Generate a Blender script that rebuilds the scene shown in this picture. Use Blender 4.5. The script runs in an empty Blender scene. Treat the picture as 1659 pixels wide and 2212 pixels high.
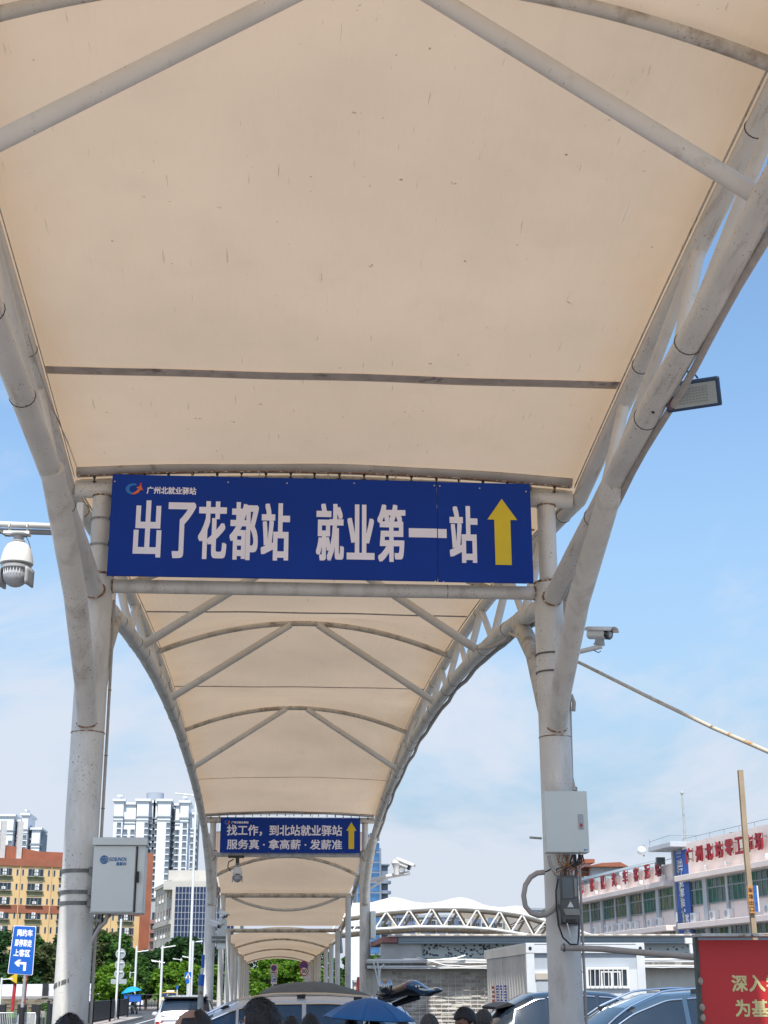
import bpy, math, random
from math import sin, cos, pi, radians, sqrt, atan2, hypot
from mathutils import Vector, Matrix
S = bpy.context.scene
COL = S.collection
R = random.Random(7)
# ---------------------------------------------------------------- camera
F, PITCH, YAW, ROLL = 3100.0, radians(18.398), radians(4.359), radians(-.182)
CAM = Vector((-.52, 0, 1.85))
fw = Vector((sin(YAW)*cos(PITCH), cos(YAW)*cos(PITCH), sin(PITCH)))
rt0 = Vector((cos(YAW), -sin(YAW), 0)); up0 = rt0.cross(fw)
rt = rt0*cos(ROLL) + up0*sin(ROLL); up = up0*cos(ROLL) - rt0*sin(ROLL)
cd = bpy.data.cameras.new('camera'); co = bpy.data.objects.new('camera', cd); COL.objects.link(co)
cd.sensor_fit = 'VERTICAL'; cd.sensor_height = 24.0; cd.lens = F/2212*24
cd.clip_start = .1; cd.clip_end = 6000
co.matrix_world = Matrix(((rt.x, up.x, -fw.x, CAM.x), (rt.y, up.y, -fw.y, CAM.y), (rt.z, up.z, -fw.z, CAM.z), (0, 0, 0, 1)))
S.camera = co
# ---------------------------------------------------------------- sky, sun, exposure
TOSUN = Vector((-.065, -.52, .85)).normalized()
elev = math.asin(TOSUN.z)
W = bpy.data.worlds.new('World'); S.world = W; W.use_nodes = True
nt = W.node_tree; nt.nodes.clear()
def N(nt, t, **k):
    n = nt.nodes.new(t)
    for a, b in k.items(): setattr(n, a, b)
    return n
out = N(nt, 'ShaderNodeOutputWorld'); bg = N(nt, 'ShaderNodeBackground'); bg.inputs['Strength'].default_value = .090
sky = N(nt, 'ShaderNodeTexSky', sky_type='NISHITA'); sky.sun_disc = False
sky.sun_elevation = elev; sky.sun_rotation = radians(180) - atan2(TOSUN.x, -TOSUN.y)
sky.air_density = 1.25; sky.dust_density = .9; sky.ozone_density = 2.2
tc = N(nt, 'ShaderNodeTexCoord')
mp = N(nt, 'ShaderNodeMapping'); mp.inputs['Scale'].default_value = (1, 1, 2.0); mp.inputs['Location'].default_value = (.35, .1, .22)
nz = N(nt, 'ShaderNodeTexNoise'); nz.inputs['Scale'].default_value = 3.4; nz.inputs['Detail'].default_value = 10; nz.inputs['Roughness'].default_value = .58; nz.inputs['Distortion'].default_value = .5
sep = N(nt, 'ShaderNodeSeparateXYZ')
lo = N(nt, 'ShaderNodeMapRange'); lo.inputs['From Min'].default_value = .0; lo.inputs['From Max'].default_value = .55; lo.inputs['To Min'].default_value = .20; lo.inputs['To Max'].default_value = -.10
ad = N(nt, 'ShaderNodeMath', operation='ADD')
wx = N(nt, 'ShaderNodeMath', operation='MULTIPLY_ADD'); wx.inputs[1].default_value = -.10
cr = N(nt, 'ShaderNodeMapRange', interpolation_type='SMOOTHSTEP'); cr.inputs['From Min'].default_value = .475; cr.inputs['From Max'].default_value = .67; cr.inputs['To Max'].default_value = .8
mx = N(nt, 'ShaderNodeMix', data_type='RGBA'); mx.inputs['B'].default_value = (6.9, 7.3, 8.2, 1)
hs = N(nt, 'ShaderNodeMix', data_type='RGBA', blend_type='MULTIPLY'); hs.inputs['Factor'].default_value = 1; hs.inputs['B'].default_value = (1.66, 1.84, 1.92, 1)
L = nt.links.new
L(tc.outputs['Generated'], mp.inputs[0]); L(mp.outputs[0], nz.inputs['Vector']); L(tc.outputs['Generated'], sep.inputs[0])
L(sep.outputs['Z'], lo.inputs['Value']); L(nz.outputs[0], ad.inputs[0]); L(lo.outputs[0], ad.inputs[1])
L(sep.outputs['X'], wx.inputs[0]); L(ad.outputs[0], wx.inputs[2]); L(wx.outputs[0], cr.inputs['Value'])
hz = N(nt, 'ShaderNodeMapRange', interpolation_type='SMOOTHSTEP'); hz.inputs['From Min'].default_value = .0; hz.inputs['From Max'].default_value = .42; hz.inputs['To Min'].default_value = .97; hz.inputs['To Max'].default_value = 0
hm = N(nt, 'ShaderNodeMix', data_type='RGBA'); hm.inputs['B'].default_value = (3.55, 4.75, 6.3, 1); L(sep.outputs['Z'], hz.inputs['Value']); L(hz.outputs[0], hm.inputs['Factor'])
L(sky.outputs[0], hs.inputs['A']); L(hs.outputs['Result'], hm.inputs['A']); L(hm.outputs['Result'], mx.inputs['A']); L(cr.outputs[0], mx.inputs['Factor'])
L(mx.outputs['Result'], bg.inputs['Color']); L(bg.outputs[0], out.inputs[0])
sd = bpy.data.lights.new('sun', 'SUN'); sd.energy = 4.6; sd.angle = radians(.6); sd.color = (1, .965, .91)
so = bpy.data.objects.new('sun', sd); COL.objects.link(so); so.rotation_euler = TOSUN.to_track_quat('Z', 'Y').to_euler(); so.location = (0, 0, 60)
S.view_settings.view_transform = 'Standard'; S.view_settings.look = 'None'; S.view_settings.exposure = .30; S.view_settings.gamma = 1
S.view_settings.use_curve_mapping = False
S.cycles.max_bounces = 8; S.cycles.transparent_max_bounces = 8; S.cycles.use_denoising = True

# ---------------------------------------------------------------- helpers
def at(u, v, Y):
    """point on the plane y=Y seen in direction (u, v) of a 1659 x 2212 picture"""
    r = fw*F + rt*(u-829.5) - up*(v-1106)
    return CAM + r*(Y/r.y)
def atZ(u, v, Z):
    r = fw*F + rt*(u-829.5) - up*(v-1106)
    return CAM + r*((Z-CAM.z)/r.z)
V = Vector
def frame(d):
    d = d.normalized(); a = V((0, 0, 1)) if abs(d.z) < .95 else V((1, 0, 0))
    x = d.cross(a).normalized(); y = x.cross(d).normalized(); return x, y
class MB:
    def __init__(s): s.v = []; s.f = []
    def add(s, vs, fs):
        n = len(s.v); s.v += [V(p) for p in vs]; s.f += [tuple(i+n for i in f) for f in fs]; return s
    def box(s, c, d, m=None):
        hx, hy, hz = d[0]/2, d[1]/2, d[2]/2
        p = [V((sx*hx, sy*hy, sz*hz)) for sx in (-1, 1) for sy in (-1, 1) for sz in (-1, 1)]
        if m is not None: p = [m @ q for q in p]
        return s.add([V(c)+q for q in p], [(0, 1, 3, 2), (4, 6, 7, 5), (0, 4, 5, 1), (2, 3, 7, 6), (0, 2, 6, 4), (1, 5, 7, 3)])
    def b2(s, x0, x1, y0, y1, z0, z1): return s.box(((x0+x1)/2, (y0+y1)/2, (z0+z1)/2), (x1-x0, y1-y0, z1-z0))
    def tube(s, pts, r, n=14, cap=True):
        pts = [V(p) for p in pts]; rs = r if isinstance(r, (list, tuple)) else [r]*len(pts)
        k = len(s.v); ref = None; m = len(pts)
        for i, p in enumerate(pts):
            d = (pts[min(i+1, m-1)]-pts[max(i-1, 0)]).normalized()
            if ref is None: x, y = frame(d)
            else:
                x = (ref - d*ref.dot(d)).normalized(); y = d.cross(x)
            ref = x; y = d.cross(x)
            for j in range(n):
                a = 2*pi*j/n; s.v.append(p + x*cos(a)*rs[i] + y*sin(a)*rs[i])
        for i in range(m-1):
            for j in range(n):
                a = k+i*n+j; b = k+i*n+(j+1) % n; s.f.append((a, b, b+n, a+n))
        if cap: s.f.append(tuple(k+j for j in reversed(range(n)))); s.f.append(tuple(k+(m-1)*n+j for j in range(n)))
        return s
    def lathe(s, o, d, prof, n=20):   # prof: (distance along d, radius)
        o = V(o); d = V(d).normalized(); return s.tube_r([o+d*t for t, r in prof], [r for t, r in prof], d, n)
    def tube_r(s, pts, rs, d, n):
        x, y = frame(d); k = len(s.v); m = len(pts)
        for p, r in zip(pts, rs):
            for j in range(n): a = 2*pi*j/n; s.v.append(p + x*cos(a)*r + y*sin(a)*r)
        for i in range(m-1):
            for j in range(n): a = k+i*n+j; b = k+i*n+(j+1) % n; s.f.append((a, b, b+n, a+n))
        s.f.append(tuple(k+j for j in reversed(range(n)))); s.f.append(tuple(k+(m-1)*n+j for j in range(n))); return s
    def ring(s, c, d, Rr, r, n=20, m=6, a0=0, a1=2*pi):
        x, y = frame(V(d)); c = V(c); full = abs(a1-a0-2*pi) < 1e-6
        pts = [c + x*cos(a0+(a1-a0)*i/n)*Rr + y*sin(a0+(a1-a0)*i/n)*Rr for i in range(n+1)]
        return s.tube(pts, r, m, cap=not full)
    def prism(s, poly, y0, y1):   # poly in (x, z), counter-clockwise seen from -y
        n = len(poly); vs = [(x, y0, z) for x, z in poly] + [(x, y1, z) for x, z in poly]
        return s.add(vs, [tuple(range(n)), tuple(n+i for i in reversed(range(n)))] + [(i, i+n, (i+1) % n+n, (i+1) % n) for i in range(n)])
    def ball(s, c, r, n=16, m=10):
        c = V(c); rx, ry, rz = r if isinstance(r, (tuple, list)) else (r, r, r); k = len(s.v)
        for i in range(m+1):
            t = pi*i/m
            for j in range(n): a = 2*pi*j/n; s.v.append(c+V((rx*sin(t)*cos(a), ry*sin(t)*sin(a), rz*cos(t))))
        for i in range(m):
            for j in range(n): a = k+i*n+j; b = k+i*n+(j+1) % n; s.f.append((a, a+n, b+n, b))
        return s
    def grid(s, fn, nu, nv):
        k = len(s.v)
        for i in range(nu+1):
            for j in range(nv+1): s.v.append(V(fn(i/nu, j/nv)))
        for i in range(nu):
            for j in range(nv): a = k+i*(nv+1)+j; s.f.append((a, a+nv+1, a+nv+2, a+1))
        return s
    def xf(s, m): s.v = [m @ p for p in s.v]; return s
    def build(s, name, m, parent=None, bev=0, smooth=True, solid=0):
        off = OFF.get(parent.name, V()) if parent else V()
        me = bpy.data.meshes.new(name); me.from_pydata([p-off for p in s.v], [], s.f)
        for mm in (m if isinstance(m, (list, tuple)) else [m]): me.materials.append(mm)
        if smooth:
            me.polygons.foreach_set('use_smooth', [True]*len(me.polygons)); me.set_sharp_from_angle(angle=radians(38))
        o = bpy.data.objects.new(name, me); COL.objects.link(o)
        if parent: o.parent = parent; OFF[o.name] = off
        if bev: b = o.modifiers.new('bevel', 'BEVEL'); b.width = bev; b.segments = 2; b.limit_method = 'ANGLE'
        if solid: b = o.modifiers.new('solid', 'SOLIDIFY'); b.thickness = solid; b.offset = 0
        return o
class OffD(dict):
    # setting a mesh's offset back to zero turns it into a piece that is placed by its own location
    def __setitem__(s, k, v):
        o = bpy.data.objects.get(k); old = s.get(k)
        if o and o.type == 'MESH' and old is not None and old.length > 0 and v.length == 0: o.data.transform(Matrix.Translation(old))
        dict.__setitem__(s, k, v)
OFF = OffD()
LABELS = {}
def tag(o, label=None, cat=None, group=None, kind=None):
    if label: o['label'] = label
    if cat: o['category'] = cat
    if group: o['group'] = group
    if kind: o['kind'] = kind
    return o
def thing(name, label, cat, loc=(0, 0, 0), group=None, rz=0, local=False):
    o = bpy.data.objects.new(name, None); COL.objects.link(o); o.location = loc; o.rotation_euler = (0, 0, rz); o.empty_display_size = .2
    OFF[o.name] = V() if local else V(loc)
    return tag(o, label, cat, group)
def clone(o, parent=None):
    c = o.copy(); COL.objects.link(c); c.parent = parent; OFF[c.name] = OFF.get(o.name, V())
    for ch in [x for x in KIDS(o)]: clone(ch, c)
    return c
def KIDS(o): return [x for x in COL.objects if x.parent == o]
def inst(o, parent, loc, rz=None):       # another part sharing the mesh
    c = o.copy(); COL.objects.link(c); c.parent = parent; c.location = loc
    if rz is not None: c.rotation_euler = (0, 0, rz)
    return c
def facade(name, label, cat, u0, Y0, u1, Y1, group=None):
    """a building whose front runs from (u0, Y0) to (u1, Y1): local x along it, y into depth, z up"""
    a = at(u0, 1960, Y0); b = at(u1, 1960, Y1); rz = atan2(b.y-a.y, b.x-a.x)
    o = thing(name, label, cat, (a.x, a.y, 0), group, rz, local=True); return o, hypot(b.x-a.x, b.y-a.y)
def glyphs(text, bold=.0, depth=0.0):
    cu = bpy.data.curves.new('t', 'FONT'); cu.body = text; cu.resolution_u = 3; cu.extrude = depth; cu.space_character = 1.0
    o = bpy.data.objects.new('t', cu); COL.objects.link(o)
    me = bpy.data.meshes.new_from_object(o.evaluated_get(bpy.context.evaluated_depsgraph_get()))
    vs = [v.co.copy() for v in me.vertices]; fs = [tuple(p.vertices) for p in me.polygons]
    bpy.data.objects.remove(o); bpy.data.curves.remove(cu); bpy.data.meshes.remove(me); return vs, fs
def text(txt, x0, x1, z0, z1, y, depth=.002, bold=0, xf=None, fit=True):
    """lettering in the xz plane facing -y, filling the box"""
    vs, fs = glyphs(txt)
    a = min(v.x for v in vs); b = max(v.x for v in vs); c = min(v.y for v in vs); d = max(v.y for v in vs)
    sx = (x1-x0)/(b-a); sz = (z1-z0)/(d-c); mb = MB()
    steps = [(0, 0)] + ([(i*bold, j*bold) for i in (-1, 1) for j in (-1, 0, 1)] + [(0, bold), (0, -bold)] if bold else [])
    for k, (dx, dz) in enumerate(steps):
        mb.add([(x0+(v.x-a)*sx+dx, y-depth-k*depth*.03, z0+(v.y-c)*sz+dz) for v in vs], fs)
    return mb
# ---------------------------------------------------------------- materials
MATS = {}
def pm(name, col, rough=.55, metal=0, var=.12, scale=3, bump=0, bscale=None, spec=.5, dirt=None, specks=None, streak=None, coat=0, trans=0, alpha=1, emit=None):
    if name in MATS: return MATS[name]
    m = bpy.data.materials.new(name); m.use_nodes = True; nt = m.node_tree; L = nt.links.new
    b = nt.nodes['Principled BSDF']; b.inputs['Roughness'].default_value = rough; b.inputs['Metallic'].default_value = metal
    b.inputs['Specular IOR Level'].default_value = spec; b.inputs['Coat Weight'].default_value = coat; b.inputs['Transmission Weight'].default_value = trans; b.inputs['Alpha'].default_value = alpha
    tc = N(nt, 'ShaderNodeTexCoord')
    nz = N(nt, 'ShaderNodeTexNoise'); nz.inputs['Scale'].default_value = scale; nz.inputs['Detail'].default_value = 5
    L(tc.outputs['Object'], nz.inputs['Vector'])
    mr = N(nt, 'ShaderNodeMapRange'); mr.inputs['From Min'].default_value = .3; mr.inputs['From Max'].default_value = .7; mr.inputs['To Min'].default_value = 1-var; mr.inputs['To Max'].default_value = 1+var*.6
    L(nz.outputs[0], mr.inputs['Value'])
    c = N(nt, 'ShaderNodeMix', data_type='RGBA', blend_type='MULTIPLY'); c.inputs['Factor'].default_value = 1; c.inputs['A'].default_value = (*col, 1)
    L(mr.outputs[0], c.inputs['B']); last = c.outputs['Result']
    def layer(last, colr, vec_scale, thr, soft, sc, mask_sc=None, mthr=.5, amt=1):
        mpn = N(nt, 'ShaderNodeMapping'); mpn.inputs['Scale'].default_value = vec_scale; L(tc.outputs['Object'], mpn.inputs[0])
        n2 = N(nt, 'ShaderNodeTexNoise'); n2.inputs['Scale'].default_value = sc; n2.inputs['Detail'].default_value = 6; n2.inputs['Roughness'].default_value = .6; L(mpn.outputs[0], n2.inputs['Vector'])
        r2 = N(nt, 'ShaderNodeMapRange'); r2.inputs['From Min'].default_value = thr; r2.inputs['From Max'].default_value = thr+soft; r2.inputs['To Max'].default_value = amt; L(n2.outputs[0], r2.inputs['Value']); fac = r2.outputs[0]
        if mask_sc:
            n3 = N(nt, 'ShaderNodeTexNoise'); n3.inputs['Scale'].default_value = mask_sc; n3.inputs['Detail'].default_value = 3; L(tc.outputs['Object'], n3.inputs['Vector'])
            r3 = N(nt, 'ShaderNodeMapRange'); r3.inputs['From Min'].default_value = mthr; r3.inputs['From Max'].default_value = mthr+.12; L(n3.outputs[0], r3.inputs['Value'])
            mu = N(nt, 'ShaderNodeMath', operation='MULTIPLY'); L(fac, mu.inputs[0]); L(r3.outputs[0], mu.inputs[1]); fac = mu.outputs[0]
        mm = N(nt, 'ShaderNodeMix', data_type='RGBA'); L(fac, mm.inputs['Factor']); L(last, mm.inputs['A']); mm.inputs['B'].default_value = (*colr, 1); return mm.outputs['Result']
    for d in (dirt or []): last = layer(last, **d)
    L(last, b.inputs['Base Color'])
    if bump:
        n4 = N(nt, 'ShaderNodeTexNoise'); n4.inputs['Scale'].default_value = bscale or scale*6; n4.inputs['Detail'].default_value = 6; L(tc.outputs['Object'], n4.inputs['Vector'])
        bp = N(nt, 'ShaderNodeBump'); bp.inputs['Strength'].default_value = bump; bp.inputs['Distance'].default_value = .02; L(n4.outputs[0], bp.inputs['Height']); L(bp.outputs[0], b.inputs['Normal'])
    if emit: b.inputs['Emission Color'].default_value = (*emit[0], 1); b.inputs['Emission Strength'].default_value = emit[1]
    MATS[name] = m; return m
def D(colr, sc, thr, soft=.05, vs=(1, 1, 1), mask=None, mthr=.5, amt=1): return dict(colr=colr, vec_scale=vs, thr=thr, soft=soft, sc=sc, mask_sc=mask, mthr=mthr, amt=amt)
RUST = (.20, .085, .03)
steel = pm('painted_steel', (.70, .675, .62), .45, var=.09, scale=2.5, bump=.06, bscale=18,
           dirt=[D((.34, .29, .23), 5, .50, .26, (1, 1, .3), amt=.6), D((.25, .18, .11), 42, .60, .05, mask=1.6, mthr=.47, amt=.85), D(RUST, 26, .64, .05, mask=.9, mthr=.55)])
chord_m = pm('chord_steel', (.70, .675, .62), .45, var=.09, scale=2.5, bump=.06, bscale=18, dirt=[D((.34, .28, .21), 4, .55, .14, (4, .22, 4), amt=.6), D((.25, .18, .11), 42, .60, .05, mask=1.6, mthr=.47, amt=.85), D(RUST, 26, .64, .05, mask=.9, mthr=.55)])
steel2 = pm('rusty_painted_steel', (.60, .57, .50), .5, var=.12, scale=3, bump=.08, bscale=20,
            dirt=[D((.19, .12, .07), 4, .47, .2, (1, 1, 1), amt=.7), D(RUST, 30, .58, .06, mask=1.5, mthr=.45)])
brace_m = pm('clean_painted_steel', (.68, .655, .60), .45, var=.08, scale=2, bump=.04, bscale=14, dirt=[D((.36, .30, .23), 6, .58, .2, amt=.5), D((.2, .15, .1), 35, .66, .05, amt=.8)])
galv = pm('galvanised_bar', (.44, .45, .43), .5, metal=.25, var=.2, scale=6, dirt=[D(RUST, 9, .57, .1), D((.08, .06, .05), 20, .62, .08)])
rustm = pm('weld_rust', (.26, .13, .06), .8, var=.4, scale=40, bump=.4, bscale=60, dirt=[D((.6, .55, .47), 22, .52, .08)])
black = pm('black_rubber', (.02, .02, .022), .6)
wire_m = pm('dark_wire', (.035, .037, .04), .5)
clampm = pm('dark_clamp', (.05, .045, .04), .5, metal=.3)
white = pm('white_enamel', (.74, .74, .72), .35, var=.06, dirt=[D((.45, .36, .25), 9, .62, .15, (1, 1, .4), amt=.5)])
whitep = pm('white_plastic', (.78, .78, .76), .3, var=.04)
greyp = pm('grey_plastic', (.38, .39, .40), .4)
cable_m = pm('grey_conduit', (.45, .41, .37), .6, var=.12, scale=12)
glass_dark = pm('tinted_glass', (.016, .028, .045), .06, var=.3, scale=1.2, spec=.9)
glass_lens = pm('lens_glass', (.02, .03, .05), .05, spec=.8)
cab_m = pm('cabinet_paint', (.70, .74, .71), .42, var=.06, scale=2, dirt=[D((.26, .25, .23), 7, .64, .14, (1, 1, .5), amt=.6)])
cab2_m = pm('control_box_paint', (.68, .74, .70), .35, var=.05, scale=2, dirt=[D((.30, .20, .12), 9, .68, .1, amt=.7)])
band_m = pm('steel_band', (.20, .20, .19), .45, metal=.6, var=.25, scale=14)
blue_sign = pm('blue_panel', (.005, .045, .32), .5, var=.10, scale=1.3, spec=.2, dirt=[D((.01, .045, .22), 3, .6, .3, amt=.5)])
sign_white = pm('white_vinyl', (.90, .88, .97), .5, var=.05, scale=2)
sign_yellow = pm('yellow_vinyl', (.80, .60, .03), .5, var=.08, scale=2)
# membrane : translucent coated fabric
def membrane_mat(name, dcol, tcol, hue=0):
    m = bpy.data.materials.new(name); m.use_nodes = True; nt = m.node_tree; L = nt.links.new; nt.nodes.clear()
    o = N(nt, 'ShaderNodeOutputMaterial'); mixs = N(nt, 'ShaderNodeAddShader'); df = N(nt, 'ShaderNodeBsdfDiffuse'); tr = N(nt, 'ShaderNodeBsdfTranslucent')
    tc = N(nt, 'ShaderNodeTexCoord')
    def noise(sc, vs, det=5, w=None):
        mpn = N(nt, 'ShaderNodeMapping'); mpn.inputs['Scale'].default_value = vs; L(tc.outputs['Object'], mpn.inputs[0])
        n = N(nt, 'ShaderNodeTexNoise'); n.inputs['Scale'].default_value = sc; n.inputs['Detail'].default_value = det; n.inputs['Roughness'].default_value = .55; L(mpn.outputs[0], n.inputs['Vector']); return n
    def rng(n, a, b, c, d):
        r = N(nt, 'ShaderNodeMapRange'); r.inputs['From Min'].default_value = a; r.inputs['From Max'].default_value = b; r.inputs['To Min'].default_value = c; r.inputs['To Max'].default_value = d; L(n.outputs[0], r.inputs['Value']); return r
    def mul(a, b):
        x = N(nt, 'ShaderNodeMath', operation='MULTIPLY'); L(a.outputs[0], x.inputs[0]); L(b.outputs[0], x.inputs[1]); return x
    big = rng(noise(.35, (1, 1, 1), 5), .3, .7, .90, 1.07)
    spk = rng(noise(11, (1, 1, 1), 3), .722, .76, 1, .45)          # flecks
    scr = rng(noise(3.0, (14, .8, 1), 3), .70, .74, 1, .70)        # long scratches
    stain = rng(noise(1.3, (1, 1, 1), 7), .56, .78, 1, .94)
    a = mul(mul(big, spk), mul(scr, stain))
    # grime creeping in from the two long edges
    sx = N(nt, 'ShaderNodeSeparateXYZ'); L(tc.outputs['Object'], sx.inputs[0]); ab = N(nt, 'ShaderNodeMath', operation='ABSOLUTE'); L(sx.outputs['X'], ab.inputs[0])
    ng = noise(1.6, (1, .5, 1), 6); ma = N(nt, 'ShaderNodeMath', operation='MULTIPLY_ADD'); L(ng.outputs[0], ma.inputs[0]); ma.inputs[1].default_value = .9; L(ab.outputs[0], ma.inputs[2])
    eg = rng(ma, 2.75, 3.35, 0, .55); ec = N(nt, 'ShaderNodeMix', data_type='RGBA'); ec.inputs['A'].default_value = (1, 1, 1, 1); ec.inputs['B'].default_value = (.91, .80, .66, 1); L(eg.outputs[0], ec.inputs['Factor'])
    wv = noise(.9, (2.2, .35, 1), 4); bp = N(nt, 'ShaderNodeBump'); bp.inputs['Strength'].default_value = .35; bp.inputs['Distance'].default_value = .12; L(wv.outputs[0], bp.inputs['Height']); L(bp.outputs[0], df.inputs['Normal']); L(bp.outputs[0], tr.inputs['Normal'])
    for sh, c in ((df, dcol), (tr, tcol)):
        k = N(nt, 'ShaderNodeMix', data_type='RGBA', blend_type='MULTIPLY'); k.inputs['Factor'].default_value = 1; k.inputs['A'].default_value = (*c, 1); L(a.outputs[0], k.inputs['B']); k2 = N(nt, 'ShaderNodeMix', data_type='RGBA', blend_type='MULTIPLY'); k2.inputs['Factor'].default_value = 1; L(k.outputs['Result'], k2.inputs['A']); L(ec.outputs['Result'], k2.inputs['B']); L(k2.outputs['Result'], sh.inputs['Color'])
    L(df.outputs[0], mixs.inputs[0]); L(tr.outputs[0], mixs.inputs[1]); L(mixs.outputs[0], o.inputs[0])
    return m
membrane = membrane_mat('canopy_fabric', (.52, .447, .367), (.205, .152, .103))
hem_m = pm('fabric_hem', (.50, .46, .41), .7, var=.15, scale=5, dirt=[D((.2, .15, .11), 8, .6, .15)])
seam_m = pm('fabric_seam', (.56, .47, .40), .8, var=.2, scale=5, dirt=[D((.12, .10, .09), 6, .56, .12, amt=.7)])
#STRUCT
# ---------------------------------------------------------------- ground, road, lawn
asphalt = pm('asphalt', (.062, .064, .068), .85, var=.2, scale=.6, bump=.5, bscale=60, dirt=[D((.10, .10, .10), .25, .5, .2, amt=.6)])
pave_m = pm('paving', (.42, .36, .32), .8, var=.2, scale=2, bump=.3, bscale=30)
kerb_m = pm('kerb_stone', (.36, .35, .33), .8, var=.15, scale=3, bump=.3)
paint_m = pm('road_paint', (.62, .62, .60), .6, var=.15, scale=4)
lawn_m = pm('lawn', (.075, .14, .022), .9, var=.3, scale=3, bump=.6, bscale=30)
def sheet(name, pts, m, z=0, kind='structure'):
    mb = MB(); mb.add([(x, y, z) for x, y in pts], [tuple(range(len(pts)))]); return tag(mb.build(name, m, smooth=False), kind=kind)
sheet('ground', [(-1500, -400), (1500, -400), (1500, 3000), (-1500, 3000)], pm('far_ground', (.12, .13, .09), .9, var=.3, scale=.05), -.02)
sheet('road', [(-60, 10), (60, 10), (60, 220), (-60, 220)], asphalt, 0)
sheet('paving', [(-40, -60), (40, -60), (40, 9.99), (-40, 9.99)], pave_m, 0)
g = atZ(190, 2185, .3); 
def slab(name, pts, z0, z1, m, kind='structure'):
    mb = MB(); n = len(pts); mb.add([(x, y, z0) for x, y in pts]+[(x, y, z1) for x, y in pts], [tuple(n+i for i in range(n))]+[(i, (i+1) % n, (i+1) % n+n, i+n) for i in range(n)]); return tag(mb.build(name, m, smooth=False), kind=kind)
lawnA = [(-22, 62), (-9.5, 62), (-11.0, 96), (-13.5, 124), (-40, 124), (-40, 62)]
slab('lawn', lawnA, 0, .32, lawn_m)
kx = lambda y: -8.9 - (y-60)*.008
slab('pavement', [(-9.45, 58), (kx(58), 58), (kx(104), 104), (-10.9, 104)], 0, .14, pave_m)
slab('kerb', [(kx(58)+.002, 58), (kx(58)+.2, 58), (kx(104)+.2, 104), (kx(104)+.002, 104)], 0, .16, kerb_m)
sheet('road_marking', [(kx(60)+.9, 60), (kx(60)+1.05, 60), (kx(110)+1.05, 110), (kx(110)+.9, 110)], paint_m, .004)
slab('far_pavement', [(-40, 158), (4, 158), (4, 162), (-40, 162)], 0, .15, pave_m)
for i in range(4): sheet('lane_dash', [(-6.0, 66+i*14), (-5.85, 66+i*14), (-5.85, 70+i*14), (-6.0, 70+i*14)], paint_m, .004)

# ---------------------------------------------------------------- station canopy
HX, LX = 2.82, 2.5
def zu(d): d = max(0, min(16.5, d)); return 7.16 + 1.02*(1-(1-d/16.5)**2)
ZL = [(0, 5.92), (1.1, 6.14), (2.35, 6.36), (4.4, 6.62), (7, 6.87), (9.5, 7.04), (12.3, 7.16), (16.5, 7.24)]
def drop(d): return .12*min(1, max(0, (d-3)/3))
def zl(d):
    d = max(0, min(16.5, d))
    for (a, za), (b, zb) in zip(ZL, ZL[1:]):
        if d <= b: return za+(zb-za)*(d-a)/(b-a)
ZLF = zl
def lx(d, k=0): return LX+.12*min(1, max(0, d)/2.4)+k*min(1, max(0, d-1.6)/3)
CX = HX+.07
def column(root, x, Y, s):
    c = MB().tube([(x, Y, 0), (x, Y, 6.13), (x, Y, 6.17)], [.178, .172, .15], 32)
    c.tube([(x, Y, 6.15), (x, Y, 7.10)], .103, 28)
    col = c.build('column', steel, root)
    MB().ring((x, Y, 6.16), (0, 0, 1), .158, .016, 28, 6).build('weld_ring', rustm, col)
    MB().ring((x, Y, 4.43), (0, 0, 1), .175, .006, 28, 6).build('weld_ring', rustm, col)
    return col
def portal(root, Y, ties=True):
    for s in (-1, 1):
        column(root, s*LX, Y, s)
        for q in (-1, 1):      # diagonal leg from column up to the lower chord
            b = MB().tube([(s*LX, Y+q*.06, 4.45), (s*LX, Y+q*.42, 4.85), (s*(LX+.05), Y+q*1.25, 5.62), (s*lx(2.75), Y+q*2.75, zl(2.75)-.01)], [.10, .112, .118, .112], 20)
            br = b.build('diagonal_leg', steel2 if q > 0 else steel, root)
            p = V((s*LX, Y+q*.12, 4.52)); MB().ring(p, (0, q*.6, .8), .105, .010, 20, 6).build('weld_ring', rustm, br)
            p = V((s*LX, Y+q*.17, zl(.17))); MB().ring(p, (0, q*.8, .35), .108, .012, 20, 6).build('weld_ring', rustm, br)
    tb = MB().tube([(-HX+.02, Y, 7.16), (HX-.02, Y, 7.16)], .10, 24).build('top_beam', steel, root)
    bb = MB().tube([(-LX+.15, Y, 6.045), (LX-.15, Y, 6.045)], .076, 20).build('bottom_beam', steel, root)
    for x in (-2.33, 2.33): MB().ring((x, Y, 6.045), (1, 0, 0), .077, .010, 18, 6).build('weld_ring', rustm, bb)
    for x in (-2.5, 2.5): MB().ring((x, Y, 7.07), (0, 0, 1), .106, .010, 18, 6).build('weld_ring', rustm, tb)
    MB().ring((1.35, Y, 6.045), (1, 0, 0), .076, .004, 18, 6).build('weld_ring', rustm, bb)
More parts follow.
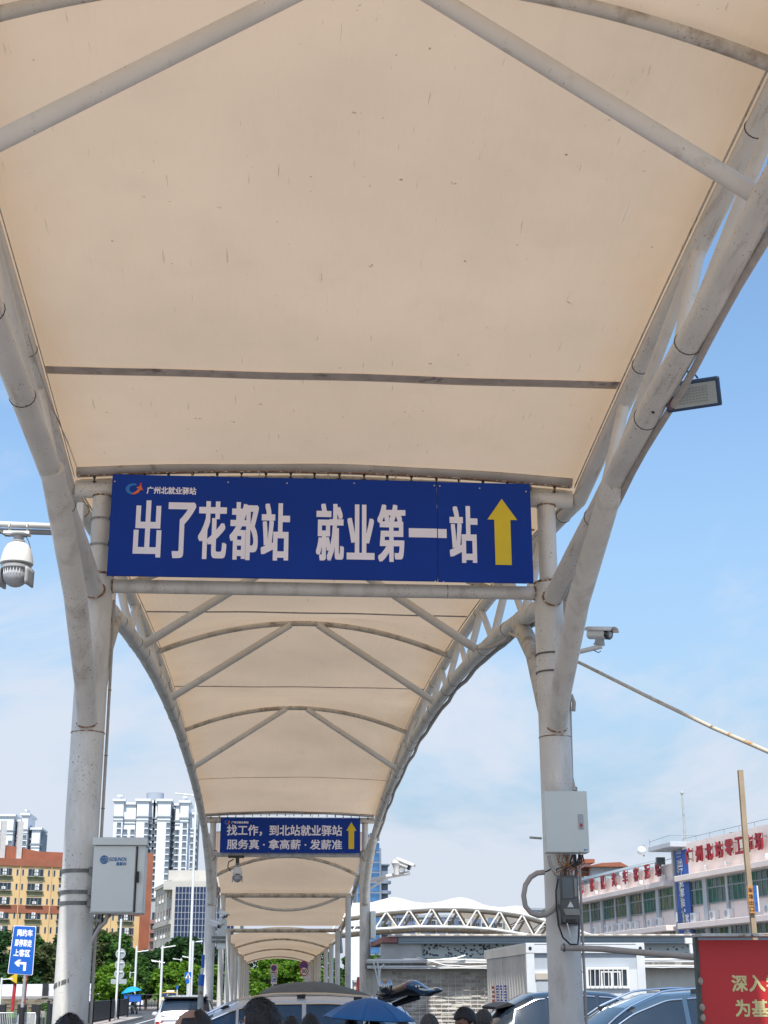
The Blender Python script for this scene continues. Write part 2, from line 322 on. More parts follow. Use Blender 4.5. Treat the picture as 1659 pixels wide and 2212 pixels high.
def clampbar(root, Y, q, n=20):
    f = lambda u, dz=0, dy=0: (HX*.985*u, Y+q*dy, 7.30+.11*(1-u*u)+dz)
    mb = MB()
    mb.grid(lambda a, b: f(-1+2*a, .045 if b < .5 else -.045, -.0 if b < .5 else 0), 24, 1)
    mb.grid(lambda a, b: f(-1+2*a, -.03-.012*b, -.055+.095*b), 24, 1)
    bar = mb.build('clamp_bar', galv, root, solid=.008)
    hb = MB().grid(lambda a, b: f(-1+2*a, -.045+.10*b, .045+.075*b), 24, 1).build('fabric_hem', hem_m, root, solid=.004)
    MB().tube([f(-1+2*i/24, -.048, .042) for i in range(25)], .009, 6).build('rust_line', rustm, root)
    bolt = None
    for i in range(n):
        u = -.93 + 1.86*i/(n-1); p = f(u, -.07, .012)
        if bolt is None:
            b = MB().tube([(0, -.02, .03), (0, .02, -.052)], .008, 6); b.tube([(0, -.02, .035), (0, -.014, .02)], .019, 6); b.tube([(0, .012, -.03), (0, .018, -.046)], .021, 6)
            b.box((0, -.004, .008), (.03, .012, .03))
            bolt = b.build('clamp_bolt', clampm, root); bolt.location = V(p)-OFF[root.name]; OFF[bolt.name] = V()
        else: inst(bolt, root, V((p[0]+R.uniform(-.01, .01), p[1], p[2]+R.uniform(-.006, .006)))-OFF[root.name])
    for i in range(7):
        u = -.82+1.64*i/6+R.uniform(-.01, .01); p = f(u, -.02, .03)
        MB().tube([p, (p[0], Y+.05*q, 7.24)], .008, 6).build('hanger_stud', galv, root)
def bay(Ya, Yb, arches, label, y0=None, near=True, far=True, posts=(2.3, 5.0, 7.9, 10.8, 13.7, 16.5)):
    root = thing('station_canopy', label, 'canopy', (0, (Ya+Yb)/2, 0))
    dd = lambda Y: min(Y-Ya, Yb-Y)
    lean = {-1: .07, 1: .0} if Ya < 0 else {-1: 0, 1: 0}; zl = (lambda d: ZLF(d)-drop(d)) if Ya < 0 else ZLF
    lxs = lambda y, s: lx(dd(y), lean[s])
    ys = [Ya+(Yb-Ya)*i/60 for i in range(61)]
    for s in (-1, 1):
        uc = MB().tube([(s*CX, y, zu(dd(y))) for y in ys], .088, 18).build('upper_chord', chord_m, root)
        lc = MB().tube([(s*lxs(y, s), y, zl(dd(y))) for y in [Ya+.1]+ys[1:-1]+[Yb-.1]], .106, 20).build('lower_chord', chord_m, root)
        # light edge strip holding the fabric
        MB().grid(lambda a, b: (s*(HX-.035+.012*b), Ya+.25+(Yb-Ya-.5)*a, zu(dd(Ya+(Yb-Ya)*a))+.045+.05*b), 60, 1).build('edge_strip', galv, root, solid=.006)
        P = [Ya+d for d in posts[:-1]]+[Ya+posts[-1]]+[Yb-d for d in reversed(posts[:-1])]
        for i, y in enumerate(P):
            MB().tube([(s*lxs(y, s), y, zl(dd(y))), (s*CX, y, zu(dd(y)))], .058, 14).build('web_post', brace_m, root)
            if i < len(P)-1:
                y2 = P[i+1]
                e = ((s*lxs(y, s), y, zl(dd(y))), (s*CX, y2, zu(dd(y2)))) if (y < (Ya+Yb)/2) else ((s*CX, y, zu(dd(y))), (s*lxs(y2, s), y2, zl(dd(y2))))
                MB().tube(e, .05, 14).build('web_diagonal', brace_m, root)
        for k in range(26):
            y = Ya+.8+(Yb-Ya-1.6)*(k+.4*R.random())/26
            if y < 2: continue
            c, xx, rr = ((zl, lxs(y, s), .108) if k % 3 else (zu, CX, .090))
            MB().ring((s*xx, y, c(dd(y))), (0, 1, R.uniform(-.35, .1)), rr+.001, .0045, 16, 5).build('wire_tie', wire_m, lc if k % 3 else uc)
    def rise(Y):
        ks = sorted([(Ya, .11), (Yb, .11)]+[(a, .53) for a in arches]+[((arches[i]+arches[i+1])/2, .02) for i in range(len(arches)-1)]+[(Ya+2.4, .0), (Yb-2.4, .0)])
        for (p, r0), (q, r1) in zip(ks, ks[1:]):
            if p <= Y <= q:
                t = (Y-p)/(q-p); t = t*t*(3-2*t) if (r1 < .3 and r0 < .3) else (t if False else (1-cos(pi*t))/2); return r0+(r1-r0)*t
        return .1
    def mz(x, Y):
        u = x/HX; d = dd(Y); w = .010*sin(x*2.1+Y*1.3)*sin(Y*.9-x)*(1-u*u)
        return zu(d)+.10+.04*abs(u)**0*1+rise(Y)*(1-abs(u)**2)+w
    m0 = MB().grid(lambda a, b: ((-1+2*b)*CX, Ya+.005+(Yb-Ya-.01)*a, mz((-1+2*b)*CX, Ya+.005+(Yb-Ya-.01)*a)), 160, 36).build('membrane', membrane, root)
    seams = [(arches[i]+arches[i+1])/2 for i in range(len(arches)-1)]+[Ya+2.35+.1, Yb-(2.35 if Yb < 20 else 4.9)]
    for q in seams:
        MB().grid(lambda a, b: ((-1+2*b)*(HX-.0), q-(.085 if (Ya < 0 and q > 10) else .05)+(.17 if (Ya < 0 and q > 10) else .10)*a, mz((-1+2*b)*(HX-.0), q)-.006), 1, 24).build('seam', seam_m, m0)
    for y in arches:
        z = zu(dd(y))
        MB().tube([(HX*(-1+2*i/28), y, z+.60*(1-(-1+2*i/28)**2)-.01) for i in range(29)], .052, 14).build('cross_arch', steel2, root)
        for s in (-1, 1):
            MB().tube([(s*(lxs(y, s)-.03), y, zl(dd(y))+(.07 if Ya < 0 else 0)), (s*.27, y, z+.56)], .066, 18).build('inclined_brace', brace_m, root)
    for Y, q, on in ((Yb, -1, far), (Ya, 1, near)):
        if on: clampbar(root, Y+q*.13, q)
    return root, mz
mid = -1.17
b0, mz0 = bay(-17.67, 15.33, [-10.5, -3.6, 2.0, 8.15], 'nearest canopy bay with broad beige fabric roof spanning overhead', near=False)
portal(b0, 15.33); portal(b0, -17.67)
b1, mz1 = bay(15.33, 48.33, [21.5, 27.6, 36.5], 'second canopy bay behind the large blue sign, ending at the small sign')
portal(b1, 48.33)
# third, lower canopy: falls to a flat beam, hanging curved tube
b2 = thing('station_canopy', 'third canopy bay beyond the small blue sign, with curved hanging tube', 'canopy', (0, 57, 0))
def zc(Y, tab):
    for (a, za), (b, zb) in zip(tab, tab[1:]):
        if a <= Y <= b: t = (Y-a)/(b-a); return za+(zb-za)*(t*t*(3-2*t))
    return tab[0][1] if Y < tab[0][0] else tab[-1][1]
T2 = [(48.5, 6.70), (50.0, 6.25), (52.5, 5.72), (56.9, 5.42), (57.6, 5.36), (61.5, 4.75), (66, 4.42)]
T2r = [(48.5, .1), (52.5, .66), (56.9, .0), (61.5, .12), (66, 0.0)]
MB().grid(lambda a, b: ((-1+2*b)*2.5, 48.55+17.4*a, zc(48.55+17.4*a, T2)+zc(48.55+17.4*a, T2r)*(1-(-1+2*b)**2)+.1), 60, 24).build('membrane', membrane, b2)
MB().tube([(2.5*(-1+2*i/24), 52.3, 5.68+.66*(1-(-1+2*i/24)**2)) for i in range(25)], .06, 12).build('cross_arch', steel2, b2)
for y, z in ((57, 5.28), (66, 4.32)):
    MB().tube([(-2.62, y, z), (2.62, y, z)], .085, 16).build('cross_beam', steel2, b2)
    for s in (-1, 1):
        MB().tube([(s*2.4, y, 0), (s*2.4, y, z)], .11, 20).build('column', steel, b2)
MB().tube([(2.05*(-1+2*i/24), 57.2, 5.22-.47*(1-(-1+2*i/24)**2)) for i in range(25)], .055, 12).build('hanging_tube', steel, b2)
for s in (-1, 1):
    MB().tube([(s*2.6, y, zc(y, T2)) for y in [48.6+17.4*i/20 for i in range(21)]], .075, 12).build('edge_tube', steel2, b2)
    MB().tube([(s*2.5, 66, 4.3), (s*2.56, 66.4, 3.4)], [.06, .10], 10).build('gutter_pipe', galv, b2)
b3 = thing('station_canopy', 'long low canopy at the far end on many slim white columns', 'canopy', (0, 92, 0))
T3 = [(66.3, 4.0), (78, 3.88), (96, 3.86), (124, 3.75)]
def r3(Y): return .34+.12*cos((Y-78)/9.2*2*pi*.5)**2
MB().grid(lambda a, b: ((-1+2*b)*2.45, 66.4+57*a, zc(66.4+57*a, T3)+.1+r3(66.4+57*a)*(1-(-1+2*b)**2)), 80, 16).build('membrane', membrane, b3)
for y in (78, 96.5, 115): MB().tube([(2.45*(-1+2*i/20), y, zc(y, T3)+.46*(1-(-1+2*i/20)**2)) for i in range(21)], .05, 10).build('cross_arch', steel2, b3)
for s in (-1, 1):
    MB().tube([(s*2.5, 66.4, 4.0), (s*2.5, 124, 3.75)], .07, 10).build('edge_tube', steel, b3)
    for y in (72, 79, 90, 97, 106, 114, 123): MB().tube([(s*2.36, y, 0), (s*2.36, y, zc(y, T3))], .115, 16).build('column', brace_m, b3)

# ---------------------------------------------------------------- blue signs
def arrow_up(u0, u1, v0, v1, Y, sh=.27, hd=.32):
    a = at(u0, v0, Y); b = at(u1, v1, Y); c = at(u1, v0, Y); x0, x1 = (a.x+b.x)/2-(c.x-a.x)/2, (a.x+b.x)/2+(c.x-a.x)/2; z0, z1 = b.z, a.z; w = x1-x0; h = z1-z0; cx = (x0+x1)/2
    return [(cx-w*sh, z0), (cx+w*sh, z0), (cx+w*sh, z1-h*hd), (x1, z1-h*hd), (cx, z1), (x0, z1-h*hd), (cx-w*sh, z1-h*hd)]
def logo(parent, u0, u1, v0, v1, Y):
    a = at(u0, v0, Y); b = at(u1, v1, Y); w = b.x-a.x; h = a.z-b.z
    P = lambda x, z: (a.x+x*w, b.z+z*h)
    cres = [P(.44+.44*cos(t), .5+.5*sin(t)) for t in [radians(70+i*18) for i in range(12)]]+[P(.52+.30*cos(t), .5+.34*sin(t)) for t in [radians(268-i*18) for i in range(12)]]
    MB().prism(cres, Y-.004, Y-.001).build('logo_crescent', pm('logo_blue', (.02, .20, .62), .5), parent, smooth=False)
    arr = [P(.32, .02), (P(.55, .02)), P(.74, .16), P(.86, .44), P(1.0, .40), P(.86, .86), P(.60, .62), P(.72, .54), P(.60, .32), P(.46, .18)]
    MB().prism(arr, Y-.006, Y-.003).build('logo_arrow', pm('logo_orange', (.75, .17, .06), .5), parent, smooth=False)
    c = P(.84, .95); MB().tube([(c[0], Y-.001, c[1]), (c[0], Y-.004, c[1])], w*.07, 12).build('logo_dot', pm('logo_red', (.7, .03, .03), .5), parent)
def screw(parent, p, m=None):
    mb = MB().tube([(p.x, p.y-.001, p.z), (p.x, p.y-.006, p.z)], .009, 8); mb.build('screw', m or pm('screw_steel', (.55, .55, .52), .35, metal=.6), parent)
def glyph_at(txt, u0, v0, u1, v1, Y, parent, m=sign_white, bold=.004, name='letter', depth=.002):
    a = at((u0), (v0+v1)/2, Y); b = at((u1), (v0+v1)/2, Y); c = at((u0+u1)/2, v0, Y); d = at((u0+u1)/2, v1, Y)
    return text(txt, a.x+bold, b.x-bold, d.z+bold, c.z-bold, Y, depth, bold).build(name, m, parent, smooth=False)
YS = 15.10
s1 = thing('overhead_sign', 'large blue overhead sign with ten big characters and yellow arrow', 'sign', (0, YS, 6.68), 'blue overhead direction signs')
SX0, SX1, SXM, SZ0, SZ1 = -2.375, 2.285, 1.225, 6.10, 7.262
MB().b2(SX0, SXM-.003, YS, YS+.03, SZ0, SZ1).build('panel', blue_sign, s1, bev=.003)
MB().b2(SXM+.003, SX1, YS+.002, YS+.03, SZ0-.004, SZ1-.004).build('panel', blue_sign, s1, bev=.003)
MB().b2(SX0+.02, SX1-.02, YS+.03, YS+.10, SZ0+.05, SZ1-.30).build('backing_frame', galv, s1)
YG = YS-.002
for ch, u0, v0, u1, v1 in [('出', 289, 1081, 349, 1204), ('了', 362, 1085, 422, 1206), ('花', 428, 1083, 490, 1208), ('都', 496, 1085, 558, 1210), ('站', 564, 1087, 626, 1211),
        ('就', 683, 1088, 743, 1212), ('业', 749, 1090, 809, 1209), ('第', 815, 1090, 876, 1214), ('站', 971, 1093, 1032, 1216)]:
    glyph_at(ch, u0, v0, u1, v1, YG, s1, bold=.0125)
a = at(883, 1141, YG); b = at(965, 1162, YG)
MB().b2(a.x, SXM-.005, YG-.003, YG, b.z, a.z).build('letter', sign_white, s1); MB().b2(SXM+.005, b.x, YG-.003, YG, b.z-.002, a.z-.002).build('letter', sign_white, s1)
MB().prism(arrow_up(1054, 1118, 1077, 1221, YG), YG-.003, YG).build('arrow', sign_yellow, s1, smooth=False)
glyph_at('广州北就业驿站', 317, 1052, 424, 1068, YG, s1, bold=.0022)
logo(s1, 272, 309, 1044, 1069, YG)
for u, v in [(248, 1040), (493, 1042), (620, 1044), (765, 1044), (938, 1049), (950, 1050), (1036, 1055), (1136, 1062), (293, 1250), (521, 1254), (722, 1255), (940, 1256), (958, 1257), (1064, 1260), (1140, 1261)]:
    screw(s1, at(u, v, YS))
YS2 = 48.05
s2 = thing('overhead_sign', 'small distant blue overhead sign with two text rows and yellow arrow', 'sign', (0, YS2, 6.7), 'blue overhead direction signs')
a = at(477, 1766, YS2); b = at(778, 1843, YS2)
MB().b2(a.x, b.x, YS2, YS2+.04, b.z, a.z).build('panel', blue_sign, s2, bev=.003)
Y2 = YS2-.003
glyph_at('找工作，到北站就业驿站', 490, 1782, 739, 1806, Y2, s2, bold=.008)
glyph_at('服务真 · 拿高薪 · 发薪准', 490, 1813, 739, 1835, Y2, s2, bold=.007)
glyph_at('广州北就业驿站', 500, 1774, 537, 1779, Y2, s2, bold=.003)
logo(s2, 485, 497, 1772, 1781, Y2)
MB().prism(arrow_up(748, 770, 1776, 1834, Y2), Y2-.004, Y2).build('arrow', sign_yellow, s2, smooth=False)
for u in (482, 530, 580, 640, 700, 740, 773):
    for v in (1768.5, 1840.5): screw(s2, at(u, v, YS2))
MB().tube([(a.x-.08, YS2-.03, b.z-.9), (a.x-.08, YS2-.03, a.z+.05), (a.x+.3, YS2-.03, a.z+.08), (b.x, YS2-.03, a.z+.14)], .012, 6).build('cable_duct', whitep, s2)
# ---------------------------------------------------------------- things fixed to the nearest portal
Y0 = 15.33
# pan-tilt dome camera on its arm, left
def ptz(label, c, k=1.0, arm=None, group='white dome cameras', face=(-.15, -.6)):
    r = thing('dome_camera', label, 'security camera', c, group)
    c = V(c); e = lambda dx, dy, dz: c+V((dx, dy, dz))*k
    MB().lathe(e(0, 0, .235), (0, 0, -1), [(0, .05), (.005, .085), (.02, .085), (.022, .052), (.075, .05), (.08, .066), (.095, .066)], 20).build('mount', greyp, r)
    MB().lathe(e(0, 0, .145), (0, 0, -1), [(0, .05), (.01, .085), (.03, .112), (.08, .138), (.15, .156), (.20, .164), (.225, .166), (.23, .155)], 28).build('shell', white, r)
    MB().lathe(e(0, 0, -.085), (0, 0, -1), [(0, .150), (.03, .150), (.04, .13)], 28).build('collar', greyp, r)
    a = atan2(face[1], face[0]); fx, fy = cos(a), sin(a); sx, sy = -fy, fx
    y = MB()
    for s in (-1, 1):
        y.grid(lambda p, q: e((sx*s*.135)*cos(.35*(q-.5))+fx*.14*(q-.5)*1.2, (sy*s*.135)+fy*.14*(q-.5)*1.2, -.11-.16*p), 5, 4)
    y.build('yoke', greyp, r, solid=.022)
    MB().ball(e(0, 0, -.165), (.118*k, .118*k, .115*k), 20, 14).build('ball', pm('dome_grey', (.42, .44, .46), .25, spec=.7), r)
    w = MB()
    for i in range(7):
        t = (i-3)*.23; px = cos(a+t); py = sin(a+t)
        w.tube([e(px*.120, py*.120, -.10), e(px*.123, py*.123, -.135), e(px*.119, py*.119, -.175)], .0045, 6)
    w.build('lens_grille', whitep, r)
    return r
P = at(37, 1205, 14.2)
p1 = ptz('white dome camera hanging from the arm at the left column of the large sign', tuple(P), 1.1)
arm = thing('camera_boom', 'white double tube camera arm reaching left from the left column', 'bracket', (-2.5, Y0-.2, 6.72))
A = at(-40, 1131, 14.3); B = at(118, 1137, 14.6)
MB().tube([A, B, (-2.72, Y0-.25, 6.68)], .032, 12).build('tube', white, arm); MB().tube([A+V((0, .06, -.055)), B+V((0, .06, -.05)), (-2.72, Y0-.2, 6.6)], .03, 12).build('tube', greyp, arm)
q = at(37, 1155, 14.25); MB().box(q+V((0, 0, .01)), (.26, .12, .03)).build('clamp_plate', whitep, arm)
for dx in (-.08, .1): MB().ring(q+V((dx, 0, .07)), (1, 0, 0), .045, .006, 14, 5).build('u_bolt', galv, arm)
MB().b2(-2.73, -2.66, Y0-.31, Y0-.19, 6.42, 6.90).build('back_plate', white, arm, bev=.006)
for z in (6.5, 6.80): MB().ring((-2.5, Y0, z), (0, 0, 1), .112, .012, 24, 4).build('band_clamp', galv, arm); MB().box((-2.38, Y0-.09, z), (.035, .03, .05)).build('clamp_screw', clampm, arm)
q0 = at(0, 1147, 14.25); w = thing('camera_cable', 'short dark cable looping beside the hanging dome camera', 'cable', tuple(q0))
MB().tube([at(-10, 1140, 14.25), at(3, 1150, 14.22), at(12, 1156, 14.2), at(22, 1157, 14.2)], .012, 6).build('sheath', wire_m, w)
MB().tube([at(56, 1158, 14.2), at(62, 1170, 14.2), at(66, 1185, 14.2), at(64, 1197, 14.2)], .004, 5).build('safety_wire', wire_m, w)
def bullet(label, c, rz, k=1.0, tilt=0, dark=True, group='box cameras'):
    r = thing('box_camera', label, 'security camera', c, group, local=True)
    mb = MB(); pr = [(.075*cos(t), .066*sin(t)) for t in [radians(a) for a in (-60, -25, 25, 60, 90, 120, 155, 205, 240, 270)]]
    n = len(pr)
    for i, x in enumerate((-.17, -.165, .10)): mb.v += [V((x, p[0], p[1]))*(1 if i else .92) for p in pr]
    for i in range(2):
        for j in range(n): mb.f.append((i*n+j, i*n+(j+1) % n, (i+1)*n+(j+1) % n, (i+1)*n+j))
    mb.f.append(tuple(reversed(range(n)))); mb.build('housing', white, r)
    hood = MB(); hood.grid(lambda a, b: (-.185+.40*a, .088*cos(pi*(.02+.96*b)), .018+.075*sin(pi*(.02+.96*b))**.6), 2, 12); hood.build('sunshield', white, r, solid=.006)
    MB().lathe((.10, 0, 0), (1, 0, 0), [(0, .068), (.04, .07), (.05, .062)], 12).build('front_bezel', glass_lens, r)
    MB().lathe((.149, 0, -.005), (1, 0, 0), [(0, .035), (.006, .033), (.007, .02)], 16).build('lens', greyp, r)
    b = MB(); b.tube([(0, 0, -.06), (-.01, 0, -.11)], .022, 10); b.box((-.005, 0, -.13), (.11, .09, .02)); b.prism([(-.05, -.12), (.05, -.12), (.035, -.055), (-.04, -.055)], -.04, .04); b.build('bracket', greyp, r)
    r.rotation_euler = (0, tilt, rz); r.scale = (k, k, k); return r
bc = at(1297, 1370, 14.9)
bullet('white box camera on short arm right of the large sign column', tuple(bc), radians(-48), .86, radians(10))
arm2 = thing('camera_boom', 'short white camera arm sticking out right of the right column', 'bracket', (2.6, Y0-.2, 5.0))
MB().tube([at(1222, 1415, Y0-.15), at(1255, 1407, 15.0), at(1300, 1396, 14.9)], .026, 14).build('tube', white, arm2)
MB().tube([at(1283, 1405, 14.9), at(1293, 1410, 14.9), at(1298, 1406, 14.9)], .005, 6).build('cable_tail', wire_m, arm2)
# flood light
fl = thing('flood_light', 'navy framed floodlight hanging outside the right truss against the sky', 'floodlight', tuple(at(1497, 852, 10.8)), local=True)
fm = pm('navy_paint', (.02, .05, .10), .4, var=.2, scale=8, dirt=[D((.35, .10, .05), 12, .68, .06)])
fh = MB(); fh.b2(-.21, .21, -.02, .02, -.115, .115); fh.build('housing', fm, fl, bev=.012)
fi = MB()
for i in range(9): fi.b2(-.16+i*.04-.004, -.16+i*.04+.004, .02, .05, -.09, .09)
fi.build('cooling_fins', fm, fl)
MB().b2(-.155, .175, -.026, -.0205, -.088, .088).build('glass_front', pm('floodlight_glass', (.34, .37, .35), .15, var=.1), fl)
led = None
for i in range(9):
    for j in range(6):
        if led is None: led = MB().box((0, 0, 0), (.014, .003, .008)).build('led', pm('led_chip', (.25, .26, .2), .4), fl); led.location = (-.10, -.0285, -.055)
        else: inst(led, fl, (-.10+i*.025, -.0285, -.055+j*.022))
MB().b2(-.205, -.165, -.023, -.0203, -.09, .09).build('rust_label', pm('faded_label', (.12, .07, .08), .6, var=.4, scale=30), fl)
MB().tube([(-.21, 0, 0), (-.25, .02, .1), (-.20, .05, .19), (.02, .05, .17), (.05, .01, .12)], .008, 6).build('bracket', fm, fl)
fl.rotation_euler = (radians(34), radians(-5), radians(-14)); fl.scale = (1.08, 1.08, 1.08)
# small cloud of black tape where its cable joins
tp = thing('cable_joint', 'black taped cable joint beside the floodlight', 'cable joint', tuple(at(1418, 872, 11.0)))
MB().tube([at(1428, 852, 11), at(1420, 866, 11), at(1416, 878, 11), at(1410, 892, 11)], [.012, .022, .012, .014], 7).build('taped_splice', black, tp)
MB().tube([at(1420, 870, 11), at(1436, 868, 10.95), at(1448, 852, 10.92)], .006, 6).build('lead', black, tp)
# grey conduit following the right truss
def follow(Ya, Yb, pts, dx, dz, wob):
    f = lambda y: min(y-Ya, Yb-y); return [(lx(f(y))+dx+wob*sin(y*1.9), y, zl(f(y))-(drop(f(y)) if Ya < 0 else 0)+dz+wob*cos(y*2.7)) for y in pts]
cd1 = thing('cable_conduit', 'grey conduit tied along outer side of the near right truss', 'conduit', (2.75, 11, 6.6))
MB().tube(follow(-17.67, 15.33, [3+i*.4 for i in range(31)], .10, -.09, .012)+[(2.66, 15.28, 5.2), (2.64, 15.28, 4.0), (2.66, 15.25, 3.85)], .03, 10).build('hose', cable_m, cd1)
MB().tube([at(1590, 545, 9.3), at(1605, 540, 9.3), at(1614, 552, 9.3), at(1600, 565, 9.3), at(1588, 556, 9.3), at(1600, 538, 9.3), at(1622, 524, 9.3)], .004, 5).build('loose_wire', wire_m, cd1)
cd2 = thing('cable_conduit', 'grey conduit drooping under the far right truss behind the sign', 'conduit', (2.75, 20, 6.6))
MB().tube(follow(15.33, 48.33, [17.2+i*.6 for i in range(50)], .12, -.07, .015), .035, 8).build('hose', cable_m, cd2)
MB().tube([at(1113, 1350, 18.2), at(1095, 1382, 18.8), at(1062, 1398, 20), at(1030, 1402, 21.4)], .028, 8).build('loop', cable_m, cd2)
lc_ = thing('loose_cable', 'thin loose cable hanging along the left edge of the nearest canopy', 'cable', tuple(at(71, 754, 11.5)))
MB().tube([at(60, 722, 10.9), at(84, 800, 12.2), at(105, 860, 13.1), at(135, 930, 14.2), at(166, 1000, 15.1), at(172, 1032, 15.2)], .006, 5).build('sheath', cable_m, lc_)
# long thin tube slanting from column to lower right
bp = thing('slanting_pipe', 'thin weathered pipe slanting from the right column across the sky', 'pipe', (2.9, 13, 5))
bmt = pm('weathered_pipe', (.62, .55, .44), .45, var=.15, scale=9, dirt=[D((.45, .26, .10), 3, .6, .05)])
MB().tube([at(1100, 1368, 17.5), at(1255, 1433, 15.5), at(1410, 1510, 13.6), at(1540, 1572, 12.3), at(1720, 1650, 10.9)], [.018, .018, .018, .018, .018], 10).build('tube', bmt, bp)
for u, v, y in ((1405, 1507, 13.65), (1300, 1455, 14.95)): MB().ring(at(u, v, y), (1, -.8, -.5), .018, .004, 12, 5).build('tape_wrap', galv, bp)
# column bands / ties on right column
rb = thing('column_straps', 'loose dark steel straps wrapped round the right column above the box', 'strap', (2.5, Y0, 4.9))
for i, (v, a0, a1) in enumerate([(1408, .2, 3.0), (1429, 2.2, 3.4), (1447, .2, 3.0), (1470, 2.3, 3.4)]):
    z = at(1185, v, Y0-.17).z; MB().ring((2.5, Y0, z), (0, 0, 1), .178, .010, 18, 6, a0=pi+a0-.2, a1=pi+a1+.2).build('strap', band_m, rb)
cond = thing('conduit_pipe', 'slim conduit running down the outer edge of the right column', 'conduit', (2.68, Y0, 3))
MB().tube([(2.70, Y0-.02, 3.9), (2.70, Y0, 0)], .014, 8).build('pipe', cable_m, cond)
MB().tube([at(1233, 1500, Y0-.1), at(1240, 1518, Y0-.1), at(1239, 1536, Y0-.1)], .022, 8).build('loose_end', cable_m, cond)
cond2 = thing('conduit_pipe', 'slim conduit running down the right edge of the left column', 'conduit', (-2.3, Y0, 4))
MB().tube([(-2.31, Y0+.05, 5.9), (-2.30, Y0+.03, 4.4), (-2.30, Y0+.03, 0)], .016, 8).build('pipe', cable_m, cond2)
for z in (4.9, 4.2, 3.65): MB().ring((-2.30, Y0+.03, z), (0, 0, 1), .019, .004, 10, 5).build('tie', rustm, cond2)
# ---- grey equipment cabinet on left column
yb = 14.95
cb = thing('equipment_cabinet', 'grey steel cabinet with blue logo strapped to the left column', 'cabinet', tuple(at(250, 1980, yb)))
a = at(203, 1826, yb); b = at(279, 1973, yb)
MB().b2(a.x, b.x+.13, yb+.012, yb+.30, b.z, a.z).build('case', cab_m, cb, bev=.008)
MB().b2(a.x+.004, b.x+.035, yb-.006, yb+.010, b.z+.012, a.z-.005).build('door', cab_m, cb, bev=.006)
MB().b2(b.x+.042, b.x+.056, yb+.0, yb+.02, b.z+.01, a.z-.01).build('door_seal', black, cb)
hd = MB(); zt = a.z; hd.add([(a.x-.012, yb-.03, zt), (b.x+.15, yb-.03, zt), (b.x+.15, yb+.33, zt), (a.x-.012, yb+.33, zt), (a.x-.012, yb-.03, zt+.075), (b.x+.15, yb-.03, zt+.065), (b.x+.10, yb+.30, zt+.11), (a.x+.05, yb+.30, zt+.11)], [(0, 3, 2, 1), (4, 5, 6, 7), (0, 1, 5, 4), (1, 2, 6, 5), (2, 3, 7, 6), (3, 0, 4, 7)])
hd.build('rain_hood', cab_m, cb, bev=.006)
MB().box((b.x+.07, yb-.012, (a.z+b.z)/2+.02), (.02, .02, .11)).build('handle', black, cb)
lb = pm('logo_print_blue', (.03, .16, .42), .5)
tx = at(254, 1857, yb-.008); ty = at(291, 1868, yb-.008); glyph_at('GOSUNCN', 236, 1852, 273, 1860, yb-.007, cb, lb, .001); glyph_at('高新兴', 251, 1862, 273, 1870, yb-.007, cb, lb, .001)
c0 = at(225, 1857, yb-.007)
lg = MB()
for i in range(5):
    for j in range(5):
        x = (i-2)*.0155+(j % 2)*.004; z = (j-2)*.0155
        if x*x+z*z < .0016: lg.tube([(c0.x+x, yb-.007, c0.z+z), (c0.x+x, yb-.010, c0.z+z)], .0068, 8); lg.box((c0.x+x+.007, yb-.0085, c0.z+z), (.012, .003, .005), Matrix.Rotation(radians(30*(i+j)), 3, 'Y'))
lg.ring(c0, (0, 1, 0), .040, .003, 24, 5, .4, 5.6)
lg.build('logo_knot', lb, cb)
st = MB()
bands = thing('column_bands', 'steel straps holding the grey cabinet to the left column', 'strap', (-2.5, Y0, 3.2))
for v in (1880, 1926, 1950):
    z = at(170, v, Y0-.17).z; MB().lathe((-2.5, Y0, z-.02), (0, 0, 1), [(0, .180), (.002, .183), (.036, .183), (.038, .180)], 32).build('band', band_m, bands)
    MB().box((-2.36, Y0-.13, z), (.05, .05, .07)).build('band_lug', band_m, bands)
cc = thing('cabinet_cables', 'grey and black cables curving out beneath the grey cabinet', 'cable', (-2.1, 15.1, 2.4))
for k, (pts, r_, m_) in enumerate([([(232, 1975), (228, 1992), (214, 2005), (204, 2022), (196, 2040)], .020, cable_m), ([(222, 1975), (220, 1998), (205, 2020), (196, 2040)], .009, black), ([(240, 1975), (228, 1985), (215, 1990), (203, 1982)], .018, galv), ([(214, 1975), (212, 1996), (200, 2020)], .007, black)]):
    MB().tube([at(u, v, 15.1+.02*k) for u, v in pts], r_, 8).build('hose' if r_ > .01 else 'wire', m_, cc)
tape = thing('tape_remnant', 'strip of torn printed tape low on the left column', 'tape', (-2.5, Y0-.17, 1.9))
zt = at(150, 2125, Y0-.17).z
for i, (a0, a1) in enumerate([(3.32, 3.9), (4.0, 4.12), (4.2, 4.5), (4.58, 4.64)]): MB().grid(lambda p, q: (-2.5+.1815*cos(a0+(a1-a0)*p), Y0+.1815*sin(a0+(a1-a0)*p), zt-.02+.04*q+.05*(a0+(a1-a0)*p-4)), 6, 1).build('torn_strip', pm('printed_tape', (.16, .16, .16), .7, var=.6, scale=60), tape)
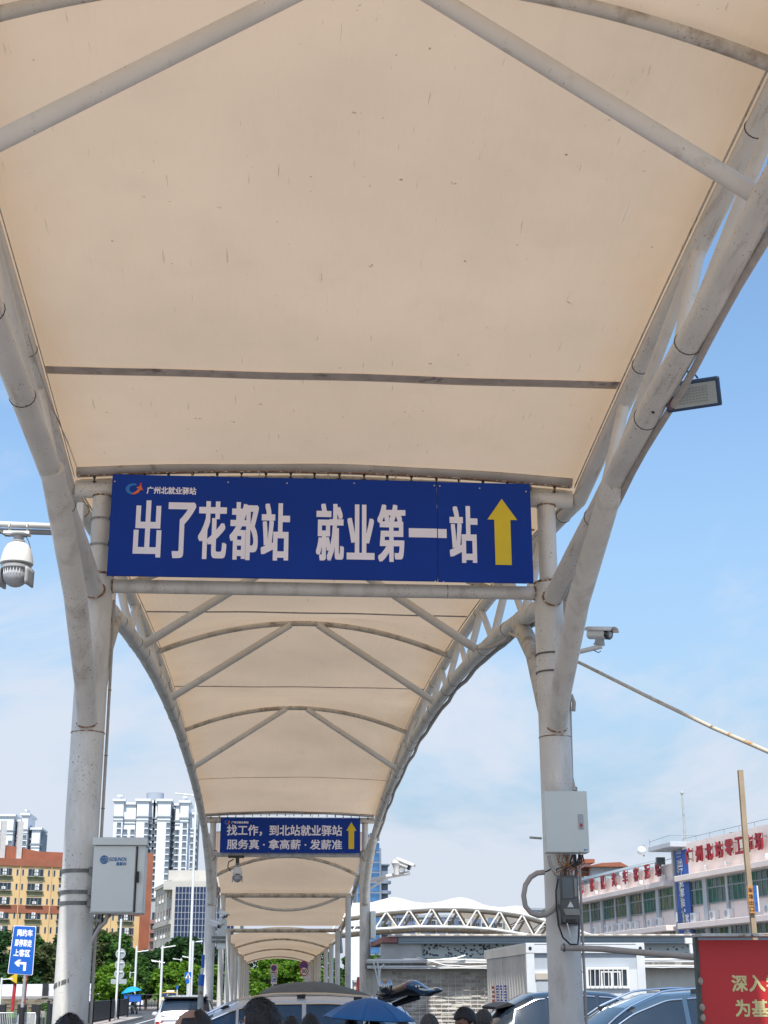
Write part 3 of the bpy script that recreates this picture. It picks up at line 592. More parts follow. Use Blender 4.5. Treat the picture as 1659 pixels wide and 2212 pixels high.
# ---- control box, meter box on right column
yb = 14.92
kb = thing('control_box', 'pale grey electrical control box on the right column', 'electrical box', tuple(at(1215, 1846, yb)))
a = at(1176, 1708, yb); b = at(1273, 1842, yb)
MB().b2(a.x, b.x, yb+.012, yb+.17, b.z, a.z).build('case', cab2_m, kb, bev=.006)
MB().b2(a.x-.002, b.x+.002, yb-.006, yb+.010, b.z+.004, a.z-.004).build('door', cab2_m, kb, bev=.005)
e0 = at(1249, 1759, yb); e1 = at(1260, 1791, yb)
h = MB().b2(e0.x, e1.x, yb-.018, yb-.0065, e1.z, e0.z).build('handle', pm('lock_chrome', (.35, .36, .38), .3, metal=.7), kb, bev=.003)
MB().b2(e0.x+.012, e1.x-.012, yb-.024, yb-.0185, e1.z+.02, e1.z+.055).build('lock_tab', pm('red_plastic', (.5, .03, .03), .4), h)
e0 = at(1263, 1836, yb); MB().tube([(e0.x, yb-.0065, e0.z), (e0.x, yb-.009, e0.z)], .010, 12).build('round_sticker', pm('sticker_blue', (.03, .25, .6), .4), kb)
MB().b2(e0.x+.013, e0.x+.035, yb-.008, yb-.0065, e0.z-.004, e0.z+.004).build('sticker_text', pm('sticker_blue', (.03, .25, .6), .4), kb)
MB().tube([at(1144, 1809, 15.05), at(1170, 1811, 15.05)], .012, 8).build('side_rod', galv, kb)
mt = thing('meter_box', 'smoky clear plastic electricity meter box beneath the control box', 'electrical box', tuple(at(1268, 2010, 15.0)))
a = at(1214, 1893, 14.98); b = at(1321, 2012, 14.98); a = V((at(1227, 1893, 14.98).x-.075, 0, at(1240, 1889, 14.98).z)); b = V((at(1243, 1893, 14.98).x+.10, 0, at(1240, 1999, 14.98).z))
a.x = at(1207, 1940, 14.98).x; b.x = at(1319-0, 1940, 14.98).x-.0; 
a.x = at(2210/1.852, 1940, 14.98).x+.09; b.x = at(2320/1.852, 1940, 14.98).x
a.x = at(1207, 1940, 14.98).x-.0
smoke = pm('smoky_plastic', (.16, .17, .16), .18, trans=.45, var=.2, scale=6)
MB().b2(a.x, b.x, 15.08, 15.13, b.z, a.z).build('back_plate', greyp, mt, bev=.01)
MB().b2(a.x+.01, b.x-.01, 14.96, 15.08, b.z+.01, a.z-.01).build('cover', smoke, mt, bev=.02)
MB().b2(a.x+.035, b.x-.07, 14.952, 14.9595, (a.z+b.z)/2+.01, a.z-.035).build('window_pane', pm('meter_window', (.12, .14, .15), .12), mt, bev=.004)
MB().b2(b.x-.06, b.x-.03, 14.950, 14.9595, (a.z+b.z)/2+.03, a.z-.04).build('latch', pm('aged_plastic', (.30, .31, .27), .4), mt, bev=.004)
xm = (a.x+b.x)/2; zm = (a.z+b.z)/2
MB().prism([(xm-.03, zm-.075), (xm+.035, zm-.075), (xm+.004, zm-.015)], 14.945, 14.9595).build('white_wedge', whitep, mt, smooth=False)
MB().prism([(xm-.075, zm-.09), (xm+.085, zm-.09), (xm+.095, zm-.155), (xm-.055, zm-.155)], 14.940, 14.9595).build('terminal_cover', pm('aged_plastic', (.30, .31, .27), .4), mt, bev=.006, smooth=False)
MB().b2(xm-.05, xm+.05, 14.945, 14.9595, b.z+.02, b.z+.06).build('terminal_strip', clampm, mt, bev=.004)
wr = thing('wire_bundle', 'tangle of dark and orange wires between control box and meter box', 'wires', tuple(at(1215, 1870, 15.0)))
om = pm('copper_wire', (.35, .14, .05), .5)
rr = random.Random(3)
for i in range(26):
    u = 1218+rr.random()*82; v0 = 1846; u2 = 1216+rr.random()*84
    u = min(u, 1240+rr.random()*20) if i % 2 else u-60*(u > 1260)
    u2 = 1200+rr.random()*48
    MB().tube([at(u, v0, 15.02), at(u+rr.uniform(-6, 6), 1858+rr.random()*10, 14.99+rr.random()*.04), at(u2, 1876+rr.random()*8, 15.0), at(u2, 1892, 15.0)], rr.choice([.004, .006, .009]), 6).build('wire', wire_m if i % 4 else om, wr)
MB().tube([at(1228, 1848, 14.98), at(1226, 1862, 14.97), at(1212, 1880, 14.96), at(1196, 1888, 14.98)], .006, 6).build('wire', om, wr)
MB().tube([at(1185, 1848, 14.99), at(1190, 1870, 14.99), at(1202, 1890, 14.99)], .020, 10).build('sleeve', cable_m, wr)
lp = thing('conduit_loop', 'large grey conduit loop left of the meter box on the right column', 'conduit', tuple(at(1160, 1940, 15.1)))
MB().tube([at(u, v, 15.1) for u, v in [(1176, 1884), (1160, 1886), (1146, 1895), (1135, 1912), (1131, 1935), (1135, 1958), (1147, 1972), (1163, 1978), (1180, 1976), (1194, 1966), (1203, 1955)]], .027, 12).build('hose', cable_m, lp)
MB().tube([at(1176, 1884, 15.1), at(1186, 1880, 15.05), at(1196, 1872, 15.0)], .008, 6).build('wire', black, lp)
lp2 = thing('cable_loop', 'thin black cable loop dangling below the meter box', 'cable', tuple(at(1230, 2060, 14.95)))
MB().tube([at(u, v, 14.92) for u, v in [(1206, 1898), (1201, 1925), (1202, 1960), (1207, 2000), (1216, 2025), (1232, 2040), (1248, 2040), (1250, 2020), (1251, 1995)]], .009, 8).build('sheath', black, lp2)
MB().tube([at(1225, 1994, 14.93), at(1233, 2025, 14.93)], .006, 6).build('white_lead', whitep, lp2)
pj = thing('water_pipe', 'horizontal grey pipe running right from the right column', 'pipe', tuple(at(1350, 2055, 14.9)))
MB().tube([at(1212, 2047, 15.08), at(1300, 2050, 14.9), at(1400, 2059, 14.3), at(1512, 2068, 13.6)], .030, 12).build('tube', cable_m, pj)
MB().ring(at(1218, 2047, 15.07), (1, 0, 0), .035, .010, 14, 6).build('coupling', band_m, pj)
# ---- fittings at the distant portal
ptz('white dome camera hanging under the small distant blue sign', tuple(at(513, 1884, 47.9)), 1.15, face=(.1, -1))
hb = thing('camera_hanger', 'dark bracket holding the dome camera under the small sign', 'bracket', tuple(at(513, 1856, 47.9)))
MB().b2(*(lambda p: (p.x-.30, p.x+.22, 47.85, 47.95, p.z-.02, p.z+.06))(at(513, 1852, 47.9))).build('plate', clampm, hb); MB().tube([at(513, 1853, 47.9), at(513, 1868, 47.9)], .06, 8).build('stem', clampm, hb)
MB().tube([at(505, 1856, 47.9), at(494, 1862, 47.9), at(492, 1873, 47.9), at(498, 1882, 47.9)], .02, 6).build('cable', black, hb)
bullet('upper white box camera on the left column below the small sign', tuple(at(483, 1975, 47.6)), radians(-50), 1.0, radians(25))
bullet('lower white box camera on the left column below the small sign', tuple(at(466, 1997, 47.4)), radians(-30), 1.2, radians(18))
eb = thing('equipment_cabinet', 'narrow grey cabinet strapped to the left column of the small sign', 'cabinet', tuple(at(483, 2040, 47.9)))
a = at(470, 1985, 47.9); b = at(488, 2050, 47.9); MB().b2(a.x, b.x, 47.9, 48.2, b.z, a.z).build('case', cab_m, eb, bev=.01)
for v in (2025, 2034): MB().b2(at(457, v, 47.8).x, at(487, v, 47.8).x, 47.86, 47.89, at(470, v, 47.8).z-.04, at(470, v, 47.8).z+.04).build('strap', band_m, eb)
am = thing('camera_boom', 'white camera arm with brace right of the small sign', 'bracket', tuple(at(805, 1896, 48)))
MB().tube([at(797, 1903, 48), at(840, 1893, 47.6), at(884, 1886, 47.2)], .07, 12).build('tube', white, am); MB().tube([at(798, 1920, 48), at(835, 1897, 47.7)], .035, 8).build('brace', white, am)
bullet('white box camera at the tip of the far right arm', tuple(at(873, 1868, 47.2)), radians(-20), 1.55, radians(22))
kd = thing('dome_camera', 'small white dome head beside box camera on the far right arm', 'security camera', tuple(at(857, 1870, 47.3)), 'white dome cameras')
q = at(857, 1872, 47.3); MB().lathe(q+V((0, 0, .22)), (0, 0, -1), [(0, .05), (.02, .16), (.12, .18), (.18, .14), (.3, .10), (.48, .08)], 16).build('head', white, kd)
cb3 = thing('equipment_cabinet', 'slim grey cabinet on the right column of the small sign', 'cabinet', tuple(at(806, 2010, 48)))
a = at(801, 1968, 48); b = at(812, 2028, 48); MB().b2(a.x, b.x, 48, 48.3, b.z, a.z).build('case', cab_m, cb3, bev=.01)
#MID
# ---------------------------------------------------------------- buildings behind
def wins(parent, wall_y, xs, zs, w, h, glass, frame=None, sub=None, skip=0, name='window', depth=.12, seed=1, mullions=1):
    rr = random.Random(seed); proto = None
    for x in xs:
        for z in zs:
            if skip and rr.random() < skip: continue
            if proto is None:
                mb = MB(); t = .06
                mb.b2(-w/2, w/2, -.03, .02, -h/2, -h/2+t).b2(-w/2, w/2, -.03, .02, h/2-t, h/2).b2(-w/2, -w/2+t, -.029, .019, -h/2+t, h/2-t).b2(w/2-t, w/2, -.029, .019, -h/2+t, h/2-t)
                for k in range(1, mullions+1): xm = -w/2+w*k/(mullions+1); mb.b2(xm-t/2, xm+t/2, -.025, .015, -h/2+t, h/2-t)
                proto = mb.build(name, frame or greyp, parent, smooth=False); OFF[proto.name] = V(); proto.location = (x, wall_y-.02, z)
                pn = MB().b2(-w/2+.02, w/2-.02, -.008, .008, -h/2+.02, h/2-.02).build('pane', glass, proto, smooth=False); pp = pn
            else:
                o = inst(proto, parent, (x, wall_y-.02, z)); c = pn.copy(); COL.objects.link(c); c.parent = o
def acs(parent, pts, m=None, k=1.0):
    proto = None
    for x, y, z in pts:
        if proto is None:
            proto = MB().b2(-.42*k, .42*k, -.32*k, 0, -.3*k, .3*k).build('air_conditioner', m or whitep, parent, bev=.02); OFF[proto.name] = V(); proto.location = (x, y, z)
            fan = MB().lathe((-.1*k, -.33*k, 0), (0, -1, 0), [(0, .22*k), (.01, .22*k)], 14).build('fan_grille', greyp, proto)
        else:
            o = inst(proto, parent, (x, y, z)); c = fan.copy(); COL.objects.link(c); c.parent = o
winm = pm('window_glass_dark', (.035, .05, .065), .12, var=.5, scale=.6)
tower_w = pm('tower_white', (.74, .76, .80), .7, var=.06, scale=.08)
tower_g = pm('tower_grey', (.30, .33, .37), .7, var=.1, scale=.1)
tower_win = pm('tower_window', (.13, .16, .19), .25, var=.5, scale=.2)
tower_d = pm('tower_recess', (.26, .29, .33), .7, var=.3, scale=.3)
def zat(v, Y): return at(829, v, Y).z
def tower(label, Yt, secs, group, seed):
    """secs: (u0, u1, vtop, dy, kind)"""
    a = at(secs[0][0], 1900, Yt); b = at(secs[-1][1], 1900, Yt)
    t = thing('apartment_tower', label, 'apartment tower', ((a.x+b.x)/2, Yt, 0), group)
    X = lambda u: at(u, 1900, Yt).x
    for (u0, u1, vt, dy, kind) in secs:
        x0, x1 = X(u0), X(u1); zt = zat(vt, Yt); y0 = Yt+dy
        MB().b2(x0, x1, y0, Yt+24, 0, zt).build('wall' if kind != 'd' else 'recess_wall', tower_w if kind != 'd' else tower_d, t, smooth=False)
        if kind == 'd':
            n = int(zt/3); pr = None
            for i in range(max(0, n-36), n-1):
                if pr is None: pr = MB().b2(-(x1-x0)/2+.2, (x1-x0)/2-.2, -1.5, 0, -.55, .45).build('balcony', tower_g, t, smooth=False); OFF[pr.name] = V(); pr.location = V(((x0+x1)/2, y0, i*3+1))-V(t.location)
                else: inst(pr, t, V(((x0+x1)/2, y0, i*3+1))-V(t.location))
        else:
            for dz, ex, hh in ((0, .9, .9), (-7.5, .4, .5), (-9.2, .25, .3)): MB().b2(x0-ex, x1+ex, y0-ex, Yt+24.5, zt+dz-.2, zt+dz+hh).build('cornice', tower_w if dz == 0 else tower_g, t, smooth=False)
            if kind == 'h': MB().b2(x0+2, x1-2, y0+2, Yt+10, zt+.95, zt+2.2).b2(x0+1, x1-1, y0+1, Yt+11, zt+2.2, zt+3).build('roof_crown', tower_w, t, smooth=False)
            if kind in 'wh1':
                xs = {'w': [x0+(x1-x0)*.2, x0+(x1-x0)*.8], 'h': [x0+(x1-x0)*.62], '1': [x0+(x1-x0)*.88]}[kind]
                loc = V(t.location); pr = None
                for x in xs:
                    for i in range(int(zt/3)-4, 3, -1):
                        if i < int(zt/3)-26: break
                        p = V((x, y0-.02, i*3+1.6))-loc
                        if pr is None:
                            pr = MB().b2(-1.0, 1.0, -.1, .02, -.85, .85).build('window', tower_win, t, smooth=False); OFF[pr.name] = V(); pr.location = p
                            sl = MB().b2(-1.15, 1.15, -.35, 0, -1.05, -.88).build('sill', tower_g, pr, smooth=False)
                        else:
                            o = inst(pr, t, p); c = sl.copy(); COL.objects.link(c); c.parent = o
    return t
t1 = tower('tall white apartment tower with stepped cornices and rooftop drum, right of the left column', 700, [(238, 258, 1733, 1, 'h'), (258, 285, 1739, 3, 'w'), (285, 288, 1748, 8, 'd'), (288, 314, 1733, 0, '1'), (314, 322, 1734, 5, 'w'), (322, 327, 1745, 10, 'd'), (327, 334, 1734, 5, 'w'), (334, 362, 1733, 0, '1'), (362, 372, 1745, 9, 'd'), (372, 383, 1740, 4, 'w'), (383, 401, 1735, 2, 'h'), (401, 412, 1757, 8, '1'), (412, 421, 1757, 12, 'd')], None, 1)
q = at(334, 1731, 710); MB().tube([(q.x, 712, q.z-2), (q.x, 712, zat(1717, 712))], 4.2, 16).build('roof_drum', tower_g, t1)
t2 = tower('white apartment tower cut by the left edge of the picture', 760, [(-60, -20, 1760, 0, 'w'), (-20, 20, 1767, 0, '1'), (20, 26, 1780, 8, 'd'), (26, 36, 1776, 5, 'w'), (36, 50, 1764, 2, 'h'), (50, 58, 1785, 9, 'd'), (58, 76, 1793, 5, '1'), (76, 80, 1797, 9, 'd')], None, 2)
# yellow block
yel = pm('yellow_render', (.68, .47, .23), .8, var=.1, scale=.3, dirt=[D((.40, .30, .15), .8, .58, .2, (1, 1, .3), amt=.4)])
brn = pm('brown_red_render', (.32, .11, .06), .8, var=.15, scale=.5); olv = pm('olive_panel', (.27, .26, .15), .8, var=.15, scale=1)
yb_, Lw = facade('apartment_block', 'yellow apartment block with red brown parapet and window air conditioners', 'apartment block', -60, 292, 325, 306)
H = zat(1870, 292)
MB().b2(0, Lw-2.2, 0, 14, 0, H).build('wall', yel, yb_, smooth=False)
MB().b2(Lw-2.2, Lw, -.4, 14, 0, zat(1845, 306)).build('corner_pier', brn, yb_, smooth=False)
MB().b2(-.1, Lw-2.2, -.25, 14.1, H, H+1.4).build('parapet', brn, yb_, smooth=False)
MB().b2(Lw-9, Lw-2.2, 2, 14.1, H+1.4, H+4.6).b2(8, 22, 3, 14.2, H+1.4, H+3.2).build('roof_house', brn, yb_, smooth=False)
MB().prism([(-2, H+1.4), (20, H+1.4), (20, H+1.9), (8, H+3.9), (-2, H+5.0)], 2, 12).build('sloping_roof', brn, yb_, smooth=False)
for x in (5.3, 8.6, 26.0, 29.5):
    MB().b2(x-.5, x+.5, 1.5, 2.5, H+1.4, H+(8.8 if x < 10 else 6.6)).build('chimney', pm('vent_white', (.55, .54, .52), .7), yb_, smooth=False)
for v in (3637,): z = zat(v/1.852, 295); MB().b2(-.05, Lw-2.3, -.12, .1, z-.75, z+.75).build('brown_band', brn, yb_, smooth=False)
fl_z = [zat((3050+(912+118*i*1.0)*.482)/1.852, 293) for i in range(8)]
per = 6.25; x_first = 6.1
xb = [x_first+per*i-.5 for i in range(-1, 5)]
wins(yb_, 0, [x for x in xb if 1.8 < x < Lw-4], fl_z, 3.1, 1.45, winm, mullions=3, seed=4)
wins(yb_, 0, [Lw-4.1], fl_z, 1.6, 1.4, winm, mullions=1, name='side_window')
wins(yb_, 0, [x+d for x in xb for d in (2.6, 3.7) if 1 < x+d < Lw-5.5], fl_z, .42, 1.2, winm, name='slit_window', mullions=0)
pr = None
for x in xb:
    if not 1.8 < x < Lw-4: continue
    for z in fl_z:
        if pr is None: pr = MB().b2(-1.5, 1.5, -.10, .02, -1.75, -.85).b2(-1.7, 1.7, -.5, -.02, -.86, -.76).build('spandrel_panel', olv, yb_, smooth=False); OFF[pr.name] = V(); pr.location = (x, 0, z)
        else: inst(pr, yb_, (x, 0, z))
acs(yb_, [(x+(.05 if (i+j) % 3 else .4), -.05, z+d) for i, x in enumerate(xb) if 1.8 < x < Lw-4 for j, z in enumerate(fl_z) for d in ((.32, -.32) if (i*3+j) % 4 else (-.3,))], k=.85)
for x in xb:
    if 1 < x+3.1 < Lw-5: MB().tube([(x+3.15, -.12, 2), (x+3.15, -.12, H)], .09, 6).build('drain_pipe', yel, yb_)
rr = random.Random(21)
for k_ in range(16):
    x = rr.choice([x_ for x_ in xb if 1.8 < x_ < Lw-4])+rr.uniform(-1.3, 1.2); z = rr.choice(fl_z)+rr.uniform(-.2, .3); MB().b2(x-rr.uniform(.12, .3), x+.15, -.09, -.05, z-.45, z+.15).build('laundry', pm('cloth_%d' % (k_ % 4), [(.5, .5, .52), (.5, .12, .18), (.12, .2, .4), (.45, .4, .3)][k_ % 4], .9), yb_, smooth=False)
# grey building with blue glass
gry = pm('grey_stone_wall', (.52, .49, .44), .8, var=.12, scale=.3, dirt=[D((.2, .18, .16), .9, .58, .2, (1, 1, .25), amt=.5)])
blg = pm('blue_curtain_glass', (.018, .035, .085), .12, var=.5, scale=.35)
gb, Lg = facade('office_building', 'grey office building with a gridded blue glass front', 'office building', 371, 240, 520, 240)
H = zat(1922, 240)
MB().b2(-.0, Lg, 0, 25, 0, H).build('wall', gry, gb, smooth=False)
MB().b2(-1.5, Lg, .5, 25, H, zat(1904, 240)).build('attic', gry, gb, smooth=False); MB().b2(-1.3, -1.3+7, 8, 25, H, zat(1878, 245)).b2(6, Lg, 6, 25, H, zat(1890, 245)).build('roof_block', gry, gb, smooth=False)
zt = zat(1916, 240); w = .56; hh = 1.0; rows = 16; proto = None
for i in range(17):
    for j in range(rows):
        p = (.75+i*w, -.02, zt-(j+.5)*hh)
        if proto is None: proto = MB().b2(-w/2+.05, w/2-.05, -.04, .02, -hh/2+.06, hh/2-.06).build('pane', blg, gb, smooth=False); OFF[proto.name] = V(); proto.location = p
        else: inst(proto, gb, p)
MB().b2(.75-w/2, .75+w*16.6, -.03, .0, zt-rows*hh, zt).build('mullion_grid', pm('mullion_metal', (.35, .37, .40), .5), gb, smooth=False)
# its left wing runs away to the left and back
gw, Lx2 = facade('office_wing', 'beige side wing of the glass fronted office with small dark windows', 'office building', 335, 262, 371, 241.5)
H2 = zat(1912, 250); MB().b2(0, Lx2, 0, 12, 0, H2).build('wall', gry, gw, smooth=False)
for zz in (H2, H2-6.4): MB().b2(-.15, Lx2-.05, -.25, 12, zz-.3, zz+.25).build('ledge', gry, gw, smooth=False)
wins(gw, 0, [Lx2*(k+.5)/6 for k in range(6)], [H2-2-2.9*j for j in range(8)], 1.6, 1.5, winm, mullions=1)
acs(gw, [(Lx2*(k+.95)/6, 0, H2-2.6-2.9*j) for k in range(5) for j in range(7) if (k+j) % 3], k=.8)
# small houses between
hs_, Lh = facade('terrace_house', 'narrow pink and grey house squeezed between yellow block and office', 'house', 325, 300, 342, 300)
MB().b2(0, Lh, 0, 10, 0, zat(1985, 300)).build('wall', pm('pinkish_wall', (.33, .22, .19), .8), hs_, smooth=False)
for v in (1990, 2010, 2028): z = zat(v, 300); MB().b2(.1, Lh-.1, -.9, 0, z-.5, z+.1).build('balcony', pm('rail_red', (.28, .14, .12), .7), hs_, smooth=False); MB().b2(.4, Lh-.4, -.05, .02, z+.3, z+1.7).build('window', winm, hs_, smooth=False)
hg, Lh = facade('house', 'pale grey low house roof beside the narrow pink house', 'house', 322, 330, 346, 330)
MB().b2(0, Lh, 0, 10, 0, zat(1942, 330)).build('wall', pm('pale_grey_wall', (.42, .45, .47), .8), hg, smooth=False); MB().b2(-.2, Lh+.2, -.4, 10.2, zat(1942, 330), zat(1939, 330)).build('roof', tower_g, hg, smooth=False)
# blue glass tower and beige blocks on the right
bt = thing('apartment_tower', 'slim blue glass tower with curved balconies right of the small sign', 'apartment tower', tuple(at(815, 2138, 450)))
bt.location.z = 0; OFF[bt.name] = V(bt.location)
x0, x1, x2, x3 = [at(u, 2000, 450).x for u in (770, 812, 824, 840)]; bgm = pm('blue_tower_glass', (.06, .16, .33), .15, var=.6, scale=.25); bwm = pm('tower_blue_grey', (.20, .24, .30), .6, var=.15, scale=.2)
MB().b2(x0, x2, 450, 470, 0, zat(1832, 450)).build('wall', bwm, bt, smooth=False); MB().b2(x0+1, x1, 449, 452, zat(1832, 450), zat(1815, 450)).build('roof_tower', pm('tower_tan', (.36, .33, .32), .8), bt, smooth=False); MB().b2(x2, x3, 453, 470, 0, zat(1868, 450)).build('wall', bwm, bt, smooth=False)
MB().b2(x2-.5, x3+.5, 452, 470, zat(1868, 450), zat(1865, 450)).build('cornice', bwm, bt, smooth=False)
nf = int(zat(1870, 450)/3); pr = None
for i in range(2, nf+4):
    z = i*3
    for (a_, b_) in ((x0+.4, x0+3.4), (x1-2, x1+1.2)):
        p = V(((a_+b_)/2, 449.98, z+1.4))-OFF[bt.name]
        if pr is None: pr = MB().b2(-1.5, 1.5, -.08, .02, -1.2, 1.2).build('window', bgm, bt, smooth=False); OFF[pr.name] = V(); pr.location = p
        else: inst(pr, bt, p)
    if i < nf:
        p = V(((x2+x3)/2, 453, z))-OFF[bt.name]
        if i == 2: bl = MB().lathe((0, 0, -.5), (0, 0, 1), [(0, 1.9), (.1, 2.1), (.9, 2.1), (1.0, 1.9)], 14).build('balcony', bwm, bt); OFF[bl.name] = V(); bl.location = p
        else: inst(bl, bt, p)
beige = pm('beige_tower', (.47, .43, .36), .8, var=.08, scale=.2)
for k, (u0, u1, vt, Yt, lab) in enumerate([(846, 902, 1975, 520, 'beige apartment block low under the left end of the white canopy'), (905, 1000, 1982, 540, 'wide beige and blue apartment block under the middle of the white canopy'), (1004, 1085, 1968, 530, 'beige apartment block with flat roof behind the white canopy truss'), (1090, 1180, 1966, 560, 'beige apartment block behind the right end of the white canopy truss'), (1190, 1250, 1998, 600, 'lowest beige apartment block furthest right under the white canopy')]):
    f_, Lf = facade('apartment_block', lab, 'apartment block', u0, Yt, u1, Yt); Hh = zat(vt, Yt)
    MB().b2(0, Lf, 0, 15, 0, Hh).build('wall', beige, f_, smooth=False); MB().b2(-.3, Lf+.3, -.5, 15, Hh, Hh+.8).build('parapet', tower_g, f_, smooth=False)
    for cx in ([Lf*.3, Lf*.72] if k != 1 else [Lf*.2, Lf*.5, Lf*.8]): MB().b2(cx-1.6, cx+1.6, -.3, .1, 0, Hh-.3).build('glazed_bay', pm('blue_bay', (.15, .19, .30), .4, var=.4, scale=.5), f_, smooth=False)
    wins(f_, -.3, [Lf*.3, Lf*.72], [Hh-1.8-3*j for j in range(8) if Hh-1.8-3*j > 2], 2.4, 1.5, winm, mullions=2)
    wins(f_, 0, [Lf*.08, Lf*.5, Lf*.93], [Hh-1.8-3*j for j in range(8) if Hh-1.8-3*j > 2], 1.5, 1.5, winm, mullions=1, name='side_window')
for u0, u1, Yt, lab in ((756, 788, 130, 'white block wall seen between columns right of the walkway'), ):
    f_, Lf = facade('roadside_building', lab, 'building', u0, Yt, u1, Yt); MB().b2(0, Lf, 0, 6, 0, zat(1985, Yt)).build('wall', tower_w, f_, smooth=False)
    for v in (1998, 2012): z = zat(v, Yt); MB().b2(.1, Lf, -.15, 0, z-.12, z+.12).build('ledge', whitep, f_, smooth=False)
    wins(f_, 0, [Lf*.3, Lf*.7], [zat(2004, Yt)], .5, .4, winm)
# ---- pink station building : two wings
pink = pm('pink_render', (.84, .71, .64), .75, var=.07, scale=.5, dirt=[D((.30, .26, .23), 1.4, .60, .18, (1, 1, .22), amt=.6)])
pilm = pm('grey_pilaster', (.50, .52, .54), .75, var=.12, scale=.6, dirt=[D((.2, .18, .17), 1.5, .6, .15, (1, 1, .2), amt=.5)])
grn = pm('green_glass', (.012, .07, .05), .12, var=.55, scale=.8); curt = pm('curtain_green', (.10, .16, .06), .7, var=.5, scale=1.5); curt2 = pm('curtain_teal', (.03, .14, .09), .7, var=.5, scale=1.2)
frm = pm('aluminium_frame', (.25, .29, .30), .5)
redl = pm('red_letter', (.36, .012, .025), .5, var=.2, scale=6)
rustk = pm('letter_frame', (.16, .12, .10), .8)
def fx(f_, u, z=9):
    """local x where the direction u meets the front line of a building"""
    d = V((cos(f_.rotation_euler.z), sin(f_.rotation_euler.z))); o = V((f_.location.x, f_.location.y)); r = at(u, 1900, 1.0)-CAM; r = V((r.x, r.y)); c = V((CAM.x, CAM.y))
    den = d.x*(-r.y)+r.x*d.y; q = c-o; return (q.x*(-r.y)+r.x*q.y)/den
def pinkwing(label, u0, Ya_, u1, Yb_, zT, s1_, s2_, bays, ledge, txt, tx0, tx1, seedv):
    f_, Lf = facade('station_building', label, 'building', u0, Ya_, u1, Yb_, 'wings of the pink station building')
    fh = s1_-s2_
    MB().b2(0, Lf, .16, 14, 0, s1_).build('wall', pink, f_, smooth=False); MB().b2(0, Lf, 0, .35, s1_-.0, zT).build('parapet', pink, f_, smooth=False); MB().b2(0, Lf, .36, 14, s1_, s1_+.1).build('roof', pilm, f_, smooth=False)
    for z in (s1_, s2_, s2_-fh): MB().b2(-.1, Lf, -.70, .155, z-.38, z).build('floor_ledge', pink, f_, smooth=False, bev=.03)
    nb = len(bays); rr = random.Random(seedv)
    bw = Lf/bays[0]
    for i in range(bays[0]+1):
        x = i*bw
        for z1, z0 in ((s1_-.38, s2_), (s2_-.38, s2_-fh)):
            MB().b2(x-(.30 if i % 2 else .16), x+(.30 if i % 2 else .16), (-.05 if i % 2 else .02), .155, z0, z1).build('pilaster', pilm, f_, smooth=False)
    for i in range(bays[0]):
        for z1, z0 in ((s1_-.38, s2_), (s2_-.38, s2_-fh)):
            x0 = i*bw+(.16 if i % 2 == 0 else .30); x1 = (i+1)*bw-(.30 if i % 2 == 0 else .16); zb = z0+(z1-z0)*.40
            wn = MB(); zz = zb+(z1-zb)*.62; t = .045
            wn.b2(x0, x1, .05, .15, zb, zb+.08).b2(x0, x1, .05, .15, z1-.08, z1).b2(x0, x1, .05, .15, zz-.04, zz+.04).b2(x0, x0+.06, .052, .148, zb, z1).b2(x1-.06, x1, .052, .148, zb, z1)
            for k in (1, 2, 3): xm = x0+(x1-x0)*k/4; wn.b2(xm-t/2, xm+t/2, .055, .145, zb, z1)
            wn = wn.build('window', frm, f_, smooth=False)
            for k in range(4):
                xa = x0+(x1-x0)*k/4; xc = x0+(x1-x0)*(k+1)/4; mm = rr.choice([grn, grn, curt, curt2, curt2])
                for za, zc_ in ((zb+.08, zz-.04), (zz+.04, z1-.08)): MB().b2(xa+.03, xc-.03, .085+rr.random()*.01, .12, za, zc_).build('pane', mm if rr.random() < .75 else grn, wn, smooth=False)
    xs = [(rr.uniform(.3, Lf-.6), rr.choice([0, 0, .0])) for _ in range(ledge)]
    xs = sorted(x for x, _ in xs); acs(f_, [(x, .155, s2_+.36) for i, x in enumerate(xs) if i == 0 or x-xs[i-1] > .9], k=1.0)
    n = len(txt)
    for i, ch in enumerate(txt):
        x = fx(f_, tx0+(tx1-tx0)*i/(n-1)); lw = .95; lh = 1.0; zb = s1_+(.72 if zT > 11 else .42)
        t_ = text(ch, x-lw/2, x+lw/2, zb, zb+lh, -.40, .012, .028); o_ = t_.build('roof_letter', redl, f_, smooth=False, solid=.10)
        bk = MB(); bk.tube([(x-.32, -.30, zb+.1), (x-.32, -.30, zb+lh)], .03, 5); bk.tube([(x+.38, -.30, zb+.1), (x+.38, -.30, zb+lh)], .03, 5); bk.tube([(x-.32, -.30, zb+.3), (x+.38, -.30, zb+.3)], .025, 5); bk.tube([(x+.38, -.3, zb+lh*.8), (x+.38, .0, zb+lh*.8)], .025, 5); bk.tube([(x-.32, -.3, zb+.4), (x-.32, .0, zb+.2)], .025, 5)
        bk.build('letter_frame', rustk, o_)
        if i % 2: MB().box((x+.62, -.25, s1_+.32), (.18, .25, .22)).tube([(x+.62, -.2, s1_+.22), (x+.62, -.2, s1_)], .03, 5).build('letter_lamp', whitep, f_, smooth=False)
    MB().tube([(0, .1, zT+.35), (Lf, .1, zT+.35)], .02, 5).build('roof_rail', frm, f_)
    for i in range(int(Lf/2.2)+1): MB().tube([(i*2.2, .1, zT), (i*2.2, .1, zT+.35)], .018, 5).build('rail_post', frm, f_)
    return f_, Lf, zT, s1_, s2_
w1, L1, *_ = pinkwing('lower pink station wing left of the blue banner with red roof letters', 1225, 131, 1457, 103, 10.3, 9.12, 6.07, (8,), 12, '花都区汽车客运站', 1264, 1434, 5)
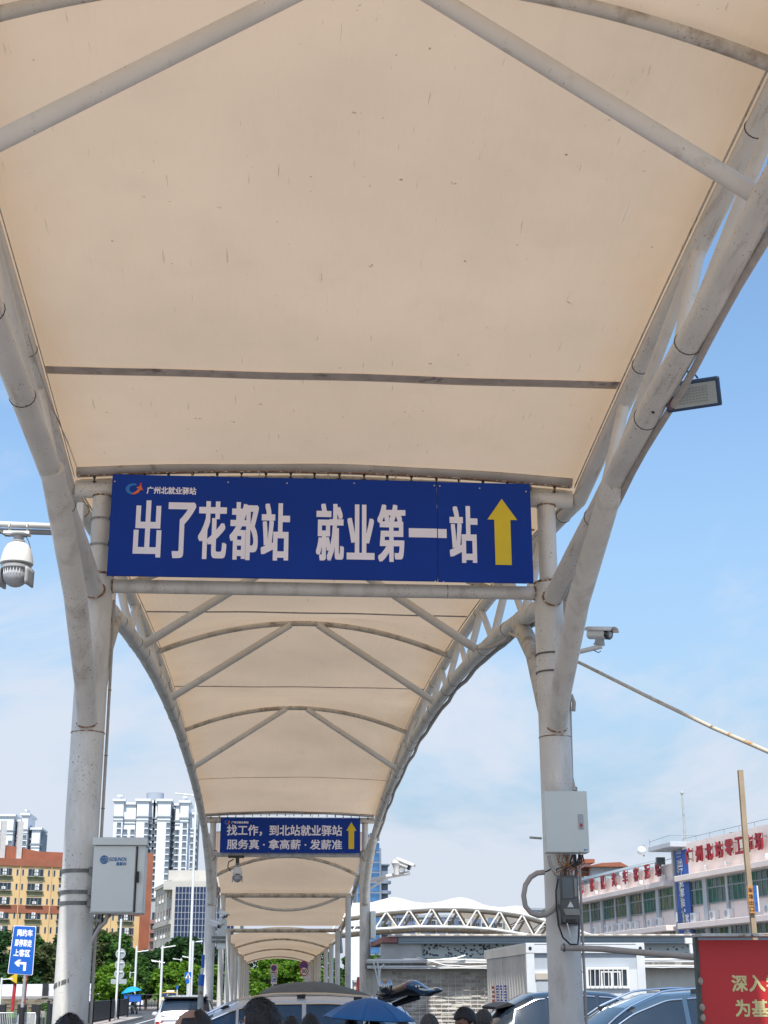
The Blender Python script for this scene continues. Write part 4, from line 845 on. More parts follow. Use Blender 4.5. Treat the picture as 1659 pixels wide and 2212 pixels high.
w2, L2, *_ = pinkwing('taller pink station wing right of the blue banner with red roof letters', 1482, 101, 1730, 85, 11.45, 9.25, 6.08, (5,), 9, '广州北站零工市场', 1504, 1659, 8)
# stair tower between the wings with the banner
tw, Lt = facade('station_building', 'narrow white stair tower carrying the tall blue banner', 'building', 1457, 103.2, 1490, 100.5, 'wings of the pink station building')
MB().b2(0, Lt, .3, 10, 0, 11.2).build('wall', pm('white_render', (.60, .60, .60), .75, var=.1, dirt=[D((.25, .23, .21), 1.5, .6, .15, (1, 1, .2), amt=.6)]), tw, smooth=False)
MB().b2(-1.3, Lt+.2, -1.2, 6, 11.2, 11.55).build('roof_slab', pilm, tw, smooth=False, bev=.03)
MB().b2(.0, .28, .0, .3, 0, 11.2).b2(Lt-.22, Lt, .0, .3, 0, 11.2).build('pilaster', pilm, tw, smooth=False)
MB().tube([(-1.2, -1.1, 11.9), (Lt, -1.1, 12.0), (Lt+.2, 1, 12.0)], .02, 5).tube([(-1.2, -1.1, 11.5), (-1.2, -1.1, 12.1)], .02, 5).build('roof_rail', frm, tw)
bnr = thing('vertical_banner', 'tall blue banner with white and yellow characters between the pink wings', 'banner', tuple(tw.location), None, tw.rotation_euler.z, local=True)
bnm = pm('banner_blue', (.012, .085, .36), .5, var=.1, scale=.8)
bx0, bx1 = fx(tw, 1462), fx(tw, 1490)
MB().b2(bx0, bx1, -.06, .0, .5, 11.05).build('sheet', bnm, bnr, smooth=False)
zz = lambda v: zat(v, 101.8)
def vtext(chars, uc, v0, dv, w, m, h=.8):
    x = fx(tw, uc)
    for i, ch in enumerate(chars):
        if ch == ' ': continue
        z = zz(v0+dv*i); text(ch, x-w/2, x+w/2, z-h/2*.9, z+h/2*.9, -.062, .01, .012).build('letter', m, bnr, smooth=False)
by = pm('banner_yellow', (.62, .58, .22), .5)
vtext('出了花都站', 1474.5, 1863, 21.5, .62, sign_white, .62); vtext('就业第', 1481, 1984, 19, .6, sign_white, .6)
MB().box((fx(tw, 1477), -.07, zz(1967)), (.16, .02, .2)).build('dot', sign_white, bnr); MB().box((fx(tw, 1484), -.07, zz(2019)), (.5, .02, .16)).build('letter', sign_white, bnr)
for k, (w_, v0) in enumerate([('正式工', 1863), ('临时工', 1904), ('日结工', 1941), ('暑假工', 1978), ('寒', 2018)]): vtext(w_, 1468.5+k*1.6, v0, 11.8, .36, by, .40)
a_ = fx(tw, 1466); MB().b2(a_, a_+.9, -.075, -.06, zz(1843), zz(1838)).b2(a_+.1, a_+.8, -.075, -.06, zz(1850), zz(1847)).build('header_print', pm('faded_print', (.30, .33, .50), .6, var=.5, scale=20), bnr)
mast = thing('roof_mast', 'thin grey mast standing on the stair tower roof', 'mast', tuple(at(1480, 1815, 103)))
MB().tube([at(1480, 1818, 103), at(1478, 1780, 103), at(1473, 1713, 103)], [.10, .09, .06], 8).ball(at(1473, 1713, 103), .13, 8, 6).build('pole', galv, mast)
dm = thing('surveillance_mast', 'small mast with white ball camera on the left pink wing', 'mast', tuple(at(1442, 1868, 107)))
q = at(1579, 3430/1.0, 107) if False else at(1391*1.0+0, 1848, 108)
MB().tube([at(1391, 1850, 112), at(1390.5, 1825, 112)], .07, 6).build('pole', galv, dm); MB().ball(at(1386, 1838, 112), .35, 12, 8).build('ball', whitep, dm)
dm.location = (0, 0, 0); 
for o_ in [x for x in COL.objects if x.parent == dm]: o_.location = OFF[dm.name]
OFF[dm.name] = V()
for k, (u, v, Y, lab) in enumerate([(1640-0, 1845+15, 0, '')][:0]): pass
fd = []
for k, (u, v, Yq, lab) in enumerate([(1422-0, 1858-8, 106, 'grey roof floodlight above last red letter of the left pink wing'), (1551+100-19+0, 1820-0, 92, '')][:1]):
    q = at(1418+14-0, 1866-8, Yq)
sl = thing('roof_lamp', 'small grey roof lamp above the last red letter of the left pink wing', 'floodlight', tuple(at(1427, 1866, 104))); q = at(1427, 1866, 104)
MB().box(q+V((0, 0, .2)), (.6, .35, .5)).tube([q, q-V((0, 0, .6))], .05, 5).build('lamp_head', pm('lamp_grey', (.08, .11, .11), .4), sl, smooth=False)
sl = thing('roof_lamp', 'small grey roof lamp above the fifth red letter of the right pink wing', 'floodlight', tuple(at(1588, 1812, 94))); q = at(1588, 1822, 94)
MB().box(q+V((0, 0, .45)), (.6, .35, .5)).tube([q+V((0, 0, .2)), q-V((0, 0, .6))], .05, 5).build('lamp_head', pm('lamp_grey', (.08, .11, .11), .4), sl, smooth=False)
rk = thing('rooftop_shed', 'dark corrugated rooftop awning on the left pink wing', 'awning', tuple(at(1370, 1880, 122)))
MB().add([at(1255, 1897, 140), at(1422, 1858, 124), at(1428, 1860, 121), at(1255, 1903, 136)], [(0, 1, 2, 3)]).build('awning_sheet', frm, rk, solid=.1)
MB().b2(*(lambda p, q: (p.x, q.x, 138, 144, 9.3, p.z))(at(1262, 1893, 138), at(1345, 1893, 138))).build('shed_wall', pm('faded_teal', (.36, .42, .43), .8, var=.25), rk, smooth=False)
rh = thing('house', 'white house with red tiled roof behind the left pink wing', 'house', tuple(at(1290, 1880, 170)))
p, q_ = at(1252, 1872, 170), at(1276, 1872, 170); MB().b2(p.x-1, q_.x, 170, 180, 0, zat(1854, 170)).build('wall', pm('white_render', (.6, .6, .6), .7), rh, smooth=False)
for v in (1857, 1874, 1887): z = zat(v, 169); MB().b2(p.x-1.2, q_.x+.4, 169.5, 180, z-.25, z+.2).build('cornice', brn, rh, smooth=False)
a_, b_ = at(1278, 1870, 168), at(1336, 1866, 168); MB().b2(a_.x, b_.x, 168, 176, 0, zat(1872, 168)).build('wall', pm('white_render', (.6, .6, .6), .7), rh, smooth=False); MB().prism([(a_.x-1, zat(1872, 168)), (b_.x+1, zat(1872, 168)), (b_.x, zat(1862, 168)), (a_.x+1, zat(1864, 168))], 167, 177).build('roof', brn, rh, smooth=False)
# ---- white tensile roof with steel truss (station forecourt)
wr_ = thing('white_tensile_roof', 'white peaked tensile roof on a curved lattice truss beyond the shed', 'canopy', (18, 85, 0))
wm = membrane_mat('white_membrane', (.66, .65, .62), (.22, .20, .17))
YT = 85.0
topv = [(700, 1962), (765, 1950), (800, 1950), (825, 1943), (850, 1937), (875, 1943), (897, 1949), (925, 1951), (955, 1947), (978, 1940), (1000, 1938), (1020, 1943), (1045, 1955), (1070, 1959), (1088, 1960), (1105, 1957), (1125, 1956), (1142, 1963), (1160, 1975), (1180, 1986), (1215, 1998), (1270, 2015), (1318, 2028)]
lowv = [(700, 1985), (765, 1976), (840, 1966), (930, 1959), (1000, 1959), (1060, 1963), (1130, 1973), (1180, 1988), (1240, 2005), (1320, 2036)]
def interp(tab, u):
    for (a, va), (b, vb) in zip(tab, tab[1:]):
        if u <= b: return va+(vb-va)*(u-a)/(b-a)
    return tab[-1][1]
def smooth(tab, u): return sum(interp(tab, u+d) for d in (-9, -4.5, 0, 4.5, 9))/5
def roofpt(a, b):
    u = 705+612*a; v = smooth(lowv, u)+(smooth(topv, u)-smooth(lowv, u))*min(1, b*2)**.8
    if b <= .5: return at(u, v, YT+b*2*9)
    p = at(u, smooth(topv, u), YT+9); t = (b-.5)*2; return V((p.x, YT+9+t*12, p.z-t*.2))
MB().grid(roofpt, 90, 12).build('membrane', wm, wr_)
chord = lambda dv, dy: [at(u, smooth(lowv, u)+dv, YT+dy) for u in range(705, 1321, 14)]
for dv, dy, r_ in ((2, 0, .09), (6, .4, .07)): MB().tube(chord(dv, dy), r_, 8).build('top_chord', brace_m, wr_)
low2 = [(700, 2022), (800, 2012), (900, 2006), (1000, 2007), (1060, 2011), (1130, 2022), (1200, 2034), (1260, 2040), (1320, 2041)]
def bc_(u, dy, dv=0): return at(u, smooth(low2, u)+dv-4, YT+dy)
MB().tube([bc_(u, -.3) for u in range(705, 1300, 14)], .085, 8).build('bottom_chord', brace_m, wr_)
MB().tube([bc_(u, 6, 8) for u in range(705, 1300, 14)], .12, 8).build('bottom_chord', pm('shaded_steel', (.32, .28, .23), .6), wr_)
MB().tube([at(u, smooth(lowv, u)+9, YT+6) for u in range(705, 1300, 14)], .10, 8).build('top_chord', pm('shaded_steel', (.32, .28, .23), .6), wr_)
n = 0
for u in range(712, 1290, 49):
    uu = [u, u+24.5, u+49]
    MB().tube([bc_(uu[0], -.3), at(uu[1], smooth(lowv, uu[1])+3, YT)], .052, 8).build('lattice_bar', brace_m, wr_)
    MB().tube([at(uu[1], smooth(lowv, uu[1])+3, YT), bc_(uu[2], -.3)], .052, 8).build('lattice_bar', brace_m, wr_)
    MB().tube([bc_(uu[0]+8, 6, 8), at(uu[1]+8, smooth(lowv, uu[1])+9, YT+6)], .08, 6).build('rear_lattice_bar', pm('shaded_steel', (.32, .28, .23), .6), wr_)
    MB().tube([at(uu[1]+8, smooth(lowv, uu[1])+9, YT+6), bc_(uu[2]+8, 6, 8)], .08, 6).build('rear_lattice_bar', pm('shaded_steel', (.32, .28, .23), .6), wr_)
    MB().tube([bc_(uu[1], -.3), bc_(uu[1]+10, 6, 8)], .06, 6).build('cross_bar', brace_m, wr_)
for u in (1225, 1120): p = bc_(u, 3); MB().tube([p, (p.x, p.y, 0)], .14, 10).build('support_post', brace_m, wr_)
# ---- overhead wires
ow = thing('overhead_wires', 'thin black wires slanting up behind the conduit loop', 'wires', tuple(at(1150, 1980, 95)))
for (u0, v0, u1, v1) in ((1098, 2000, 1190, 1958), (1098, 2005, 1190, 1962), (1140, 2018, 1190, 1975), (1120, 2030, 1190, 1997)): MB().tube([at(u0, v0, 100), at(u1, v1, 90)], .03, 4).build('wire', wire_m, ow)
# ---- shed with grey fascia, ledge and old wall
shd = thing('station_shed', 'long low shed with blue grey fascia and spotted wall right of the walkway', 'shed', (8, 44, 0))
Ysh = 44.0; fas = pm('blue_grey_fascia', (.36, .44, .50), .5, var=.08, scale=.8, dirt=[D((.14, .15, .16), 1.2, .6, .15, (.3, 1, 3), amt=.5)])
xa, xb_ = at(860, 2040, Ysh).x, at(1512, 2040, Ysh).x+3
z0, z1 = zat(2038, Ysh), zat(2024, Ysh)
MB().b2(xa, xb_, Ysh, Ysh+.12, z0, z1).build('fascia', fas, shd, smooth=False); MB().b2(xa, xb_, Ysh-.05, Ysh, (z0+z1)/2-.02, z1).build('fascia_lip', fas, shd, smooth=False)
rf = MB().b2(xa-.3, xb_, Ysh-.2, Ysh+9, z1, z1+.03).build('roof', pm('roof_sheet_white', (.62, .58, .54), .5, var=.2, scale=1), shd, smooth=False)
bt0 = None
for i in range(28):
    x = xa+(xb_-xa)*(i+.5)/28
    if bt0 is None: bt0 = MB().b2(-.30, .30, -.24, 0, .03, .075).build('roof_rib_cap', pm('cap_cream', (.70, .64, .56), .5, var=.2), shd, smooth=False); OFF[bt0.name] = V(); bt0.location = V((x, Ysh, z1))-V(shd.location)
    else: inst(bt0, shd, V((x, Ysh, z1))-V(shd.location))
pk0, pk1 = at(825, 2040, Ysh).x, at(858, 2040, Ysh).x
MB().b2(pk0, pk1, Ysh-.1, Ysh+5, zat(2036, Ysh), zat(2024, Ysh)).build('pink_canopy_end', pm('faded_pink_metal', (.38, .17, .16), .6, var=.2), shd, smooth=False)
spw = pm('spotted_wall', (.55, .60, .58), .8, var=.08, scale=1); sht = zat(2069, Ysh)
MB().b2(xa+.05, xb_, Ysh+.3, Ysh+1.2, sht, z0+.1).build('wall', spw, shd, smooth=False)
MB().b2(xa-.5, xa+.7, Ysh+.15, Ysh+.29, 0, z0).build('end_pier', pm('pier_white', (.52, .52, .50), .8, var=.15), shd, smooth=False)
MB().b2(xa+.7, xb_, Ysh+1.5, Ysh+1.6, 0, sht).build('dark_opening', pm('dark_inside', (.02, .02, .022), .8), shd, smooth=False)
sp = None; rr = random.Random(11)
for i in range(170):
    x = rr.uniform(xa+.3, xb_-.3) if i > 90 else rr.uniform(xa+.3, at(1080, 2060, Ysh).x); p = V((x, Ysh+.298, rr.uniform(sht+.04, z0-.02)))-V(shd.location)
    if sp is None: sp = MB().box((0, 0, 0), (.055, .012, .045)).build('dark_tile', pm('tile_dark', (.05, .06, .07), .5), shd, smooth=False); OFF[sp.name] = V(); sp.location = p
    else: o_ = inst(sp, shd, p); o_.scale = (rr.uniform(.6, 1.3), 1, rr.uniform(.6, 1.3))
MB().b2(xa+.9, xa+4, Ysh+1.42, Ysh+1.48, sht-.12, sht-.03).build('red_sign_strip', pm('red_strip', (.30, .02, .02), .5), shd, smooth=False)
for u in (975, 1040, 1110, 1460): x = at(u, 2060, Ysh).x; MB().b2(x-.05, x+.05, Ysh+1.3, Ysh+1.4, 0, sht).build('opening_post', galv, shd, smooth=False)
MB().b2(*(lambda p, q: (p.x, q.x, Ysh+1.38, Ysh+1.41, q.z, p.z))(at(1412, 2073, Ysh), at(1450, 2077, Ysh))).build('green_lamp_tube', pm('green_strip', (.3, .5, .15), .4), shd, smooth=False)
# wall in front of the shed
wl = thing('old_wall', 'stained old concrete wall with wire grid and bricks behind the crowd', 'wall', (6, 38, 0))
Yw = 38.0; wcon = pm('stained_concrete', (.64, .61, .54), .9, var=.2, scale=1.2, bump=.5, bscale=14, dirt=[D((.13, .12, .11), 1.3, .56, .16, (1, 1, .4), amt=.7), D((.60, .58, .54), 2.2, .56, .1, (1, 1, .3), amt=.7)])
dcon = pm('dark_ledge_concrete', (.16, .15, .14), .9, var=.3, scale=2, bump=.4, dirt=[D((.42, .40, .37), 3, .55, .1)])
xl, xr = at(790, 2120, Yw).x, at(1512, 2120, Yw).x
MB().b2(xl, xr, Yw, Yw+.25, 0, zat(2094, Yw)).build('wall_face', wcon, wl, smooth=False)
MB().b2(xl, xr, Yw-.28, Yw+.3, zat(2094, Yw), zat(2080, Yw)).build('ledge', dcon, wl, smooth=False, bev=.03)
brk = [pm('old_brick_a', (.48, .42, .36), .9, var=.3, scale=6), pm('old_brick_b', (.62, .58, .52), .9, var=.25, scale=6), pm('old_brick_c', (.38, .34, .30), .9, var=.3, scale=6)]
xg0, xg1 = at(858, 2140, Yw).x, at(1062, 2140, Yw).x; zg0, zg1 = zat(2300, Yw), zat(2096, Yw)
bpz = []; rr = random.Random(5); cnt = 0; rows = 17; bh = .095
ztop = zat(2098, Yw)
for j in range(rows):
    z = ztop-.05-j*bh; x = xg0+(.11 if j % 2 else 0)
    while x < xg1-.25:
        if rr.random() < .72 and cnt < 290:
            if len(bpz) < 3: b_ = MB().b2(-.115, .115, -.018, .002, -.038, .038).build('brick', brk[len(bpz)], wl, smooth=False); OFF[b_.name] = V(); bpz.append(b_); b_.location = V((x, Yw, z))-V(wl.location)
            else: inst(rr.choice(bpz), wl, V((x, Yw-rr.random()*.006, z))-V(wl.location))
            cnt += 1
        x += .25
wg = whitep
for j in range(20): z = ztop-.02-j*.098; MB().tube([(xg0-.05, Yw-.04, z), (xg1+.05, Yw-.04, z)], .0065, 4).build('grid_wire', wg, wl)
for i in range(14): x = xg0+(xg1-xg0)*i/13; MB().tube([(x, Yw-.046, 0.3), (x, Yw-.046, ztop)], .005, 4).build('grid_wire', wg, wl)
pp = thing('service_pipes', 'white plastic pipes running along the top of the old wall', 'pipe', (6, 37.6, 2.6))
for k, (vs, r_) in enumerate([((2070, 2070, 2069, 2070), .035), ((2074, 2073, 2074, 2074), .025), ((2083, 2083, 2083, 2084), .022), ((2086, 2087, 2086, 2087), .018)]):
    MB().tube([at(u, v+5, 37.6) for u, v in zip((793, 900, 1000, 1066), vs)], r_, 7).build('pipe', white, pp); MB().tube([at(u, v+3, 37.6) for u, v in zip((1392, 1430, 1470, 1512), vs)], r_, 7).build('pipe', white, pp)
for pts in ([(806, 2074), (812, 2100), (818, 2128)], [(815, 2072), (818, 2100), (819, 2128)], [(830, 2083), (822, 2090), (820, 2105), (821, 2128)], [(900, 2068), (960, 2085), (1010, 2088), (1064, 2087)], [(940, 2074), (985, 2070), (1005, 2064)]): MB().tube([at(u, v, 37.5) for u, v in pts], .02, 6).build('pipe', white, pp)
lm = thing('service_lamp', 'white T shaped post standing on the wall ledge right of the container', 'post', tuple(at(1416*1.0+78, 2080, 37.8)))
MB().tube([at(1498-0, 2087, 37.8), at(1491, 2035, 37.8)], .05, 8).build('post', white, lm); MB().box(at(1491, 2032, 37.8), (.28, .1, .14)).build('lamp_head', white, lm, smooth=False)
# ---- container office
ctn = thing('container_office', 'white container office with barred window and ribbed grey side', 'container', tuple(at(1262, 2250, 31))[:2]+(0,), local=True)
cx = at(1262, 2160, 31); ctn.location = (cx.x+.07, 31, 0); cwd = at(1393, 2160, 31).x-at(1135, 2160, 31).x; hw = cwd/2; hz = zat(2039, 31)
cw = pm('container_white', (.66, .68, .69), .5, var=.08, dirt=[D((.42, .33, .24), 2, .62, .12, (1, 1, .4), amt=.5)]); cgr = pm('container_panel_grey', (.42, .46, .50), .55, var=.1, scale=1); rib_m = pm('ribbed_side_grey', (.66, .63, .58), .6, var=.12, scale=1, dirt=[D((.20, .17, .15), 3, .56, .15, (1, 1, .2), amt=.6)])
dep = 6.2
for sx in (-1, 1):
    MB().b2(sx*hw-(.0 if sx < 0 else .17), sx*hw+(.17 if sx < 0 else 0), 0, .17, 0, hz).build('corner_post', cw, ctn, bev=.01)
    q = MB().box((sx*(hw-.085), -.004, hz-.09), (.178, .01, .18)).build('corner_casting', cw, ctn, smooth=False)
    MB().tube([(sx*(hw-.085), -.010, hz-.09), (sx*(hw-.085), -.018, hz-.09)], .035, 12).build('casting_hole', black, q)
MB().b2(-hw+.17, hw-.17, .0, .17, hz-.19, hz).build('top_rail', cw, ctn, bev=.008)
MB().b2(-hw+.17, hw-.17, .06, .12, hz-.52, hz-.19).build('upper_panel', cgr, ctn, smooth=False)
MB().b2(-hw+.17, hw-.17, .04, .14, hz-1.6, hz-.52).build('front_wall', cw, ctn, smooth=False)
MB().b2(-hw+.17, hw-.17, .04, .14, 0, hz-1.6).build('front_wall', cw, ctn, smooth=False)
MB().b2(-hw+.18, -hw+.82, .0, .05, hz-.72, hz-.58).build('shutter_box', pm('cream_box', (.5, .45, .38), .6), ctn, bev=.01); MB().b2(-hw+.20, -hw+.82, .025, .045, hz-1.55, hz-.74).build('roller_shutter', cgr, ctn, smooth=False)
MB().b2(-hw, hw, .0, dep, hz-.02, hz+.02).build('roof', cw, ctn, smooth=False)
MB().b2(-hw, -hw+.1, .17, dep, hz-.2, hz-.02).build('side_rail', rib_m, ctn, smooth=False)
sd_ = MB(); n = 64
sd_.grid(lambda a, b: (-hw+.03+(.035 if int(a*n) % 4 in (0, 1) else 0), .17+(dep-.3)*a, .1+(hz-.3)*b), n, 1).build('ribbed_side', rib_m, ctn, smooth=False)
for k, (y, z0_, z1_, m_) in enumerate([(2.9, 1.4, 1.95, blue_sign), (3.5, 1.4, 1.95, blue_sign), (4.1, 1.4, 1.95, blue_sign), (4.8, 1.05, 1.95, redl), (3.3, .95, 1.15, redl)]):
    rr = random.Random(k)
    st = MB()
    for i in range(9): a0 = z0_+(z1_-z0_)*i/9; st.b2(-hw-.012, -hw+.0, y-rr.uniform(.06, .16) if k < 4 else y-.5+i*.11, (y+rr.uniform(.06, .16)) if k < 4 else y-.44+i*.11, a0 if k < 4 else z0_, a0+(z1_-z0_)/14 if k < 4 else z1_)
    st.build('stencil_mark', m_, ctn, smooth=False)
wx0, wx1, wz0, wz1 = at(1324, 2160, 31).x-cx.x, at(1382-8, 2160, 31).x-cx.x, zat(2185, 31), zat(2113, 31)
wx0 = at(1222, 2160, 31).x-cx.x+ .6*0; wx0 = at((2000+745*.45)/1.852, 2160, 31).x-cx.x; wx1 = at((2000+1130*.45)/1.852, 2160, 31).x-cx.x; wz1 = zat((3100+1712*.45)/1.852, 31); wz0 = zat((3100+1905*.45)/1.852, 31)
wf = MB(); t = .05
wf.b2(wx0, wx1, -.02, .04, wz1-t, wz1).b2(wx0, wx1, -.02, .04, wz0, wz0+t).b2(wx0, wx0+t, -.019, .039, wz0+t, wz1-t).b2(wx1-t, wx1, -.019, .039, wz0+t, wz1-t)
wf = wf.build('window', whitep, ctn, smooth=False)
MB().b2(wx0+t, wx1-t, .028, .036, wz0+t, wz1-t).build('pane', glass_dark, wf, smooth=False)
xm = (wx0+wx1)/2+.03; MB().b2(xm-.17, xm-.14, .0, .027, wz0+t, wz1-t-.02).b2(xm+.22, xm+.25, .0, .027, wz0+t, wz1-t-.02).b2(xm-.14, xm+.22, .001, .026, wz1-t-.06, wz1-t-.03).b2(xm+.04, xm+.08, .0, .027, wz0+t, wz1-t-.06).build('sash', whitep, wf, smooth=False)
for i in range(8): x = wx0+.08+(wx1-wx0-.2)*i/7.4; MB().tube([(x, -.035, wz0+.02), (x+.01, -.035, wz1-.01)], .011, 6).build('window_bar', white, wf)
MB().b2(wx0-.12, wx0-.03, .02, .04, wz0+.35, wz1-.08).build('notice', pm('faded_notice', (.35, .33, .34), .6, var=.5, scale=30), ctn, smooth=False)
# ---- red hoarding, near right
Yr = 12.0
rb_ = thing('red_hoarding', 'big red billboard with pale yellow characters in the lower right corner', 'billboard', tuple(at(1580, 2212, Yr))[:2]+(0,), local=True)
px = at(1580, 2150, Yr).x; rb_.location = (px, Yr, 0)
redm = pm('red_vinyl', (.52, .018, .022), .45, var=.06, scale=1)
X_ = lambda u, v=2120: at(u, v, Yr).x-px
z1 = zat(2031, Yr); 
MB().b2(X_(1511), X_(1511)+2.6, -.01, .03, .75, z1).build('panel', redm, rb_, smooth=False)
MB().b2(X_(1505), X_(1512), -.03, .05, 0, z1+.02).build('edge_frame', pm('dark_green_frame', (.05, .07, .065), .5, var=.4, scale=12), rb_, bev=.004)
MB().b2(X_(1505), X_(1505)+2.7, -.22, .06, z1+.02, z1+.045).build('frame_shade_hood', galv, rb_, bev=.004)  # top frame drawn out into an added hood that shades the upper panel
rr = random.Random(2)
for z in (z1-.32, z1-.52, z1-.60): MB().ball((X_(1511), -.03, z), (.022, .02, .03), 8, 6).build('torn_tape', pm('torn_paper', (.40, .34, .28), .9, var=.4, scale=30), rb_)
yl = pm('cream_letters', (.66, .60, .28), .5)
for ch, u0, v0, u1, v1 in [('深', 1580, 2109, 1612, 2144), ('入', 1617, 2109, 1650, 2144), ('学', 1655, 2109, 1687, 2144), ('习', 1692, 2109, 1724, 2144), ('为', 1584, 2163, 1614, 2199), ('基', 1619, 2163, 1653, 2199), ('本', 1658, 2163, 1690, 2199)]:
    text(ch, X_(u0), X_(u1), zat(v1, Yr), zat(v0, Yr), -.0105, .002, .0035).build('letter', yl, rb_, smooth=False)
# ---- wooden pole with orange sign
wp = thing('wooden_pole', 'tall leaning wooden pole with a small orange hand lettered sign', 'pole', tuple(at(1625, 2035, 13.5))[:2]+(0,))
wdm = pm('raw_timber', (.36, .28, .19), .8, var=.2, scale=4, dirt=[D((.42, .13, .08), 2, .60, .05, (1, 1, .2))])
a, b, c_ = at(1599, 1664, 13.5), at(1613, 1850, 13.5), at(1631, 2035, 13.5)
ft = V((c_.x+.05, 13.5, 0)); r_ = .023
for (p, q) in ((a, b), (b, c_), (c_, ft)):
    d = q-p; MB().add([p+V((sx*r_, sy*.02, 0)) for sx, sy in ((-1, -1), (1, -1), (1, 1), (-1, 1))]+[q+V((sx*r_, sy*.02, 0)) for sx, sy in ((-1, -1), (1, -1), (1, 1), (-1, 1))], [(0, 1, 2, 3), (7, 6, 5, 4), (0, 4, 5, 1), (1, 5, 6, 2), (2, 6, 7, 3), (3, 7, 4, 0)]).build('pole_length', wdm, wp, smooth=False)
osn = thing('wooden_sign', 'small vertical orange board with dark brushed characters on the wooden pole', 'sign', tuple(at(1624, 1920, 13.45)))
q0, q1 = at(1617, 1912, 13.46), at(1626, 1973, 13.46); om_ = pm('orange_board', (.50, .25, .08), .7, var=.15, scale=8)
zc0, zc1 = at(1620, 1973, 13.46).z, at(1620, 1918-4, 13.46).z
x0_, x1_ = at(1616.5, 1945, 13.46).x, at(1628.5, 1945, 13.46).x
MB().b2(x0_, x1_, 13.455, 13.475, zc0-.0, zc1).build('board', om_, osn, bev=.002)
for i, ch in enumerate('车场出口'):
    zt_ = zc1-.012-(zc1-zc0-.02)*i/4; text(ch, x0_+.006, x1_-.006, zt_-.047, zt_-.006, 13.4545, .001, .0012).build('letter', pm('ink', (.05, .03, .02), .7), osn, smooth=False)
pb = thing('blue_placard', 'narrow blue and white placard behind the orange board on the pole', 'sign', tuple(at(1634, 1930, 13.55)))
MB().b2(at(1629, 1945, 13.55).x, at(1636, 1945, 13.55).x, 13.54, 13.55, zc0+.02, zc1+.01).build('placard', pm('placard_blue', (.03, .14, .5), .5, var=.5, scale=25), pb, smooth=False)
MB().b2(at(1636, 1945, 13.55).x, at(1639, 1945, 13.55).x, 13.54, 13.55, zc0+.02, zc1+.01).build('placard_edge', whitep, pb, smooth=False)
# ---------------------------------------------------------------- trees
leafm = {}
def leaf_mat(name, c1, c2):
    m = bpy.data.materials.new(name); m.use_nodes = True; nt = m.node_tree; L = nt.links.new; b = nt.nodes['Principled BSDF']; b.inputs['Roughness'].default_value = .6
    b.inputs['Specular IOR Level'].default_value = .25
    g = N(nt, 'ShaderNodeNewGeometry'); mx = N(nt, 'ShaderNodeMix', data_type='RGBA'); mx.inputs['A'].default_value = (*c1, 1); mx.inputs['B'].default_value = (*c2, 1); L(g.outputs['Random Per Island'], mx.inputs['Factor']); L(mx.outputs['Result'], b.inputs['Base Color'])
    t = N(nt, 'ShaderNodeBsdfTranslucent'); L(mx.outputs['Result'], t.inputs['Color']); ad = N(nt, 'ShaderNodeMixShader'); ad.inputs[0].default_value = .35; L(b.outputs[0], ad.inputs[1]); L(t.outputs[0], ad.inputs[2]); L(ad.outputs[0], nt.nodes['Material Output'].inputs[0]); return m
lf_dark = leaf_mat('leaf_dark_green', (.018, .055, .016), (.05, .115, .03)); lf_olive = leaf_mat('leaf_olive', (.06, .085, .028), (.15, .17, .06)); lf_bright = leaf_mat('leaf_bright_green', (.06, .16, .012), (.19, .33, .03)); lf_mid = leaf_mat('leaf_mid_green', (.035, .10, .018), (.09, .19, .035))
bark = pm('bark', (.14, .11, .08), .9, var=.3, scale=5)
def tree(label, u, Yt, vtop, wid, mat, seed, zc0=.28, n=2600, leaf=.26, group=None, name='tree', x=None):
    rr = random.Random(seed); p = at(u, 2100, Yt); zt = zat(vtop, Yt); r = thing(name, label, 'tree', (p.x, Yt, 0), group)
    cx, cy = p.x, Yt; H_ = zt; zb = H_*zc0
    t = MB().tube([(cx, cy, 0), (cx+rr.uniform(-.1, .1), cy, zb*.8), (cx+rr.uniform(-.3, .3), cy, zb*1.5), (cx+rr.uniform(-.5, .5), cy, H_*.72)], [.022*H_+.05, .018*H_+.04, .014*H_+.03, .02], 8)
    for i in range(6):
        a = rr.uniform(0, 2*pi); e = rr.uniform(.4, .8)*wid; t.tube([(cx, cy, zb*1.1+i*.03*H_), (cx+cos(a)*e*.5, cy+sin(a)*e*.5, zb+.25*H_), (cx+cos(a)*e, cy+sin(a)*e, zb+.42*H_)], [.012*H_, .008*H_, .01], 6)
    t.build('trunk', bark, r)
    blobs = []
    for i in range(22):
        a = rr.uniform(0, 2*pi); q = sqrt(rr.random())*.78; zz_ = rr.random(); rad = wid*(.24+.20*rr.random())*(1.1-.45*zz_)
        k = sin(pi*min(1, .22+.72*zz_))**.7
        blobs.append((cx+cos(a)*q*wid*k, cy+sin(a)*q*wid*k, zb+(H_-zb-rad*.6)*zz_+rad*.1, rad))
    mb = MB()
    for i in range(n):
        bx, by, bz, br = blobs[rr.randrange(len(blobs))]
        th = rr.uniform(0, 2*pi); cz = rr.uniform(-.75, 1); sz = sqrt(max(0, 1-cz*cz)); k = br*(.72+.34*rr.random())
        c = V((bx+cos(th)*sz*k, by+sin(th)*sz*k, bz+cz*k*.82))
        d = V((rr.uniform(-1, 1), rr.uniform(-1, 1), rr.uniform(-.3, 1))).normalized(); e1, e2 = frame(d); s_ = leaf*(.6+.8*rr.random())
        mb.add([c-e1*s_, c+e2*s_*.55, c+e1*s_, c-e2*s_*.55], [(0, 1, 2, 3)])
    o = mb.build('crown', mat, r, smooth=False); o['kind'] = 'stuff'; return r
G = 'dark trees behind the white hoarding'; B = 'bright green roadside trees'
